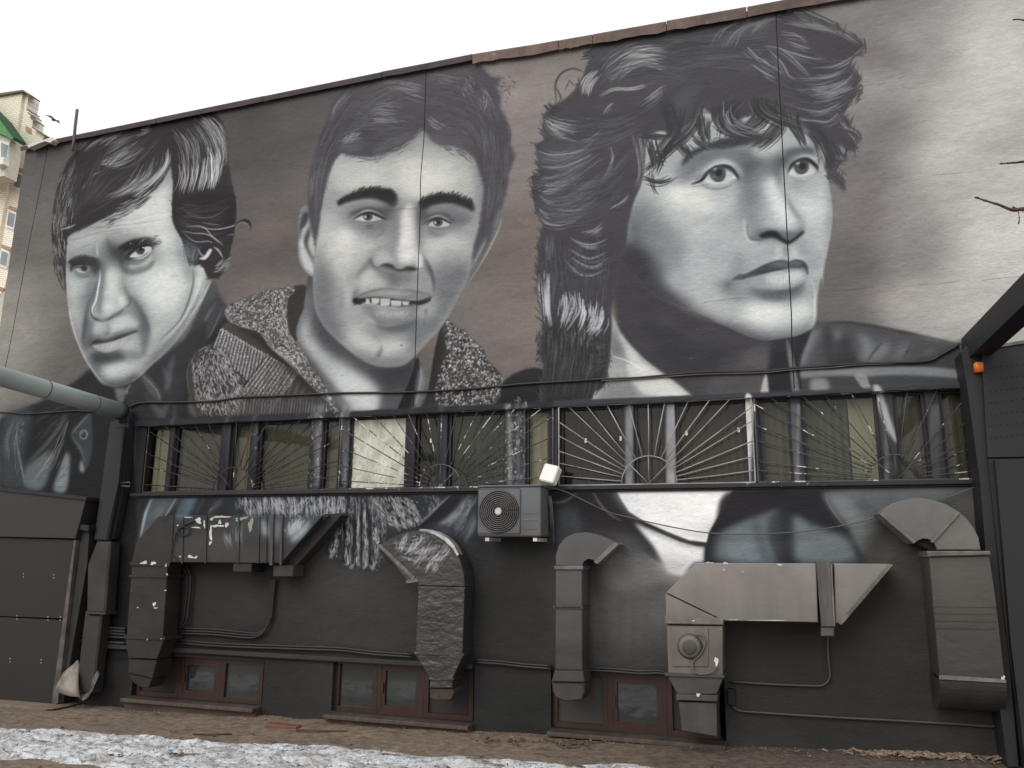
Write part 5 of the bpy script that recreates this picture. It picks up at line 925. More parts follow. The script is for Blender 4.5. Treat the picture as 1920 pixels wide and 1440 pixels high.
for q in (((BL,0,-.4),(BL,9,-.4),(BL,9,rz(BL)),(BL,0,rz(BL))),((BR,0,-.4),(BR,9,-.4),(BR,9,rz(BR)),(BR,0,rz(BR))),((BL,9,-.4),(BR,9,-.4),(BR,9,rz(BR)),(BL,9,rz(BL)))): bm.faces.new([bm.verts.new(p) for p in q])
me_w=finish('wall',bm,PAINT,build); 
ROOM=mat('room_plaster',(120,118,100),(100,98,84),rough=.9,bump=0)
# rooms behind the openings
bm=bmesh.new()
def room(bm,x0,x1,y0,y1,z0,z1):
    p=[bm.verts.new(c) for c in ((x0,y0,z0),(x1,y0,z0),(x1,y1,z0),(x0,y1,z0),(x0,y0,z1),(x1,y0,z1),(x1,y1,z1),(x0,y1,z1))]
    for f in ((0,1,2,3),(4,5,6,7),(1,2,6,5),(3,0,4,7),(2,3,7,6)): bm.faces.new([p[i] for i in f])
room(bm,BX0-.2,BX1+.2,TH,3.2,BZ0-.3,BZ1+.1)
for h in base_w: room(bm,h[0]-.1,h[1]+.1,TH,1.6,h[2]-.2,h[3]+.1)
finish('inner_room',bm,ROOM,build)
bm=bmesh.new(); q=[bm.verts.new(p) for p in ((BL,.02,rz(BL)-.02),(BR,.02,rz(BR)-.02),(BR,9,rz(BR)-.02),(BL,9,rz(BL)-.02))]; bm.faces.new(q); finish('roof',bm,mat('roof_felt',(70,66,64)),build)
# coping: folded brown sheets along the eaves
COP=mat('brown_flashing',(112,92,82),(78,66,62),scale=5,rough=.5,bump=.25,bscale=9,metal=.15,speck=((150,134,124),9,.68))
COPD=mat('dark_flashing',(88,76,82),(62,56,62),scale=2,rough=.5,bump=.2,bscale=9)
cut=[BL-.03]+[V3(x,y,0).x for x,y in ((300,220),(500,179),(720,134),(889,101),(1050,76),(1113,66),(1250,41),(1400,14))]+[1.6,3.2,BR]
rr=random.Random(8)
for i,(a,b) in enumerate(zip(cut,cut[1:])):
    bm=bmesh.new(); n=9; d=.06 if i<4 else .10; top=.012+rr.uniform(-.006,.008); prev=None
    for k in range(n+1):
        x=a+.004+(b-a-.008)*k/n; z=rz(x); lo=z-d-rr.uniform(0,.008 if i<4 else .022); p=[bm.verts.new(c) for c in ((x,-.055,lo),(x,-.075,z+top-.02),(x,-.06,z+top),(x,.25,z+top+.03),(x,.25,z-.02))]
        if prev:
            for u in range(4): bm.faces.new((prev[u],p[u],p[u+1],prev[u+1]))
        prev=p
    o=finish('coping_sheet',bm,COPD if i<4 else COP,build)
    md=o.modifiers.new('s','SOLIDIFY'); md.thickness=.006
# corner sheet, bent up
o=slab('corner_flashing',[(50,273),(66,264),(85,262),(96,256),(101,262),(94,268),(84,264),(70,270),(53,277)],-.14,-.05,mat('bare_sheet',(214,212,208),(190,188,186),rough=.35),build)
# joints and cracks in the render
DARK=mat('joint_dark',(34,32,32),rough=.9,bump=0)  # plain dark colour of joints, strap slots and hood opening
for px in ([(799,128),(797,190),(795,260),(789,330),(788,400),(785,480),(782,560),(779,650),(776,738),(776,765)],[(1455,25),(1457,70),(1460,140),(1464,210),(1468,290),(1474,400),(1479,500),(1484,590),(1485,650),(1490,740)],[(92,262),(80,330),(66,400),(52,470),(37,550),(24,620),(10,690)]):
    tube('joint_strip',[p+Vector((0,.004,0)) for p in spl(px,0,3)],.0075,DARK,build,5)
# ledges
SILL=mat('sill_paint',(46,44,46),(36,35,37),bump=.3,bscale=30,speck=((150,140,130),16,.66))
LINT=mat('lintel_paint',(52,48,48),(40,38,39),bump=.4,bscale=18)
box('sill',BX0-.12,BX1,-.045,.10,BZ0-.035,BZ0+.005,SILL,build,.006)
box('sill',BX0-.1,BX1,-.022,.0,BZ0-.050,BZ0-.038,LINT,build,.004)
bm=bmesh.new(); prev=None; rr=random.Random(2)
for k in range(91):
    x=BX0-.15+(BX1-BX0+.15)*k/90; dz=rr.uniform(-.012,.012); p=[bm.verts.new(c) for c in ((x,-.002,BZ1+.07+dz),(x,-.045,BZ1+.05+dz),(x,-.05,BZ1-.005+dz*.5),(x,.06,BZ1-.01))]
    if prev:
        for u in range(3): bm.faces.new((prev[u],p[u],p[u+1],prev[u+1]))
    prev=p
finish('lintel',bm,PAINT,build)
pl=V3(600,1232,0).z
box('plinth_ledge',V3(196,1215,0).x,V3(889,1240,0).x,-.06,.0,pl-.035,pl+.02,mat('ledge_paint',(50,47,46),(40,38,38),bump=.4,bscale=20),build,.012)
# ---- strip window
WY=.10
FR=mat('dark_window_frame',(34,33,36),(26,25,28),rough=.45,bump=.05)
POST=mat('painted_post',(50,50,54),mural=(-5,-4),rough=.6,bump=.2,bscale=30,spec=.15)
def xz(x,y,Y): p=V3(x,y,Y); return p.x,p.z
panes=[(283,318,'b'),(335,415,'o'),(440,470,'bo'),(492,582,'o2'),(612,636,'b2'),(663,761,'film'),(787,821,'d'),(847,945,'g'),(993,1028,'b'),(1058,1167,'k'),(1197,1242,'k'),(1275,1397,'k2'),(1433,1480,'g2'),(1513,1645,'bl'),(1688,1735,'o3'),(1775,1812,'o3')]
CT={'b':((182,178,150),0,1),'o':((104,104,90),0,1),'o2':((108,107,86),0,1),'o3':((112,112,98),0,1),'g':((80,86,76),0,1),'g2':((98,98,84),0,1),'bl':((92,96,84),0,1),'bo':((140,128,104),0,1),'b2':((132,124,108),0,1),'d':((62,60,50),0,1),'k':((60,56,44),0,1),'k2':((66,56,44),0,1)}
zt=BZ1-.005; zbm=BZ0+.005
def frame(name,x0,x1,z0,z1,y,w,dpt,m,parent,mid=False):
    bm=bmesh.new(); add_box(bm,x0,x1,y-dpt,y,z0,z0+w); add_box(bm,x0,x1,y-dpt,y,z1-w,z1); add_box(bm,x0,x0+w,y-dpt,y,z0+w,z1-w); add_box(bm,x1-w,x1,y-dpt,y,z0+w,z1-w)
    return finish(name,bm,m,parent)
edges=[]
for i,(a,b,k) in enumerate(panes):
    xa,xb_=V3(a,850,WY).x,V3(b,850,WY).x; w=.028; edges.append((xa-w,xb_+w))
    wn=frame('window',xa-w,xb_+w,zbm,zt,WY+.02,w,.05,FR,build)
    if k=='film':
        m,nt,bb=base('plastic_film'); c=mixc(nt,ramp(nt,noise(nt,5,6,.65,(2,1,1)),.35,.65),(.52,.52,.42),(.84,.85,.74)); nt.links.new(c,bb.inputs['Base Color']); bb.inputs['Roughness'].default_value=.22; bb.inputs['Specular IOR Level'].default_value=.9
        vo=N(nt,'TexVoronoi',feature='DISTANCE_TO_EDGE'); gg=N(nt,'NewGeometry'); mp=N(nt,'Mapping'); mp.inputs['Scale'].default_value=(9,1,5); mp.inputs['Rotation'].default_value=(0,.6,0); nt.links.new(gg.outputs['Position'],mp.inputs[0]); nt.links.new(mp.outputs[0],vo.inputs['Vector'])
        bp=N(nt,'Bump'); bp.inputs['Strength'].default_value=1; bp.inputs['Distance'].default_value=.05; nt.links.new(noise(nt,7,6,.7,(2.2,1,.8)),bp.inputs['Height']); nt.links.new(bp.outputs[0],bb.inputs['Normal'])
        bm=bmesh.new(); nx,nz=24,24; rows=[]; r2=random.Random(3)
        for q in range(nz+1): rows.append([bm.verts.new((xa+(xb_-xa)*p/nx,WY-.012+r2.uniform(-.006,.006),zbm+w+(zt-zbm-2*w)*q/nz)) for p in range(nx+1)])
        for A,B in zip(rows,rows[1:]):
            for p in range(nx): bm.faces.new((A[p],A[p+1],B[p+1],B[p]))
        o=finish('pane',bm,m,wn,True); o['label']='pane covered with crumpled pale plastic film'
    else:
        bm=bmesh.new(); bm.faces.new([bm.verts.new(p) for p in ((xa,WY-.004,zbm+w),(xb_,WY-.004,zbm+w),(xb_,WY-.004,zt-w),(xa,WY-.004,zt-w))]); finish('pane',bm,GLASS,wn)
        if k in CT:
            c,s,e=CT[k]; cm=mat('curtain_'+k,c,tuple(int(v*.88) for v in c),scale=2,rough=.9,bump=0,stretch=(3,1,.3))
            bm=bmesh.new(); x0_,x1_=xa-.05,xa+(xb_-xa)*e+(.05 if e==1 else 0); n=max(4,int((x1_-x0_)/.035)); pr=None
            for q in range(n+1):
                x=x0_+(x1_-x0_)*q/n; y=WY+.065+(.014 if q%2 else -.010); p=(bm.verts.new((x,y,zbm-.02)),bm.verts.new((x,y,zt+.02)))
                if pr: bm.faces.new((pr[0],p[0],p[1],pr[1]))
                pr=p
            finish('curtain',bm,cm,build)
        if k=='bl':
            sm=mat('blind_slat',(146,148,126),(132,134,112),rough=.8,bump=0)
            for q in range(9):
                x=xa+(xb_-xa)*(.64+.045*q); bm=bmesh.new(); add_box(bm,x,x+.03,WY+.03,WY+.036,zbm+.02,zt-.02); finish('blind_slat',bm,sm,build)
# posts between panes carry the wall painting
ex=[BX0]+[v for e in edges for v in e]+[BX1]
for i in range(0,len(ex)-1,2):
    a,b=ex[i],ex[i+1]
    if b-a>.012:
        w=b-a; o=box('post',a+.001,b-.001,WY-.075,WY+.03,zbm,zt,POST,build,.008)
# frames standing at the joins of the four window units
for x in (1043,1422):
    X=V3(x,850,0).x; box('mullion',X-.012,X+.012,WY-.10,WY-.05,zbm,zt,FR,build,.003)
for x,y in ((1098,826),(1164,822),(1287,812),(1385,806),(808,826)):   # small clips stuck on the panes
    p=V3(x,y,WY-.02); 
    o=box('window_clip',p.x-.012,p.x+.012,p.y,p.y+.008,p.z-.022,p.z+.022,mat('clip_plastic',(226,222,196),rough=.4,bump=0),build)
# ---- basement windows
BRN=mat('brown_pvc',(58,34,26),(44,28,23),scale=6,rough=.45,bump=.1,bscale=30,stretch=(4,1,1))
BG=mat('basement_glass',(50,54,53),(44,48,47),scale=.8,rough=.06,spec=.8,bump=.02,bscale=2)
BD=mat('dark_board',(46,42,40),rough=.8)
def sash(px0,px1,py0,py1,open_=False):
    Y=.13; x0,z0=xz(px0,py1,Y); x1,_=xz(px1,py1,Y); _,z1=xz((px0+px1)/2,py0,Y)
    w=.055; s=frame('window',x0,x1,z0,z1,Y,w,.07,BRN,build)
    if open_: frame('sash',x0+w,x1-w,z0+w,z1-w,Y-.01,.045,.055,BRN,s); box('pane',x0+w+.045,x1-w-.045,Y-.04,Y-.03,z0+w+.045,z1-w-.045,BG,s)
    else: box('pane',x0+w,x1-w,Y-.04,Y-.03,z0+w,z1-w,BG,s)
for h,items in zip(base_w,([(265,345,0),(345,422,1),(422,500,0)],[(618,712,0),(712,800,1),(800,892,0)],[(1033,1142,0),(1142,1252,1),(1252,1350,0)])):
    Y=.13; 
    for a,b,op in items:
        ym={0:1270,1:1295,2:1320}[base_w.index(h)]
        x0,x1=max(V3(a,ym,Y).x,h[0]),min(V3(b,ym,Y).x,h[1]); z0,z1=h[2],h[3]; w=.05
        s=frame('window',x0+.001,x1-.001,z0,z1,Y,w,.07,BRN,build)
        if op: frame('sash',x0+w,x1-w,z0+w,z1-w,Y-.01,.045,.055,BRN,s); box('pane',x0+w+.046,x1-w-.046,Y-.04,Y-.03,z0+w+.046,z1-w-.046,BG,s); box('handle',x0+w+.012,x0+w+.03,Y-.09,Y-.066,(z0+z1)/2-.05,(z0+z1)/2+.05,mat('handle_metal',(60,44,38),rough=.4),s)
        else: box('pane',x0+w,x1-w,Y-.04,Y-.03,z0+w,z1-w,BG if b<720 and a<712 and not (a==265) else (BD if a in (265,800,1252) else mat('grey_board',(62,60,58),(54,52,50),rough=.7)),s)
BS=mat('sill_board',(84,72,65),(62,53,48),scale=5,rough=.6,bump=.3,bscale=20,stretch=(3,1,1),speck=((150,140,134),22,.68))
for h,(a,b,y) in zip(base_w,((250,491,1320),(612,888,1345),(1033,1285,1380))):
    o=box('window_sill',h[0]-.0,h[1]-.0,-.17,.12,h[2]-.045,h[2]-.003,BS,build,.008)
    box('base_kerb',h[0],h[1],-.10,.0,-.3,h[2]-.046,mat('kerb_render',(84,66,56),(60,48,42),scale=6,bump=.6,bscale=14),build,.01)
# ------------------------------------------------------------------ sunburst grilles
def grille_mat(name,c1,c2,m2,th):
    return mat(name,c1,c2,scale=2.3,rough=.5,bump=.1,speck=(m2,5,th))
GM=[grille_mat('grille_dark',(58,56,57),(38,37,38),(176,174,172),.62),grille_mat('grille_mixed',(92,90,88),(44,43,44),(206,202,196),.56),grille_mat('grille_pale',(170,170,170),(112,110,110),(60,58,60),.66),grille_mat('grille_grey',(84,83,86),(50,49,52),(196,196,198),.58)]
GL=['black sunburst window grille at the left end of the strip window','sunburst window grille in front of the film covered pane','pale painted sunburst window grille above the white shirt','dark grey sunburst window grille beside the steel post']
bpy.context.view_layer.update()
for gi,(cx,cy,r,x0,x1) in enumerate(((436,919,37,274,634),(825,907,39,638,1037),(1217,905,52,1048,1414),(1682,904,51,1420,1826))):
    Y=-.02; c=V3(cx,cy,Y); c.z=BZ0+.02; R=V3(cx+r,cy,Y).x-c.x; R=(R+abs(c.x-V3(cx-r,cy,Y).x))/2; xa,xb_=V3(x0,860,Y).x,V3(x1,860,Y).x; zt_=BZ1-.01
    t=thing('window_grille',GL[gi],'grille',(c.x,Y,c.z),'sunburst grilles over the strip window'); rb=.0065; gm=GM[gi]; rr=random.Random(gi)
    tube('hub_arc',[c+Vector((R*math.cos(a),0,R*math.sin(a))) for a in np.linspace(0,math.pi,17)],rb,gm,t,6)
    for a in (45,90,135):
        a=math.radians(a); tube('spoke',[c+Vector((R*.12*math.cos(a)*(1 if a<2 else 1),0,0)),c+Vector((R*math.cos(a),0,R*math.sin(a)))] if False else [c,c+Vector((R*math.cos(a),0,R*math.sin(a)))],rb*.9,gm,t,6)
    angs=[5,13,21,29,36.5,44,53,64,77,90,103,116,127,136,143.5,151,159,167,175] if gi!=3 else [6,14,22,30,39,50,63,78,96,112,124,134,142,149,156,163,170,176]
    for a in angs:
        a=math.radians(a+rr.uniform(-1.2,1.2)); dx,dz=math.cos(a),math.sin(a); L=(zt_-c.z)/max(dz,1e-3)
        if dx>0: L=min(L,(xb_-c.x)/dx)
        elif dx<0: L=min(L,(xa-c.x)/dx)
        e=c+Vector((L*dx,rr.uniform(-.012,.012),L*dz)); s=c+Vector((R*dx,0,R*dz)); mid=(s+e)/2+Vector((rr.uniform(-.006,.006),0,rr.uniform(-.006,.006)))
        tube('ray_bar',[s,mid,e],rb*rr.uniform(.75,1),gm,t,6)
    bm=bmesh.new(); 
    for q in ((xa,xb_,c.z-.012,c.z),(xa,xb_,zt_,zt_+.012)): add_box(bm,q[0],q[1],Y-.008,Y+.008,q[2],q[3])
    for X in (xa,xb_): add_box(bm,X-.006,X+.006,Y-.008,Y+.008,c.z,zt_)
    finish('edge_frame',bm,gm,t)
# ------------------------------------------------------------------ air conditioner
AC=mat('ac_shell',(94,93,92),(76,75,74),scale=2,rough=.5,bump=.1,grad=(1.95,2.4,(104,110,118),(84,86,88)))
ACD=mat('ac_dark',(30,29,30),rough=.7,bump=0); ACL=mat('ac_lip',(112,110,108),(92,90,88),rough=.5); CHP=mat('chipped_white',(212,208,202),(180,176,170),rough=.6)
Yf=-.40; x0=V3(897,960,Yf).x; x1=V3(1014,960,Yf).x; z0=V3(955,1006,Yf).z; z1=V3(955,913,Yf).z
ac=thing('air_conditioner','grey outdoor air conditioner unit with round fan, mounted under the strip window','air conditioner',(x0,Yf,z0))
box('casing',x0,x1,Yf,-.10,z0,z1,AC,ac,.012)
fx,fz=V3(936,959,Yf).x,V3(936,959,Yf).z; fr=V3(974,959,Yf).x-fx
bm=bmesh.new(); s=fr*1.06; add_box(bm,fx-s,fx+s,Yf-.012,Yf-.001,fz-s*.98,fz+s,.01); finish('fan_surround',bm,AC,ac)
bm=bmesh.new(); bmesh.ops.create_cone(bm,cap_ends=True,segments=48,radius1=fr,radius2=fr,depth=.006,matrix=Matrix.Translation((fx,Yf-.016,fz))@Matrix.Rotation(math.pi/2,4,'X')); finish('fan_opening',bm,ACD,ac)
for k in range(9):
    R=fr*(.2+.8*k/8.4); tube('guard_ring',[(fx+R*math.cos(a),Yf-.028,fz+R*math.sin(a)) for a in np.linspace(0,2*math.pi,41)],.0042,ACL,ac,5)
bm=bmesh.new()
for a in range(0,360,60): a=math.radians(a+30); add_tube(bm,[(fx,Yf-.023,fz),(fx+fr*math.cos(a),Yf-.023,fz+fr*math.sin(a))],.003,5)
finish('guard_stay',bm,ACD,ac)
for k in range(3):
    a0=math.radians(120*k+20); bm=bmesh.new(); pr=None
    for q in range(7):
        a=a0+math.radians(10*q); p=(bm.verts.new((fx+.15*fr*math.cos(a),Yf-.0195,fz+.15*fr*math.sin(a))),bm.verts.new((fx+.92*fr*math.cos(a),Yf-.0205+.001*q*0,fz+.92*fr*math.sin(a))))
        if pr: bm.faces.new((pr[0],pr[1],p[1],p[0]))
        pr=p
    finish('fan_blade',bm,mat('fan_blade',(44,42,42),rough=.6,bump=0),ac)
bm=bmesh.new(); bmesh.ops.create_cone(bm,cap_ends=True,segments=24,radius1=fr*.17,radius2=fr*.15,depth=.012,matrix=Matrix.Translation((fx,Yf-.034,fz))@Matrix.Rotation(math.pi/2,4,'X')); finish('fan_cap',bm,mat('fan_cap',(206,204,200),(190,188,184),rough=.4),ac)
for k,y in enumerate((962,975,991)):
    p=V3(981,y,Yf); q=V3(1006,y,Yf); box('handle_slot',p.x,q.x,Yf-.006,Yf+.001,p.z-.006,p.z+.006,AC if k!=1 else ACL,ac)
box('top_lid',x0-.006,x1+.006,Yf-.008,-.10,z1+.001,z1+.02,AC,ac,.005)
for x in (912,1002):
    X=V3(x,1008,Yf).x; bm=bmesh.new(); add_box(bm,X-.02,X+.02,Yf+.02,0,z0-.045,z0-.012); finish('bracket',bm,CHP,ac)
bm=bmesh.new(); rr=random.Random(4)
for k in range(3):
    add_tube(bm,[(x1+.01+.012*k,-.16,z1-.08),(x1+.03+.01*k,-.15,z1-.2),(x1+.02+.015*k,-.12,z0+.15),(x1+.045,-.08,z0+.02-.05*k),(x1+.045,-.03,z0-.1)],.008,6)
finish('pipes',bm,mat('pipe_wrap',(96,94,92),(60,58,58),rough=.6),ac,True)
# ------------------------------------------------------------------ ventilation ducts
def wrinkle(m,s=.8,sc=9):
    s*=.65
    nt=m.node_tree; b=nt.nodes['Principled BSDF']; bp=N(nt,'Bump'); bp.inputs['Strength'].default_value=s; bp.inputs['Distance'].default_value=.05
    nn=noise(nt,sc*.7,3.5,.5,(1,1,1.9)); mt=N(nt,'Math',operation='ABSOLUTE'); sb=N(nt,'Math',operation='SUBTRACT'); nt.links.new(nn,sb.inputs[0]); sb.inputs[1].default_value=.5; nt.links.new(sb.outputs[0],mt.inputs[0]); nt.links.new(mt.outputs[0],bp.inputs['Height'])
    old=b.inputs['Normal'].links[0].from_socket if b.inputs['Normal'].links else None
    if old: nt.links.new(old,bp.inputs['Normal'])
    nt.links.new(bp.outputs[0],b.inputs['Normal']); return m
D1=mat('duct_black',(48,46,44),(37,36,35),scale=3,rough=.5,bump=.15,spec=.3,bscale=14)
D1V=mat('duct_black_chipped',(50,48,46),(37,36,35),scale=3,rough=.5,bump=.15,spec=.3,bscale=14)
D1H=mat('duct_carrying_paint',(58,56,54),(46,44,43),scale=1.6,rough=.5,bump=.1,mural=(1.62,1.86),spec=.3)
D2=wrinkle(mat('duct_foil_black',(54,52,50),(40,39,38),scale=2.5,rough=.36,bump=.1,spec=.6),.8,7)
D2T=wrinkle(mat('duct_foil_painted',(60,58,56),(46,44,43),scale=2.5,rough=.42,bump=.1,mural=(1.2,1.5)),.7,7)
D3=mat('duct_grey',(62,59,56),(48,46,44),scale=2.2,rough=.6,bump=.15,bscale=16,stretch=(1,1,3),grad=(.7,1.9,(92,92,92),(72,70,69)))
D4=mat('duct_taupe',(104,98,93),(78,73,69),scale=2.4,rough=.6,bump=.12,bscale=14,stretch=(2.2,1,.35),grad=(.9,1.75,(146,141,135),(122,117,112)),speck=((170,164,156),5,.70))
D4L=mat('duct_taupe_low',(74,70,66),(54,51,48),scale=2.4,rough=.6,bump=.2,bscale=14)
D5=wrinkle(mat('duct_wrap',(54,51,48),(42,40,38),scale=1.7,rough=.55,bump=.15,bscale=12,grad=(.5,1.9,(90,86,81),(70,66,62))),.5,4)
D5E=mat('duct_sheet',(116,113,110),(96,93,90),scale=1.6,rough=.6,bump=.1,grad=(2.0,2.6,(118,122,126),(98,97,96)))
LIP=mat('duct_lip',(120,114,108),(84,80,76),scale=6,rough=.5,bump=.2)
def arcpx(c,p,q,n=9,big=False):
    """measured points on an arc about centre c from p to q"""
    a0=math.atan2(p[1]-c[1],p[0]-c[0]); a1=math.atan2(q[1]-c[1],q[0]-c[0]); r0=math.hypot(p[0]-c[0],p[1]-c[1]); r1=math.hypot(q[0]-c[0],q[1]-c[1])
    d=a1-a0
    if d>math.pi: d-=2*math.pi
    if d<-math.pi: d+=2*math.pi
    if big: d=d-2*math.pi if d>0 else d+2*math.pi
    return [(c[0]+(r0+(r1-r0)*k/n)*math.cos(a0+d*k/n),c[1]+(r0+(r1-r0)*k/n)*math.sin(a0+d*k/n)) for k in range(n+1)]
def duct(label,first):
    p=V3(*first); return thing('ventilation_duct',label,'duct',(p.x,p.y,p.z),'ventilation ducts on the wall')
# 1: left duct, mitred corner and pointed end
t=duct('black duct with chipped white patches and pointed open end, leftmost of the wall ducts',(243,1290,-.3)); Y=-.31
slab('duct_body',[(327,965),(500,968),(500,1056),(322,1054)],Y,-.06,D1H,t)
slab('duct_body',[(501,968),(600,966),(608,963),(527,1056),(501,1056)],Y,-.06,D1H,t)
slab('mitre_corner',[(297,968),(326,966),(321,1054),(314,1060),(246,1058),(254,1018)],Y,-.06,D1,t)
slab('duct_body',[(247,1061),(314,1060),(305,1196),(237,1192)],Y,-.08,D1V,t)
slab('transition',[(234,1194),(308,1197),(294,1236),(240,1234)],Y,-.10,D1,t); slab('duct_body',[(241,1236),(294,1238),(285,1272),(240,1262)],Y+.01,-.06,D1,t)
slab('lower_elbow',[(240,1263),(285,1273),(278,1290),(262,1288),(250,1280)],Y+.02,-.06,D1,t)
slab('hood_shade_wedge',[(528,1057),(600,966),(632,962),(640,966),(545,1072)],Y+.12,-.02,mat('hood_shade',(38,36,36),(46,42,40),rough=.8),t)  # dark wedge: protruding hood end, its shadow put into the colour
for x in (341,385,446,484,): slab('rib',[(x,966),(x+3,966),(x+1,1056),(x-2,1056)],Y-.012,Y+.0,D1H,t,bev=0)
for x,w_ in ((508,10),(527,6)): slab('flange',[(x,964),(x+w_*.5,964),(x+w_*.5-3,1060),(x-3,1060)],Y-.025,Y,mat('flange_red',(78,68,66),(58,60,64),scale=5,rough=.5),t,bev=0)
slab('flange',[(243,1054),(318,1056),(317,1062),(244,1060)],Y-.015,Y,LIP if False else D1,t,bev=0); slab('flange',[(242,1078),(313,1079),(313,1083),(242,1082)],Y-.02,-.06,D1,t,bev=0); slab('flange',[(232,1191),(309,1194),(309,1200),(232,1197)],Y-.02,-.06,LIP if False else D1,t,bev=0)
slab('hanger_box',[(437,1056),(472,1056),(471,1073),(436,1072)],Y+.02,-.05,D1,t); slab('hanger_box',[(512,1060),(550,1060),(549,1081),(512,1081)],Y+.05,-.05,mat('hanger',(60,57,56),(50,48,47)),t)
CH2=mat('chipped_green',(150,156,138),(132,138,120),rough=.7)
def blotch(cx,cy,w,h,Y,m,parent,seed,name='paint_chip'):
    r=random.Random(seed); n=16; ph=[r.uniform(0,6) for _ in range(3)]
    def rad(a): return 1+.28*math.sin(2*a+ph[0])+.2*math.sin(3*a+ph[1])+.16*math.sin(5*a+ph[2])
    slab(name,[(cx+w/2*math.cos(a)*rad(a),cy+h/2*math.sin(a)*rad(a)) for a in [2*math.pi*k/n for k in range(n)]],Y-.0035,Y-.0005,m,parent,bev=0)
for k,(cx,cy,w,h,m) in enumerate(((372,976,12,9,CHP),(368,989,13,3,CHP),(383,983,3,13,CHP),(352,970,14,2.5,CHP),(415,969,26,4,CHP),(397,973,7,5,CHP),(395,1000,6,22,CHP),(408,986,19,5,CHP),(412,979,4,10,CHP),(425,984,6,9,CHP),(394,1018,5,6,CHP),(453,972,20,6,CH2),(470,984,8,26,CH2),(446,976,6,7,CH2),(340,1044,6,5,CHP),(357,1044,12,5,CHP),(333,985,3,3,CHP),(367,1045,5,5,CHP))):
    blotch(cx,cy,w,h,Y,m,t,k)
for k,(cx,cy,w,h) in enumerate(((270,1055,11,6),(287,1056,8,7),(311,1060,3,5),(313,1077,3,4),(289,1133,5,8),(292,1140,6,2.5),(258,1139,4,1.5),(310,1107,3,2.5),(276,1199,2,2),(302,1198,2,2))): blotch(cx,cy,w,h,Y-.016 if cy<1064 else (Y if cy<1190 else Y-.021),CHP,t,40+k)
# loose cable coil on the duct
tube('cable_coil',spl([(335,1055),(322,1040),(325,1020),(333,995),(345,985),(362,978)],Y-.02),.008,D1,t); tube('cable_coil',spl([(333,996),(338,1004),(350,1003),(356,994),(346,988),(338,992)],Y-.02),.007,D1,t)
# 2: middle duct wrapped in foil
t=duct('black foil wrapped duct with a fan shaped hood, left of the air conditioner',(840,1310,-.3)); Y=-.32
arc=arcpx((775,1085),(709,1024),(872,1090),10)
outer=[(709,1024),(730,1010),(757,999),(785,994),(812,997),(834,1008),(852,1028),(864,1054),(870,1080),(871,1100)]
slab('fan_hood',outer+[(785,1098),(783,1090),(776,1086),(762,1088),(750,1070)],Y,-.06,D2T,t)
slab('duct_body',[(784,1102),(871,1104),(867,1226),(779,1222)],Y,-.08,D2,t); slab('transition',[(777,1224),(869,1228),(848,1273),(806,1272)],Y-.01,-.1,D2,t)
slab('duct_body',[(806,1273),(848,1274),(848,1290),(805,1290)],Y,-.1,D2,t); slab('lower_elbow',[(805,1291),(849,1291),(851,1300),(845,1312),(815,1313),(806,1308)],Y+.03,-.06,mat('rust_metal',(70,56,48),(48,44,42),scale=14,rough=.7),t)
slab('flange',[(707,1023),(713,1020),(778,1082),(774,1088)],Y-.02,-.06,mat('foil_edge',(124,118,110),(80,76,72),scale=8,rough=.4),t,bev=.002); slab('flange',[(760,1088),(783,1084),(784,1091),(762,1094)],Y-.015,-.06,LIP,t,bev=.002)
slab('flange',[(776,1221),(870,1225),(869,1231),(776,1227)],Y-.02,-.08,D2,t,bev=.003); slab('flange',[(804,1270),(850,1271),(850,1276),(804,1275)],Y-.018,-.1,D2,t,bev=.002); slab('flange',[(783,1099),(872,1101),(872,1105),(783,1103)],Y-.01,-.08,D2,t,bev=.002)
slab('bright_rim',[(786,992),(800,992),(820,998),(840,1010),(852,1024),(860,1040),(857,1042),(848,1028),(834,1014),(816,1003),(799,997),(787,996)],Y-.006,-.2,mat('bare_foil',(206,206,208),(120,118,118),scale=7,rough=.3,metal=.3,bump=.4,bscale=12),t,bev=0)
blotch(612*0+616,1*1228,12,10,-.0,D2,t,77) if False else None
# 3: slim duct
t=duct('slim grey duct with a goose neck hood, right of the air conditioner',(1065,1310,-.35)); Y=-.34
slab('fan_hood',[(1042,1061),(1042,1040),(1048,1022),(1060,1008),(1078,1000),(1098,998),(1118,1002),(1138,1010),(1153,1018),(1116,1054),(1112,1048),(1102,1046),(1093,1052),(1091,1062)],Y,-.06,D3,t)
slab('mouth_flange',[(1152,1016),(1160,1021),(1120,1058),(1113,1054)],Y-.02,-.04,LIP,t,bev=.003)
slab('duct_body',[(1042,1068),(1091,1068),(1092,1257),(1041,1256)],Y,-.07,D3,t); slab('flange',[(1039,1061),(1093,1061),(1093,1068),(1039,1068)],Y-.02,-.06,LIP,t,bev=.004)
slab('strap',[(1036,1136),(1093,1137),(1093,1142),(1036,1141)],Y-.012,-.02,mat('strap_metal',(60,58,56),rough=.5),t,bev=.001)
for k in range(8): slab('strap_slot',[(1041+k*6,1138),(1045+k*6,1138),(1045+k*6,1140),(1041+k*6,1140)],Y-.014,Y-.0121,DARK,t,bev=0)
slab('transition',[(1040,1257),(1093,1258),(1096,1279),(1034,1278)],Y-.02,-.06,D3,t); slab('lower_elbow',[(1034,1279),(1096,1280),(1096,1300),(1090,1313),(1060,1316),(1042,1308),(1036,1296)],Y,-.05,mat('duct_grey_dark',(66,64,63),(50,48,47),scale=2.4,rough=.6),t,bev=.012)
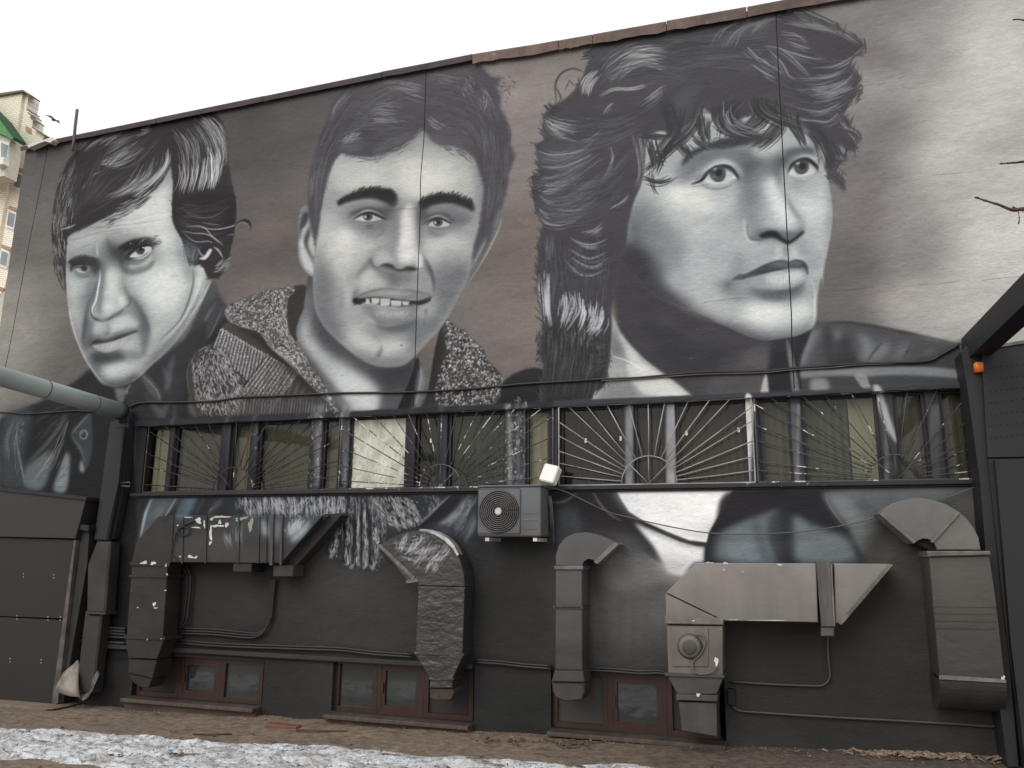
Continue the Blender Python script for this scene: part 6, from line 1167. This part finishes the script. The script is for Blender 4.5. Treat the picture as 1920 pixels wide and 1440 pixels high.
# 4: long taupe duct
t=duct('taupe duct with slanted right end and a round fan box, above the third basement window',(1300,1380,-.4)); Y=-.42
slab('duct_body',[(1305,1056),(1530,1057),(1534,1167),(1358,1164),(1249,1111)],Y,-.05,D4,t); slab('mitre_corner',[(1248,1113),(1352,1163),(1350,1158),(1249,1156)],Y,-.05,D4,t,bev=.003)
slab('pointed_end',[(1564,1057),(1671,1058),(1575,1169),(1566,1168)],Y,-.05,D4,t); slab('flange',[(1667,1057),(1675,1059),(1578,1172),(1572,1169)],Y-.015,-.05,LIP,t,bev=.002)
slab('bracket',[(1530,1053),(1557,1054),(1563,1175),(1540,1175)],Y-.03,-.04,mat('bracket_paint',(96,91,87),(72,68,66),scale=4,rough=.5,stretch=(3,1,.6)),t,bev=.004); slab('bracket_rib',[(1557,1056),(1560,1056),(1566,1174),(1563,1174)],Y-.035,Y,LIP,t,bev=0); slab('hanger_box',[(1540,1176),(1564,1176),(1564,1193),(1540,1193)],Y-.01,-.1,mat('hanger_taupe',(86,82,78)),t)
slab('collar',[(1246,1156),(1357,1160),(1356,1172),(1246,1170)],Y-.025,-.05,LIP,t,bev=.008)
slab('fan_box',[(1250,1173),(1355,1174),(1355,1268),(1253,1262)],Y,-.07,D4,t)
slab('fan_plate',[(1257,1176),(1328,1177),(1328,1250),(1261,1250)],Y-.012,Y,D4,t,bev=.004)
for _m in (D4,D4L,D3,D5E,D1,D1V,D1H): wrinkle(_m,.28,3.2)
c=V3(1294,1212,Y); bm=bmesh.new(); r_=(V3(1318,1212,Y).x-c.x)
bmesh.ops.create_cone(bm,cap_ends=True,segments=32,radius1=r_,radius2=r_*.72,depth=.05,matrix=Matrix.Translation((c.x,Y-.037,c.z))@Matrix.Rotation(math.pi/2,4,'X')); finish('fan_cover',bm,D4,t,True)
bm=bmesh.new(); bmesh.ops.create_uvsphere(bm,u_segments=20,v_segments=10,radius=r_*.6,matrix=Matrix.Translation((c.x,Y-.06,c.z))@Matrix.Diagonal((1,.25,1,1))); finish('motor_cap',bm,D4L,t,True)
tube('fan_cable',spl([(1305,1189),(1318,1192),(1322,1208),(1312,1228),(1300,1240),(1300,1258),(1315,1264),(1335,1260),(1345,1250)],Y-.03),.008,D4,t)
slab('white_tag',[(1341,1232),(1347,1236),(1347,1241),(1344,1250),(1342,1250),(1341,1241),(1338,1240)],Y-.006,Y,CHP,t,bev=0)
slab('transition',[(1250,1266),(1357,1270),(1344,1302),(1271,1302)],Y,-.08,D4L,t); slab('flange',[(1267,1302),(1346,1304),(1345,1316),(1268,1313)],Y-.02,-.08,D4L,t,bev=.006); slab('flange',[(1246,1262),(1358,1266),(1358,1272),(1246,1268)],Y-.02,-.08,D4L,t,bev=.004)
slab('duct_body',[(1272,1316),(1344,1318),(1344,1372),(1345,1382),(1330,1378),(1278,1370)],Y+.01,-.06,D4L,t)
for k,(cx,cy,w,h) in enumerate(((1360,1056,8,5),(1330,1055,14,2.5),(1357,1068,3,4),(1462,1059,10,3),(1393,1072,3,2),(1309,1303,9,5),(1300,1164,5,3),(1440,1163,60,1.4),(1376,1162,16,1.6))): blotch(cx,cy,w,h,Y if cy<1160 else Y-.024,CHP,t,90+k)
# 5: right duct
t=duct('tall wrapped duct with half round sheet hood, beside the black steel post',(1810,1340,-.4)); Y=-.46
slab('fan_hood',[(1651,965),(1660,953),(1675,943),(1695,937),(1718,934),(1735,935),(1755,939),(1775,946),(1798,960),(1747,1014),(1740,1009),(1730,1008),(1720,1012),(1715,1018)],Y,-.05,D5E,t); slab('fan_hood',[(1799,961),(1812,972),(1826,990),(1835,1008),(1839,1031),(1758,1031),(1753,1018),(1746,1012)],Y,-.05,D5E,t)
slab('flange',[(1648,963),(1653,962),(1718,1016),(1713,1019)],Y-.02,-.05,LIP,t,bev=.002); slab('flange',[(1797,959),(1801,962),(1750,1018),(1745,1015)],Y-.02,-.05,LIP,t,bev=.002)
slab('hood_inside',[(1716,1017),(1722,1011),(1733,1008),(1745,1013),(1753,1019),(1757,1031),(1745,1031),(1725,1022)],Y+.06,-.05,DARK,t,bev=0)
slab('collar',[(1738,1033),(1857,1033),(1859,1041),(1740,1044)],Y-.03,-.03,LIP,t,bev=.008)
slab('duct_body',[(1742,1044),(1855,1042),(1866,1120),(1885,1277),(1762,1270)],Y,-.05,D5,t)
slab('wrap_seam',[(1761,1266),(1886,1274),(1887,1281),(1761,1274)],Y-.012,Y,LIP,t,bev=.002)
bm=bmesh.new(); pts=[]; xl,xr=V3(1764,1300,Y).x,V3(1889,1300,Y).x; zt2,zb2=V3(1820,1278,Y).z,V3(1820,1342,Y).z; pr=None
for k in range(11):
    a=math.pi*.5*k/10; y=Y*(.35+.65*math.cos(a)) if k else Y; z=zt2-(zt2-zb2)*math.sin(a)**1.2; p=(bm.verts.new((xl,y,z)),bm.verts.new((xr,y,z)))
    if pr: bm.faces.new((pr[0],pr[1],p[1],p[0]))
    pr=p; pts.append((y,z))
for X in (xl,xr):
    bm.faces.new([bm.verts.new((X,y,z)) for y,z in pts]+[bm.verts.new((X,-.03,zb2)),bm.verts.new((X,-.03,zt2))])
finish('lower_elbow',bm,wrinkle(mat('duct_wrap_low',(62,60,58),(46,44,43),scale=2,rough=.55,bump=.2,bscale=10),.5,4),t)
for y in (1135,1148,1162,1176): slab('wrap_ridge',[(1752,y),(1868,y+2),(1868,y+4),(1752,y+2)],Y-.006,Y,D5,t,bev=0)
blotch(1881,1271,6,9,Y-.013,CHP,t,301)
# ------------------------------------------------------------------ cables and conduits
CB=mat('cable_black',(42,40,41),(34,33,34),rough=.5,bump=0); CG=mat('cable_grey',(92,90,90),(72,70,70),rough=.5,bump=0)
def cable(label,px,Y=-.03,r=.01,m=CB,cat='cable',name='cable',group=None,n=5):
    o=tube(name,spl(px,Y,n),r,m); tag(o,label,cat,group); return o
cable('long black cable running along the wall just above the strip window',[(243,763),(267,755),(333,754),(400,752),(450,745),(500,743),(567,740),(640,737),(773,735),(893,728),(977,720),(1060,715),(1127,711),(1200,708),(1312,698),(1425,696),(1492,690),(1612,682),(1732,678),(1765,665),(1800,645)],-.02,.013)
cable('second thin cable twisted beside the long one under the right portrait',[(1127,714),(1200,710),(1312,702),(1425,699),(1492,693),(1560,689),(1612,684),(1680,682)],-.022,.007,CG)
cable('thin black cable along the wall left of the gas pipe bracket',[(-40,772),(0,773),(25,774),(50,776),(100,773),(140,770),(170,771),(205,768)],-.02,.009)
cable('thin grey wire sagging across the white shirt between air conditioner and right duct',[(1036,915),(1060,922),(1100,941),(1140,960),(1180,970),(1240,984),(1310,997),(1360,1001),(1430,1001),(1500,997),(1560,989),(1620,977),(1652,966)],-.06,.006,CG)
cable('short grey wire rising from the right duct hood to the sill',[(1757,940),(1790,928),(1836,910)],-.05,.006,CG)
cable('thin white edged wire hanging down the steel post corner',[(1800,645),(1805,680),(1808,710),(1812,732)],-.02,.006,CG)
for k,dy in enumerate((0,5.5,11,17)):
    cable(('topmost','second','third','lowest')[k]+' of four black conduits crossing behind the downpipe',[(130,1189+dy*.9),(138,1178+dy),(155,1175+dy),(190,1176+dy),(236,1179+dy)],-.05-.0*k,.016,CB,'conduit','conduit','conduits behind the downpipe')
    if k<3: cable(('outer','middle','inner')[k]+' black conduit looping up from the left duct to its pointed end',[(338,1178+dy*.9),(400,1180+dy*.9),(462,1186+dy*.9),(482,1187+dy*.6),(496,1180+dy*.3),(504-dy*.5+4,1160),(509-dy*.6+3,1120),(513-dy*.6+3,1085)],-.05,.013,CB,'conduit','conduit','conduits looping under the left duct')
cable('black conduit hugging the right side of the left duct from top to bottom',[(348,1060),(356,1075),(357,1100),(353,1140),(350,1165),(338,1178)],-.06,.014,CB,'conduit','conduit')
cable('thin second conduit beside the left duct riser',[(342,1062),(350,1078),(351,1100),(347,1140),(344,1160),(336,1172)],-.06,.011,CB,'conduit','conduit')
for k,dy in enumerate((0,5)):
    cable(('upper','lower')[k]+' black conduit running above the first two basement windows',[(338,1201+dy),(420,1207+dy),(560,1212+dy),(640,1215+dy),(700,1222+dy),(776,1227+dy)],-.05,.014,CB,'conduit','conduit','conduits above the basement windows')
    cable(('upper','lower')[k]+' black conduit between the foil duct and the slim grey duct',[(888,1237+dy),(940,1240+dy),(980,1245+dy),(1036,1249+dy)],-.05,.014,CB,'conduit','conduit','conduits between ducts')
    cable(('upper','lower')[k]+' black conduit between the slim grey duct and the fan box',[(1094,1251+dy),(1150,1254+dy),(1200,1258+dy),(1232,1257+dy),(1250,1262+dy*.5)],-.05,.014,CB,'conduit','conduit','conduits between ducts')
cable('short black conduit stubs behind the lower left duct',[(130,1200),(160,1202),(236,1206)],-.05,.018,CB,'conduit','conduit')
cable('thin grey conduit dropping from the taupe duct bracket and turning left',[(1552,1193),(1553,1230),(1556,1262),(1554,1275),(1546,1283),(1530,1286),(1450,1283),(1367,1278)],-.03,.010,mat('conduit_grey',(72,69,67),(60,58,56),rough=.5),'conduit','conduit')
cable('grey conduit running low along the wall to the right duct',[(1370,1300),(1372,1318),(1382,1331),(1410,1335),(1530,1343),(1660,1350),(1800,1358),(1870,1362),(1890,1352)],-.03,.011,mat('conduit_grey',(72,69,67)),'conduit','conduit')
p=V3(1372,1306,-.03); tag(box('socket_box',p.x-.035,p.x+.035,-.07,-.001,p.z-.07,p.z+.07,mat('socket_black',(30,29,30)),None,.006),'small black socket box on the wall right of the third basement window','box')
# white lamp box on the sill
wb=thing('wall_lamp_box','white square box tilted on the window sill above the air conditioner','box',tuple(V3(1032,890,-.2)))
bm=bmesh.new(); add_box(bm,-.085,.085,-.05,.05,-.095,.095,.012); o=finish('lamp_housing',bm,mat('white_plastic',(232,228,224),(222,218,214),rough=.35,bump=0),None); o.parent=wb; o.rotation_euler=(math.radians(-18),math.radians(14),math.radians(-12))
bm=bmesh.new(); add_tube(bm,[(0,.03,-.08),(0,.12,-.09),(0,.18,-.1)],.014,8); o=finish('lamp_arm',bm,SILL,None); o.parent=wb
# ------------------------------------------------------------------ left: gas pipe, downpipe, annex
GP=mat('pipe_grey_green',(168,180,178),(146,158,157),scale=1.3,rough=.45,bump=.08,bscale=20,spec=.5,speck=((190,192,188),9,.72))
S=V3(226,771,-.16); d=Vector((-.0,-1,.055)).normalized()
gp=thing('overhead_pipe','grey green overhead pipe with joint rings coming from the wall corner across the yard','pipe',tuple(S))
tube('pipe_run',[S+d*(.0),S+d*1,S+d*2,S+d*4,S+d*9.4],.105,GP,gp,24); bm=bmesh.new(); 
for q in (.42,1.12,3.3,5.6): add_tube(bm,[S+d*q,S+d*(q+.012)],.108,24)
finish('joint_ring',bm,mat('pipe_ring',(84,90,90)),gp)
tube('end_cap',[S+d*.0-d*.03,S+d*.06],.11,mat('pipe_end',(58,56,56),(36,35,36)),gp,20); tube('end_elbow',[S+Vector((0,.02,0)),S+Vector((.02,.08,-.03)),S+Vector((.02,.09,-.14))],[.09,.085,.08],mat('pipe_end',(58,56,56)),gp,14)
p1=V3(240,762,-.06); 
dp=thing('downpipe','black boxed downpipe in the wall corner below the grey green pipe','downpipe',tuple(V3(160,1300,-.15)))
DPM=mat('downpipe_black',(32,32,35),(26,26,28),scale=2,rough=.6,bump=.15,bscale=12); DPG=mat('downpipe_grey',(54,52,50),(38,37,37),scale=2.5,rough=.5,bump=.15,bscale=12,grad=(1.2,1.7,(66,66,66),(30,30,32)))
slab('corner_casing',[(206,792),(240,780),(241,800),(233,905),(212,1010),(202,1012),(176,1012)],-.12,-.02,DPM,dp); slab('pipe_section',[(212,800),(232,800),(222,905),(200,1015),(178,1014)],-.19,-.12,DPM,dp,bev=.02)
slab('pipe_section',[(180,1015),(206,1016),(196,1150),(161,1148),(163,1060)],-.22,-.06,DPG,dp,bev=.02); slab('pipe_section',[(158,1151),(190,1153),(174,1300),(140,1300)],-.20,-.06,DPG,dp,bev=.018); slab('sleeve_lip',[(160,1146),(197,1148),(197,1153),(160,1151)],-.235,-.06,DPG,dp,bev=.004)
slab('corner_post',[(153,985),(168,985),(163,1060),(140,1190),(118,1318),(108,1322),(128,1190),(146,1060)],-.16,-.02,mat('corner_post',(44,42,41),(32,31,31),scale=3),dp); slab('clamp',[(149,983),(166,985),(165,996),(149,994)],-.22,-.05,DPM,dp); 
bm=bmesh.new(); add_tube(bm,[V3(226,906,-.14),V3(243,904,-.16),V3(243,912,-.16),V3(228,911,-.14)],.01,6); finish('clamp',bm,mat('clamp_worn',(120,116,112),(60,58,58)),dp)
wr=thing('torn_wrapping','torn pale sheet wrapped around the foot of the downpipe','wrapping',tuple(V3(140,1308,-.2)))
TW=wrinkle(mat('torn_sheet',(150,142,132),(98,90,82),scale=5,rough=.8,bump=.3,bscale=10),.6,5)
bm=bmesh.new(); r1=random.Random(6); top=V3(144,1238,-.17); lowp=[V3(x,y,Yq) for x,y,Yq in ((102,1280,-.14),(104,1294,-.22),(112,1300,-.28),(122,1303,-.31),(134,1306,-.32),(146,1306,-.30),(152,1312,-.27))]; topp=[V3(x,y,-.17) for x,y in ((143,1240),(144,1238),(146,1238),(147,1240),(148,1242),(149,1244),(150,1248))]
pv=None
for a,b_ in zip(topp,lowp):
    col_=[bm.verts.new(a.lerp(b_,k/5)+Vector((0,-.03*math.sin(math.pi*k/5)+r1.uniform(-.006,.006),0))) for k in range(6)]
    if pv:
        for k in range(5): bm.faces.new((pv[k],col_[k],col_[k+1],pv[k+1]))
    pv=col_
o=finish('torn_sheet',bm,TW,wr,True); md=o.modifiers.new('s','SOLIDIFY'); md.thickness=.01
bm=bmesh.new(); lp=[V3(x,y,Yq) for x,y,Yq in ((150,1306,-.26),(156,1315,-.26),(164,1310,-.25),(174,1296,-.24),(182,1280,-.22),(187,1262,-.2))]; tp=[V3(x,y,-.21) for x,y in ((152,1300),(158,1302),(166,1298),(172,1286),(176,1270),(184,1256))]
pv=None
for a,b_ in zip(tp,lp):
    col_=[bm.verts.new(a.lerp(b_,k/3)+Vector((0,r1.uniform(-.01,.01),0))) for k in range(4)]
    if pv:
        for k in range(3): bm.faces.new((pv[k],col_[k],col_[k+1],pv[k+1]))
    pv=col_
o=finish('torn_strip',bm,wrinkle(mat('torn_foil',(96,96,98),(44,44,46),scale=14,rough=.4),.8,8),wr,True); md=o.modifiers.new('s','SOLIDIFY'); md.thickness=.008
# annex with fascia
AY=-.24; an=thing('panelled_annex','low brown panelled annex with a grey fascia board at the left edge of the wall','annex',tuple(V3(0,1320,AY)))
AF=mat('fascia_grey',(44,41,39),(39,36,35),scale=.8,rough=.5,bump=.05); AP=mat('annex_panel',(33,29,25),(28,25,22),scale=1.2,rough=.55,bump=.1,bscale=8); AE=mat('annex_edge',(96,90,86),(60,56,54),scale=6,rough=.5)
slab('fascia',[(-700,860),(-60,913),(0,919),(161,937),(141,1010),(0,1006),(-700,985)],AY,.0-.01,AF,an); slab('fascia_cap',[(-700,852),(-60,907),(0,914),(162,932),(161,938),(0,920),(-60,914),(-700,861)],AY-.03,-.01,mat('cap_dark',(36,35,38)),an,bev=.003)
slab('wall_panel',[(-700,986),(0,1008),(137,1012),(122,1160),(0,1155),(-700,1130)],AY+.05,-.01,AP,an,bev=.003); slab('wall_panel',[(-700,1132),(0,1157),(121,1163),(96,1322),(0,1316),(-700,1275)],AY+.05,-.01,AP,an,bev=.003)
slab('corner_trim',[(138,1012),(142,1012),(108,1318),(100,1326),(96,1322)],AY+.035,-.01,AE,an,bev=.002)
for x,y in ((44,1079),(101,1081),(32,1158),(90,1160),(19,1238),(77,1240),(113,1160),(-14,1076),(-26,1156),(-40,1236)):
    for dy in (-3,3):
        p=V3(x,y+dy,AY+.05); bm=bmesh.new(); bmesh.ops.create_uvsphere(bm,u_segments=8,v_segments=5,radius=.011,matrix=Matrix.Translation(p)@Matrix.Diagonal((1,.4,1,1))); finish('rivet',bm,mat('rivet_metal',(140,136,128),rough=.4,bump=0),an,True)
o=slab('concrete_ramp',[(-700,1330),(-700,1278),(0,1319),(90,1327),(100,1330),(60,1334),(0,1343)],AY-.15,-.02,mat('ramp_concrete',(128,112,98),(104,90,78),scale=4,bump=.5,bscale=16),None,bev=.01); o['kind']='structure'
# ------------------------------------------------------------------ right: steel portal
PB=mat('steel_black',(40,39,41),(32,31,33),scale=1.6,rough=.55,bump=.12,bscale=10); PB2=mat('panel_black',(38,38,41),(33,33,36),scale=1.,rough=.6,bump=.08)
sp=thing('steel_portal','black steel post with an overhead beam coming out from the wall at the right','steel frame',tuple(V3(1880,1420,-.3)))
slab('post',[(1803,660),(1812,648),(1838,648),(1850,760),(1862,900),(1880,1100),(1912,1440),(1890,1440),(1868,1280),(1850,1060),(1838,905),(1815,735)],-.30,-.005,PB,sp,bev=.01)
S=V3(1824,652,-.1); bm=bmesh.new(); q=[bm.verts.new(S+Vector(c)) for c in ((-.085,0,-.13),(.085,0,-.13),(.085,0,.09),(-.085,0,.09))]; q2=[bm.verts.new(S+Vector(c)+Vector((.1,-6,.0))) for c in ((-.085,0,-.08),(.085,0,-.08),(.085,0,.09),(-.085,0,.09))]
bm.faces.new(q); bm.faces.new(q2[::-1]); [bm.faces.new((q[i],q[(i+1)%4],q2[(i+1)%4],q2[i])) for i in range(4)]; finish('overhead_beam',bm,PB,sp)
slab('gusset',[(1806,652),(1822,642),(1850,636),(1852,668),(1812,700)],-.24,-.16,PB,sp,bev=.004)
p=V3(1835,689,-.34); ol=thing('orange_lamp','small orange marker lamp on the black steel post','lamp',tuple(p))
bm=bmesh.new(); add_box(bm,-.036,.036,-.03,.03,-.046,.046,.012); o=finish('lens',bm,mat('orange_plastic',(226,120,40),(200,96,28),scale=14,rough=.35,bump=.2),None,True); o.parent=ol
bm=bmesh.new(); add_box(bm,-.035,.035,.03,.05,-.045,.045,.004); o=finish('lamp_base',bm,PB,None); o.parent=ol
cb=thing('black_cladding','black sheet metal cladding with perforated upper panel at the right edge','cladding',tuple(V3(1915,1400,-.5)))
slab('perforated_panel',[(1840,656),(2500,560),(2500,850),(1852,858)],-.34,-.02,PB2,cb,bev=.004); slab('clad_panel',[(1853,860),(2500,852),(2500,1640),(1945,1640),(1920,1440),(1880,1130)],-.33,-.02,PB2,cb,bev=.004); slab('clad_panel',[(1866,862),(2500,830),(2500,1640),(1950,1640),(1924,1440),(1895,1200)],-.40,-.33,PB2,cb,bev=.004)
bm=bmesh.new(); rr=random.Random(1)
for i in range(7):
    for j in range(7):
        x=1858+i*10; y=690+j*22-(i*1.2); 
        if x>1925: continue
        p=V3(x,y,-.341); bmesh.ops.create_circle(bm,cap_ends=True,segments=8,radius=.006,matrix=Matrix.Translation(p-Vector((0,.002,0)))@Matrix.Rotation(math.pi/2,4,'X'))
o=finish('punched_hole',bm,mat('hole_black',(10,10,10),bump=0),cb)
slab('top_rail',[(1842,650),(2500,545),(2500,556),(1842,656)],-.36,-.02,mat('rail_pale',(128,128,118),(70,68,66),scale=4),cb,bev=.003)
# ------------------------------------------------------------------ twigs
br=thing('tree_branch','bare brown budding tree branch reaching in from the right edge','branch',tuple(V3(2100,420,-4)))
TB=mat('twig_bark',(88,66,54),(62,46,38),scale=30,rough=.8,bump=.3)
def twig(px,Y,r0,r1):
    P_=spl(px,Y,4); n=len(P_); bm=bmesh.new(); add_tube(bm,P_,[r1+(r0-r1)*k/(n-1) for k in range(n)],6)
    rr=random.Random(int(px[0][0])); 
    for k in range(1,n,3):
        bmesh.ops.create_icosphere(bm,subdivisions=1,radius=r1*1.9+.001,matrix=Matrix.Translation(P_[k])@Matrix.Diagonal((1.5,1,1,1)))
    return finish('twig',bm,TB,br,True)
twig([(1827,369),(1847,376),(1873,384),(1890,391),(1902,394),(1925,392),(1990,400),(2100,420)],-4,.012,.003); twig([(1899,388),(1905,391),(1912,394)],-4,.003,.002); twig([(1874,307),(1890,306),(1905,305),(1930,305),(2000,330),(2100,420)],-4,.009,.0025); twig([(1909,395),(1911,408),(1910,420)],-4,.003,.001); twig([(1915,394),(1922,399),(1940,402)],-4,.003,.001); twig([(1898,37),(1920,38),(2000,60),(2100,420)],-4,.008,.002)
tube('limb',[V3(2100,420,-4),V3(2300,600,-3.8),V3(2500,1100,-3.5)],[.014,.03,.05],TB,br,8)
# ------------------------------------------------------------------ rod and bird
o=tube('wall_rod',[V3(136,283,-.05),V3(139,262,-.06),V3(141,238,-.07),V3(145,205,-.10)],.022,mat('rod_rust',(120,104,106),(92,80,82),rough=.7)); tag(o,'thin rusty rod sticking up above the left end of the roof edge','rod')
b_=V3(102,225,6); bird=thing('bird','tiny dark bird flying in the white sky left of the rod','bird',tuple(b_))
bm=bmesh.new(); add_tube(bm,[(-.10,0,.02),(-.04,0,.01),(.03,0,-.01),(.09,0,-.04)],[.01,.035,.03,.008],8); o=finish('body',bm,mat('bird_grey',(96,96,100)),None,True); o.parent=bird
for s in (-1,1):
    bm=bmesh.new(); a=[bm.verts.new(c) for c in ((-.03,0,.02),(.04,0,.0),(.02,s*.12,.05),(-.06,s*.22,.03),(-.06,s*.1,.04))]; bm.faces.new(a); o=finish('wing',bm,mat('bird_grey',(96,96,100)),None); o.parent=bird; md=o.modifiers.new('s','SOLIDIFY'); md.thickness=.008
# ------------------------------------------------------------------ apartment tower far behind on the left
TY=42.
tw=thing('apartment_tower','pale yellow brick apartment tower with stepped top and green roof, far behind the wall','building',tuple(V3(0,560,TY)))
def brick_mat(name,c1,c2,mo):
    m,nt,b=base(name); geo=N(nt,'NewGeometry'); mp=N(nt,'Mapping'); mp.inputs['Rotation'].default_value=(math.pi/2,0,0); nt.links.new(geo.outputs['Position'],mp.inputs[0]); t_=N(nt,'TexBrick'); nt.links.new(mp.outputs[0],t_.inputs['Vector'])
    t_.inputs['Color1'].default_value=(*srgb(c1),1); t_.inputs['Color2'].default_value=(*srgb(c2),1); t_.inputs['Mortar'].default_value=(*srgb(mo),1); t_.inputs['Scale'].default_value=1; t_.inputs['Brick Width'].default_value=.5; t_.inputs['Row Height'].default_value=.2; t_.inputs['Mortar Size'].default_value=.03
    nt.links.new(t_.outputs[0],b.inputs['Base Color']); b.inputs['Roughness'].default_value=.85; return m
BK=brick_mat('pale_brick',(246,238,218),(238,228,204),(204,196,180)); BK2=brick_mat('pale_brick_side',(248,243,230),(242,234,214),(208,200,188))
zg=V3(0,1030,TY).z-2
def bslab(name,pts,Yf,Yb,m):
    Yb=min(Yb,Yf+1.2)
    return slab(name,pts,Yf,Yb,m,tw,bev=0)
bslab('wall',[(-260,210),(0,177),(43,170),(28,270),(0,430),(-60,900),(-260,900)],TY,TY+14,BK)
bslab('wall',[(43,170),(54,178),(51,195),(49,205),(53,206),(54,214),(57,215),(58,224),(62,225),(60,238),(84,252),(80,262),(0,570),(-40,900),(-60,900),(0,430),(28,270)],TY+.3,TY+12,BK2)
bslab('parapet_cap',[(-260,207),(0,174),(43,168),(55,177),(54,179),(43,171),(0,178),(-260,211)],TY-.3,TY+14,mat('cap_grey',(120,112,104)))
for q in ([(49,204),(54,206),(54,208),(49,206)],[(52,210),(58,214),(58,216),(52,212)],[(56,218),(63,224),(63,226),(56,220)],[(59,237),(84,252),(84,254),(59,239)]): bslab('step_cap',q,TY-.2,TY+12,mat('cap_grey',(120,112,104)))
for k in range(3): bslab('vent_slot',[(47,234+4*k),(57,240+4*k),(57,242+4*k),(47,236+4*k)],TY+.15,TY+.4,mat('vent_ochre',(206,170,118)))
bslab('green_roof',[(-80,140),(0,222),(26,258),(22,261),(0,250),(-80,215)],TY-3,TY+0,mat('green_sheet',(64,142,72),(50,118,60),rough=.4)); bslab('green_roof_edge',[(-80,137),(0,219),(27,257),(26,260),(0,224),(-80,143)],TY-3.2,TY,mat('green_dark',(28,70,36)))
bslab('bay',[(-80,218),(0,252),(20,262),(14,300),(8,330),(-80,340)],TY-2.4,TY,mat('bay_wall',(210,206,192),(196,190,176)))
WF=mat('tower_frame',(236,234,228),rough=.5,bump=0); WG=mat('tower_glass',(140,152,156),(104,116,120),scale=.3,rough=.1,bump=0)
def twin(q,Yw):
    xs_=[p[0] for p in q]; cx=sum(xs_)/len(xs_); cy=sum(p[1] for p in q)/len(q); o=slab('window',q,Yw-.12,Yw+.05,WF,tw,bev=0); s=.74
    slab('pane',[(cx+(x-cx)*s,cy+(y-cy)*s) for x,y in q],Yw-.16,Yw-.13,WG,o,bev=0)
for q in ([(0,262),(17,268),(12,302),(0,298)],): twin(q,TY-2.4)
for k,(x,y) in enumerate(((27,318),(14,391),(1,464),(-13,540))): twin([(x+1,y+1),(x+16,y+7),(x+11,y+40),(x-4,y+34)],TY+.25); bslab('lintel_band',[(x+3,y-6),(x+20,y+0),(x+18,y+6),(x+1,y)],TY+.1,TY+.3,mat('lintel_brown',(176,146,118)))
p=V3(6,306,TY-2.6); bm=bmesh.new(); add_box(bm,p.x-.5,p.x+.5,TY-3,TY-2.4,p.z-.35,p.z+.35,.04); finish('wall_unit',bm,WF,tw)
# ------------------------------------------------------------------ litter on the ground
RB=mat('rubble_chip',(150,132,114),(96,80,68),scale=20,rough=.9); LV=mat('dead_leaf',(98,80,64),(66,54,44),scale=20,rough=.9)
def chips(name,label,pts,n,sz,m,seed,cat):
    r=random.Random(seed); bm=bmesh.new()
    for _ in range(n):
        x,y,sx_,sy_=r.choice(pts); X=x+r.gauss(0,sx_); Y_=min(-.03,y+r.gauss(0,sy_)); s=r.uniform(*sz); k=r.randint(4,6); a0=r.uniform(0,6); zt_=gz(X)+.006
        tilt=Matrix.Rotation(r.uniform(-.5,.5),3,'X')@Matrix.Rotation(r.uniform(-.5,.5),3,'Y'); c=Vector((X,Y_,zt_+s*.25))
        top=[c+tilt@Vector((s*r.uniform(.6,1)*math.cos(a0+6.283*i/k),s*r.uniform(.4,.8)*math.sin(a0+6.283*i/k),s*.16)) for i in range(k)]; bot=[p-tilt@Vector((0,0,s*.3)) for p in top]
        add_prism(bm,top,bot)
    o=finish(name,bm,m); o['kind']='stuff'; tag(o,label,cat)
def gp_(x,y):
    d=Vector(CF*FPX+CR*(x-960)+CU*(720-y)); t=(0.03-CAM[2])/d.z; q=Vector(CAM)+d*t; return q.x,min(q.y,-.05)
chips('rubble','broken pale render chips scattered at the wall foot under the right duct',[(*gp_(x,y),.14,.07) for x,y in ((1655,1418),(1690,1422),(1725,1428),(1760,1432),(1800,1434),(1850,1436),(1620,1416))],190,(.012,.05),RB,3,'rubble')
chips('leaf_litter','heap of dry leaves and crumbs on the ground before the third basement window',[(*gp_(x,y),.10,.06) for x,y in ((1050,1392),(1075,1396),(1090,1390),(1030,1388),(960,1386),(920,1382))],110,(.008,.03),LV,4,'leaves')
chips('gravel','crumbs of render and gravel strewn along the wall foot',[(x,-.16,.5,.1) for x in np.arange(-7.5,1.8,.6)],420,(.004,.016),RB,5,'gravel')
chips('snow_dirt','dark clods and leaves frozen into the trodden snow',[(x,-1.7,.5,.3) for x in np.arange(-7.5,-.5,.6)],420,(.006,.028),mat('clod',(86,66,54),(60,46,38),scale=20),6,'dirt')
X_,Y_=gp_(530,1351); o=box('brick_slab',X_-.17,X_+.2,Y_-.06,Y_+.05,gz(X_)-.01,gz(X_)+.03,mat('red_slab',(120,78,60),(96,62,48),scale=9),None,.008); tag(o,'flat reddish slab lying on the ground between the first two basement windows','slab')
for k,(x,y,l) in enumerate(((600,1362,.5),(395,1366,.35))):
    X_,Y_=gp_(x,y); o=tube('stick',[(X_-l/2,Y_-.03,gz(X_)+.012),(X_,Y_,gz(X_)+.016),(X_+l/2,Y_+.1,gz(X_)+.012)],.008,TB); tag(o,('long thin stick','shorter thin stick')[k]+' lying on the ground '+('right','left')[k]+' of the reddish slab','stick')
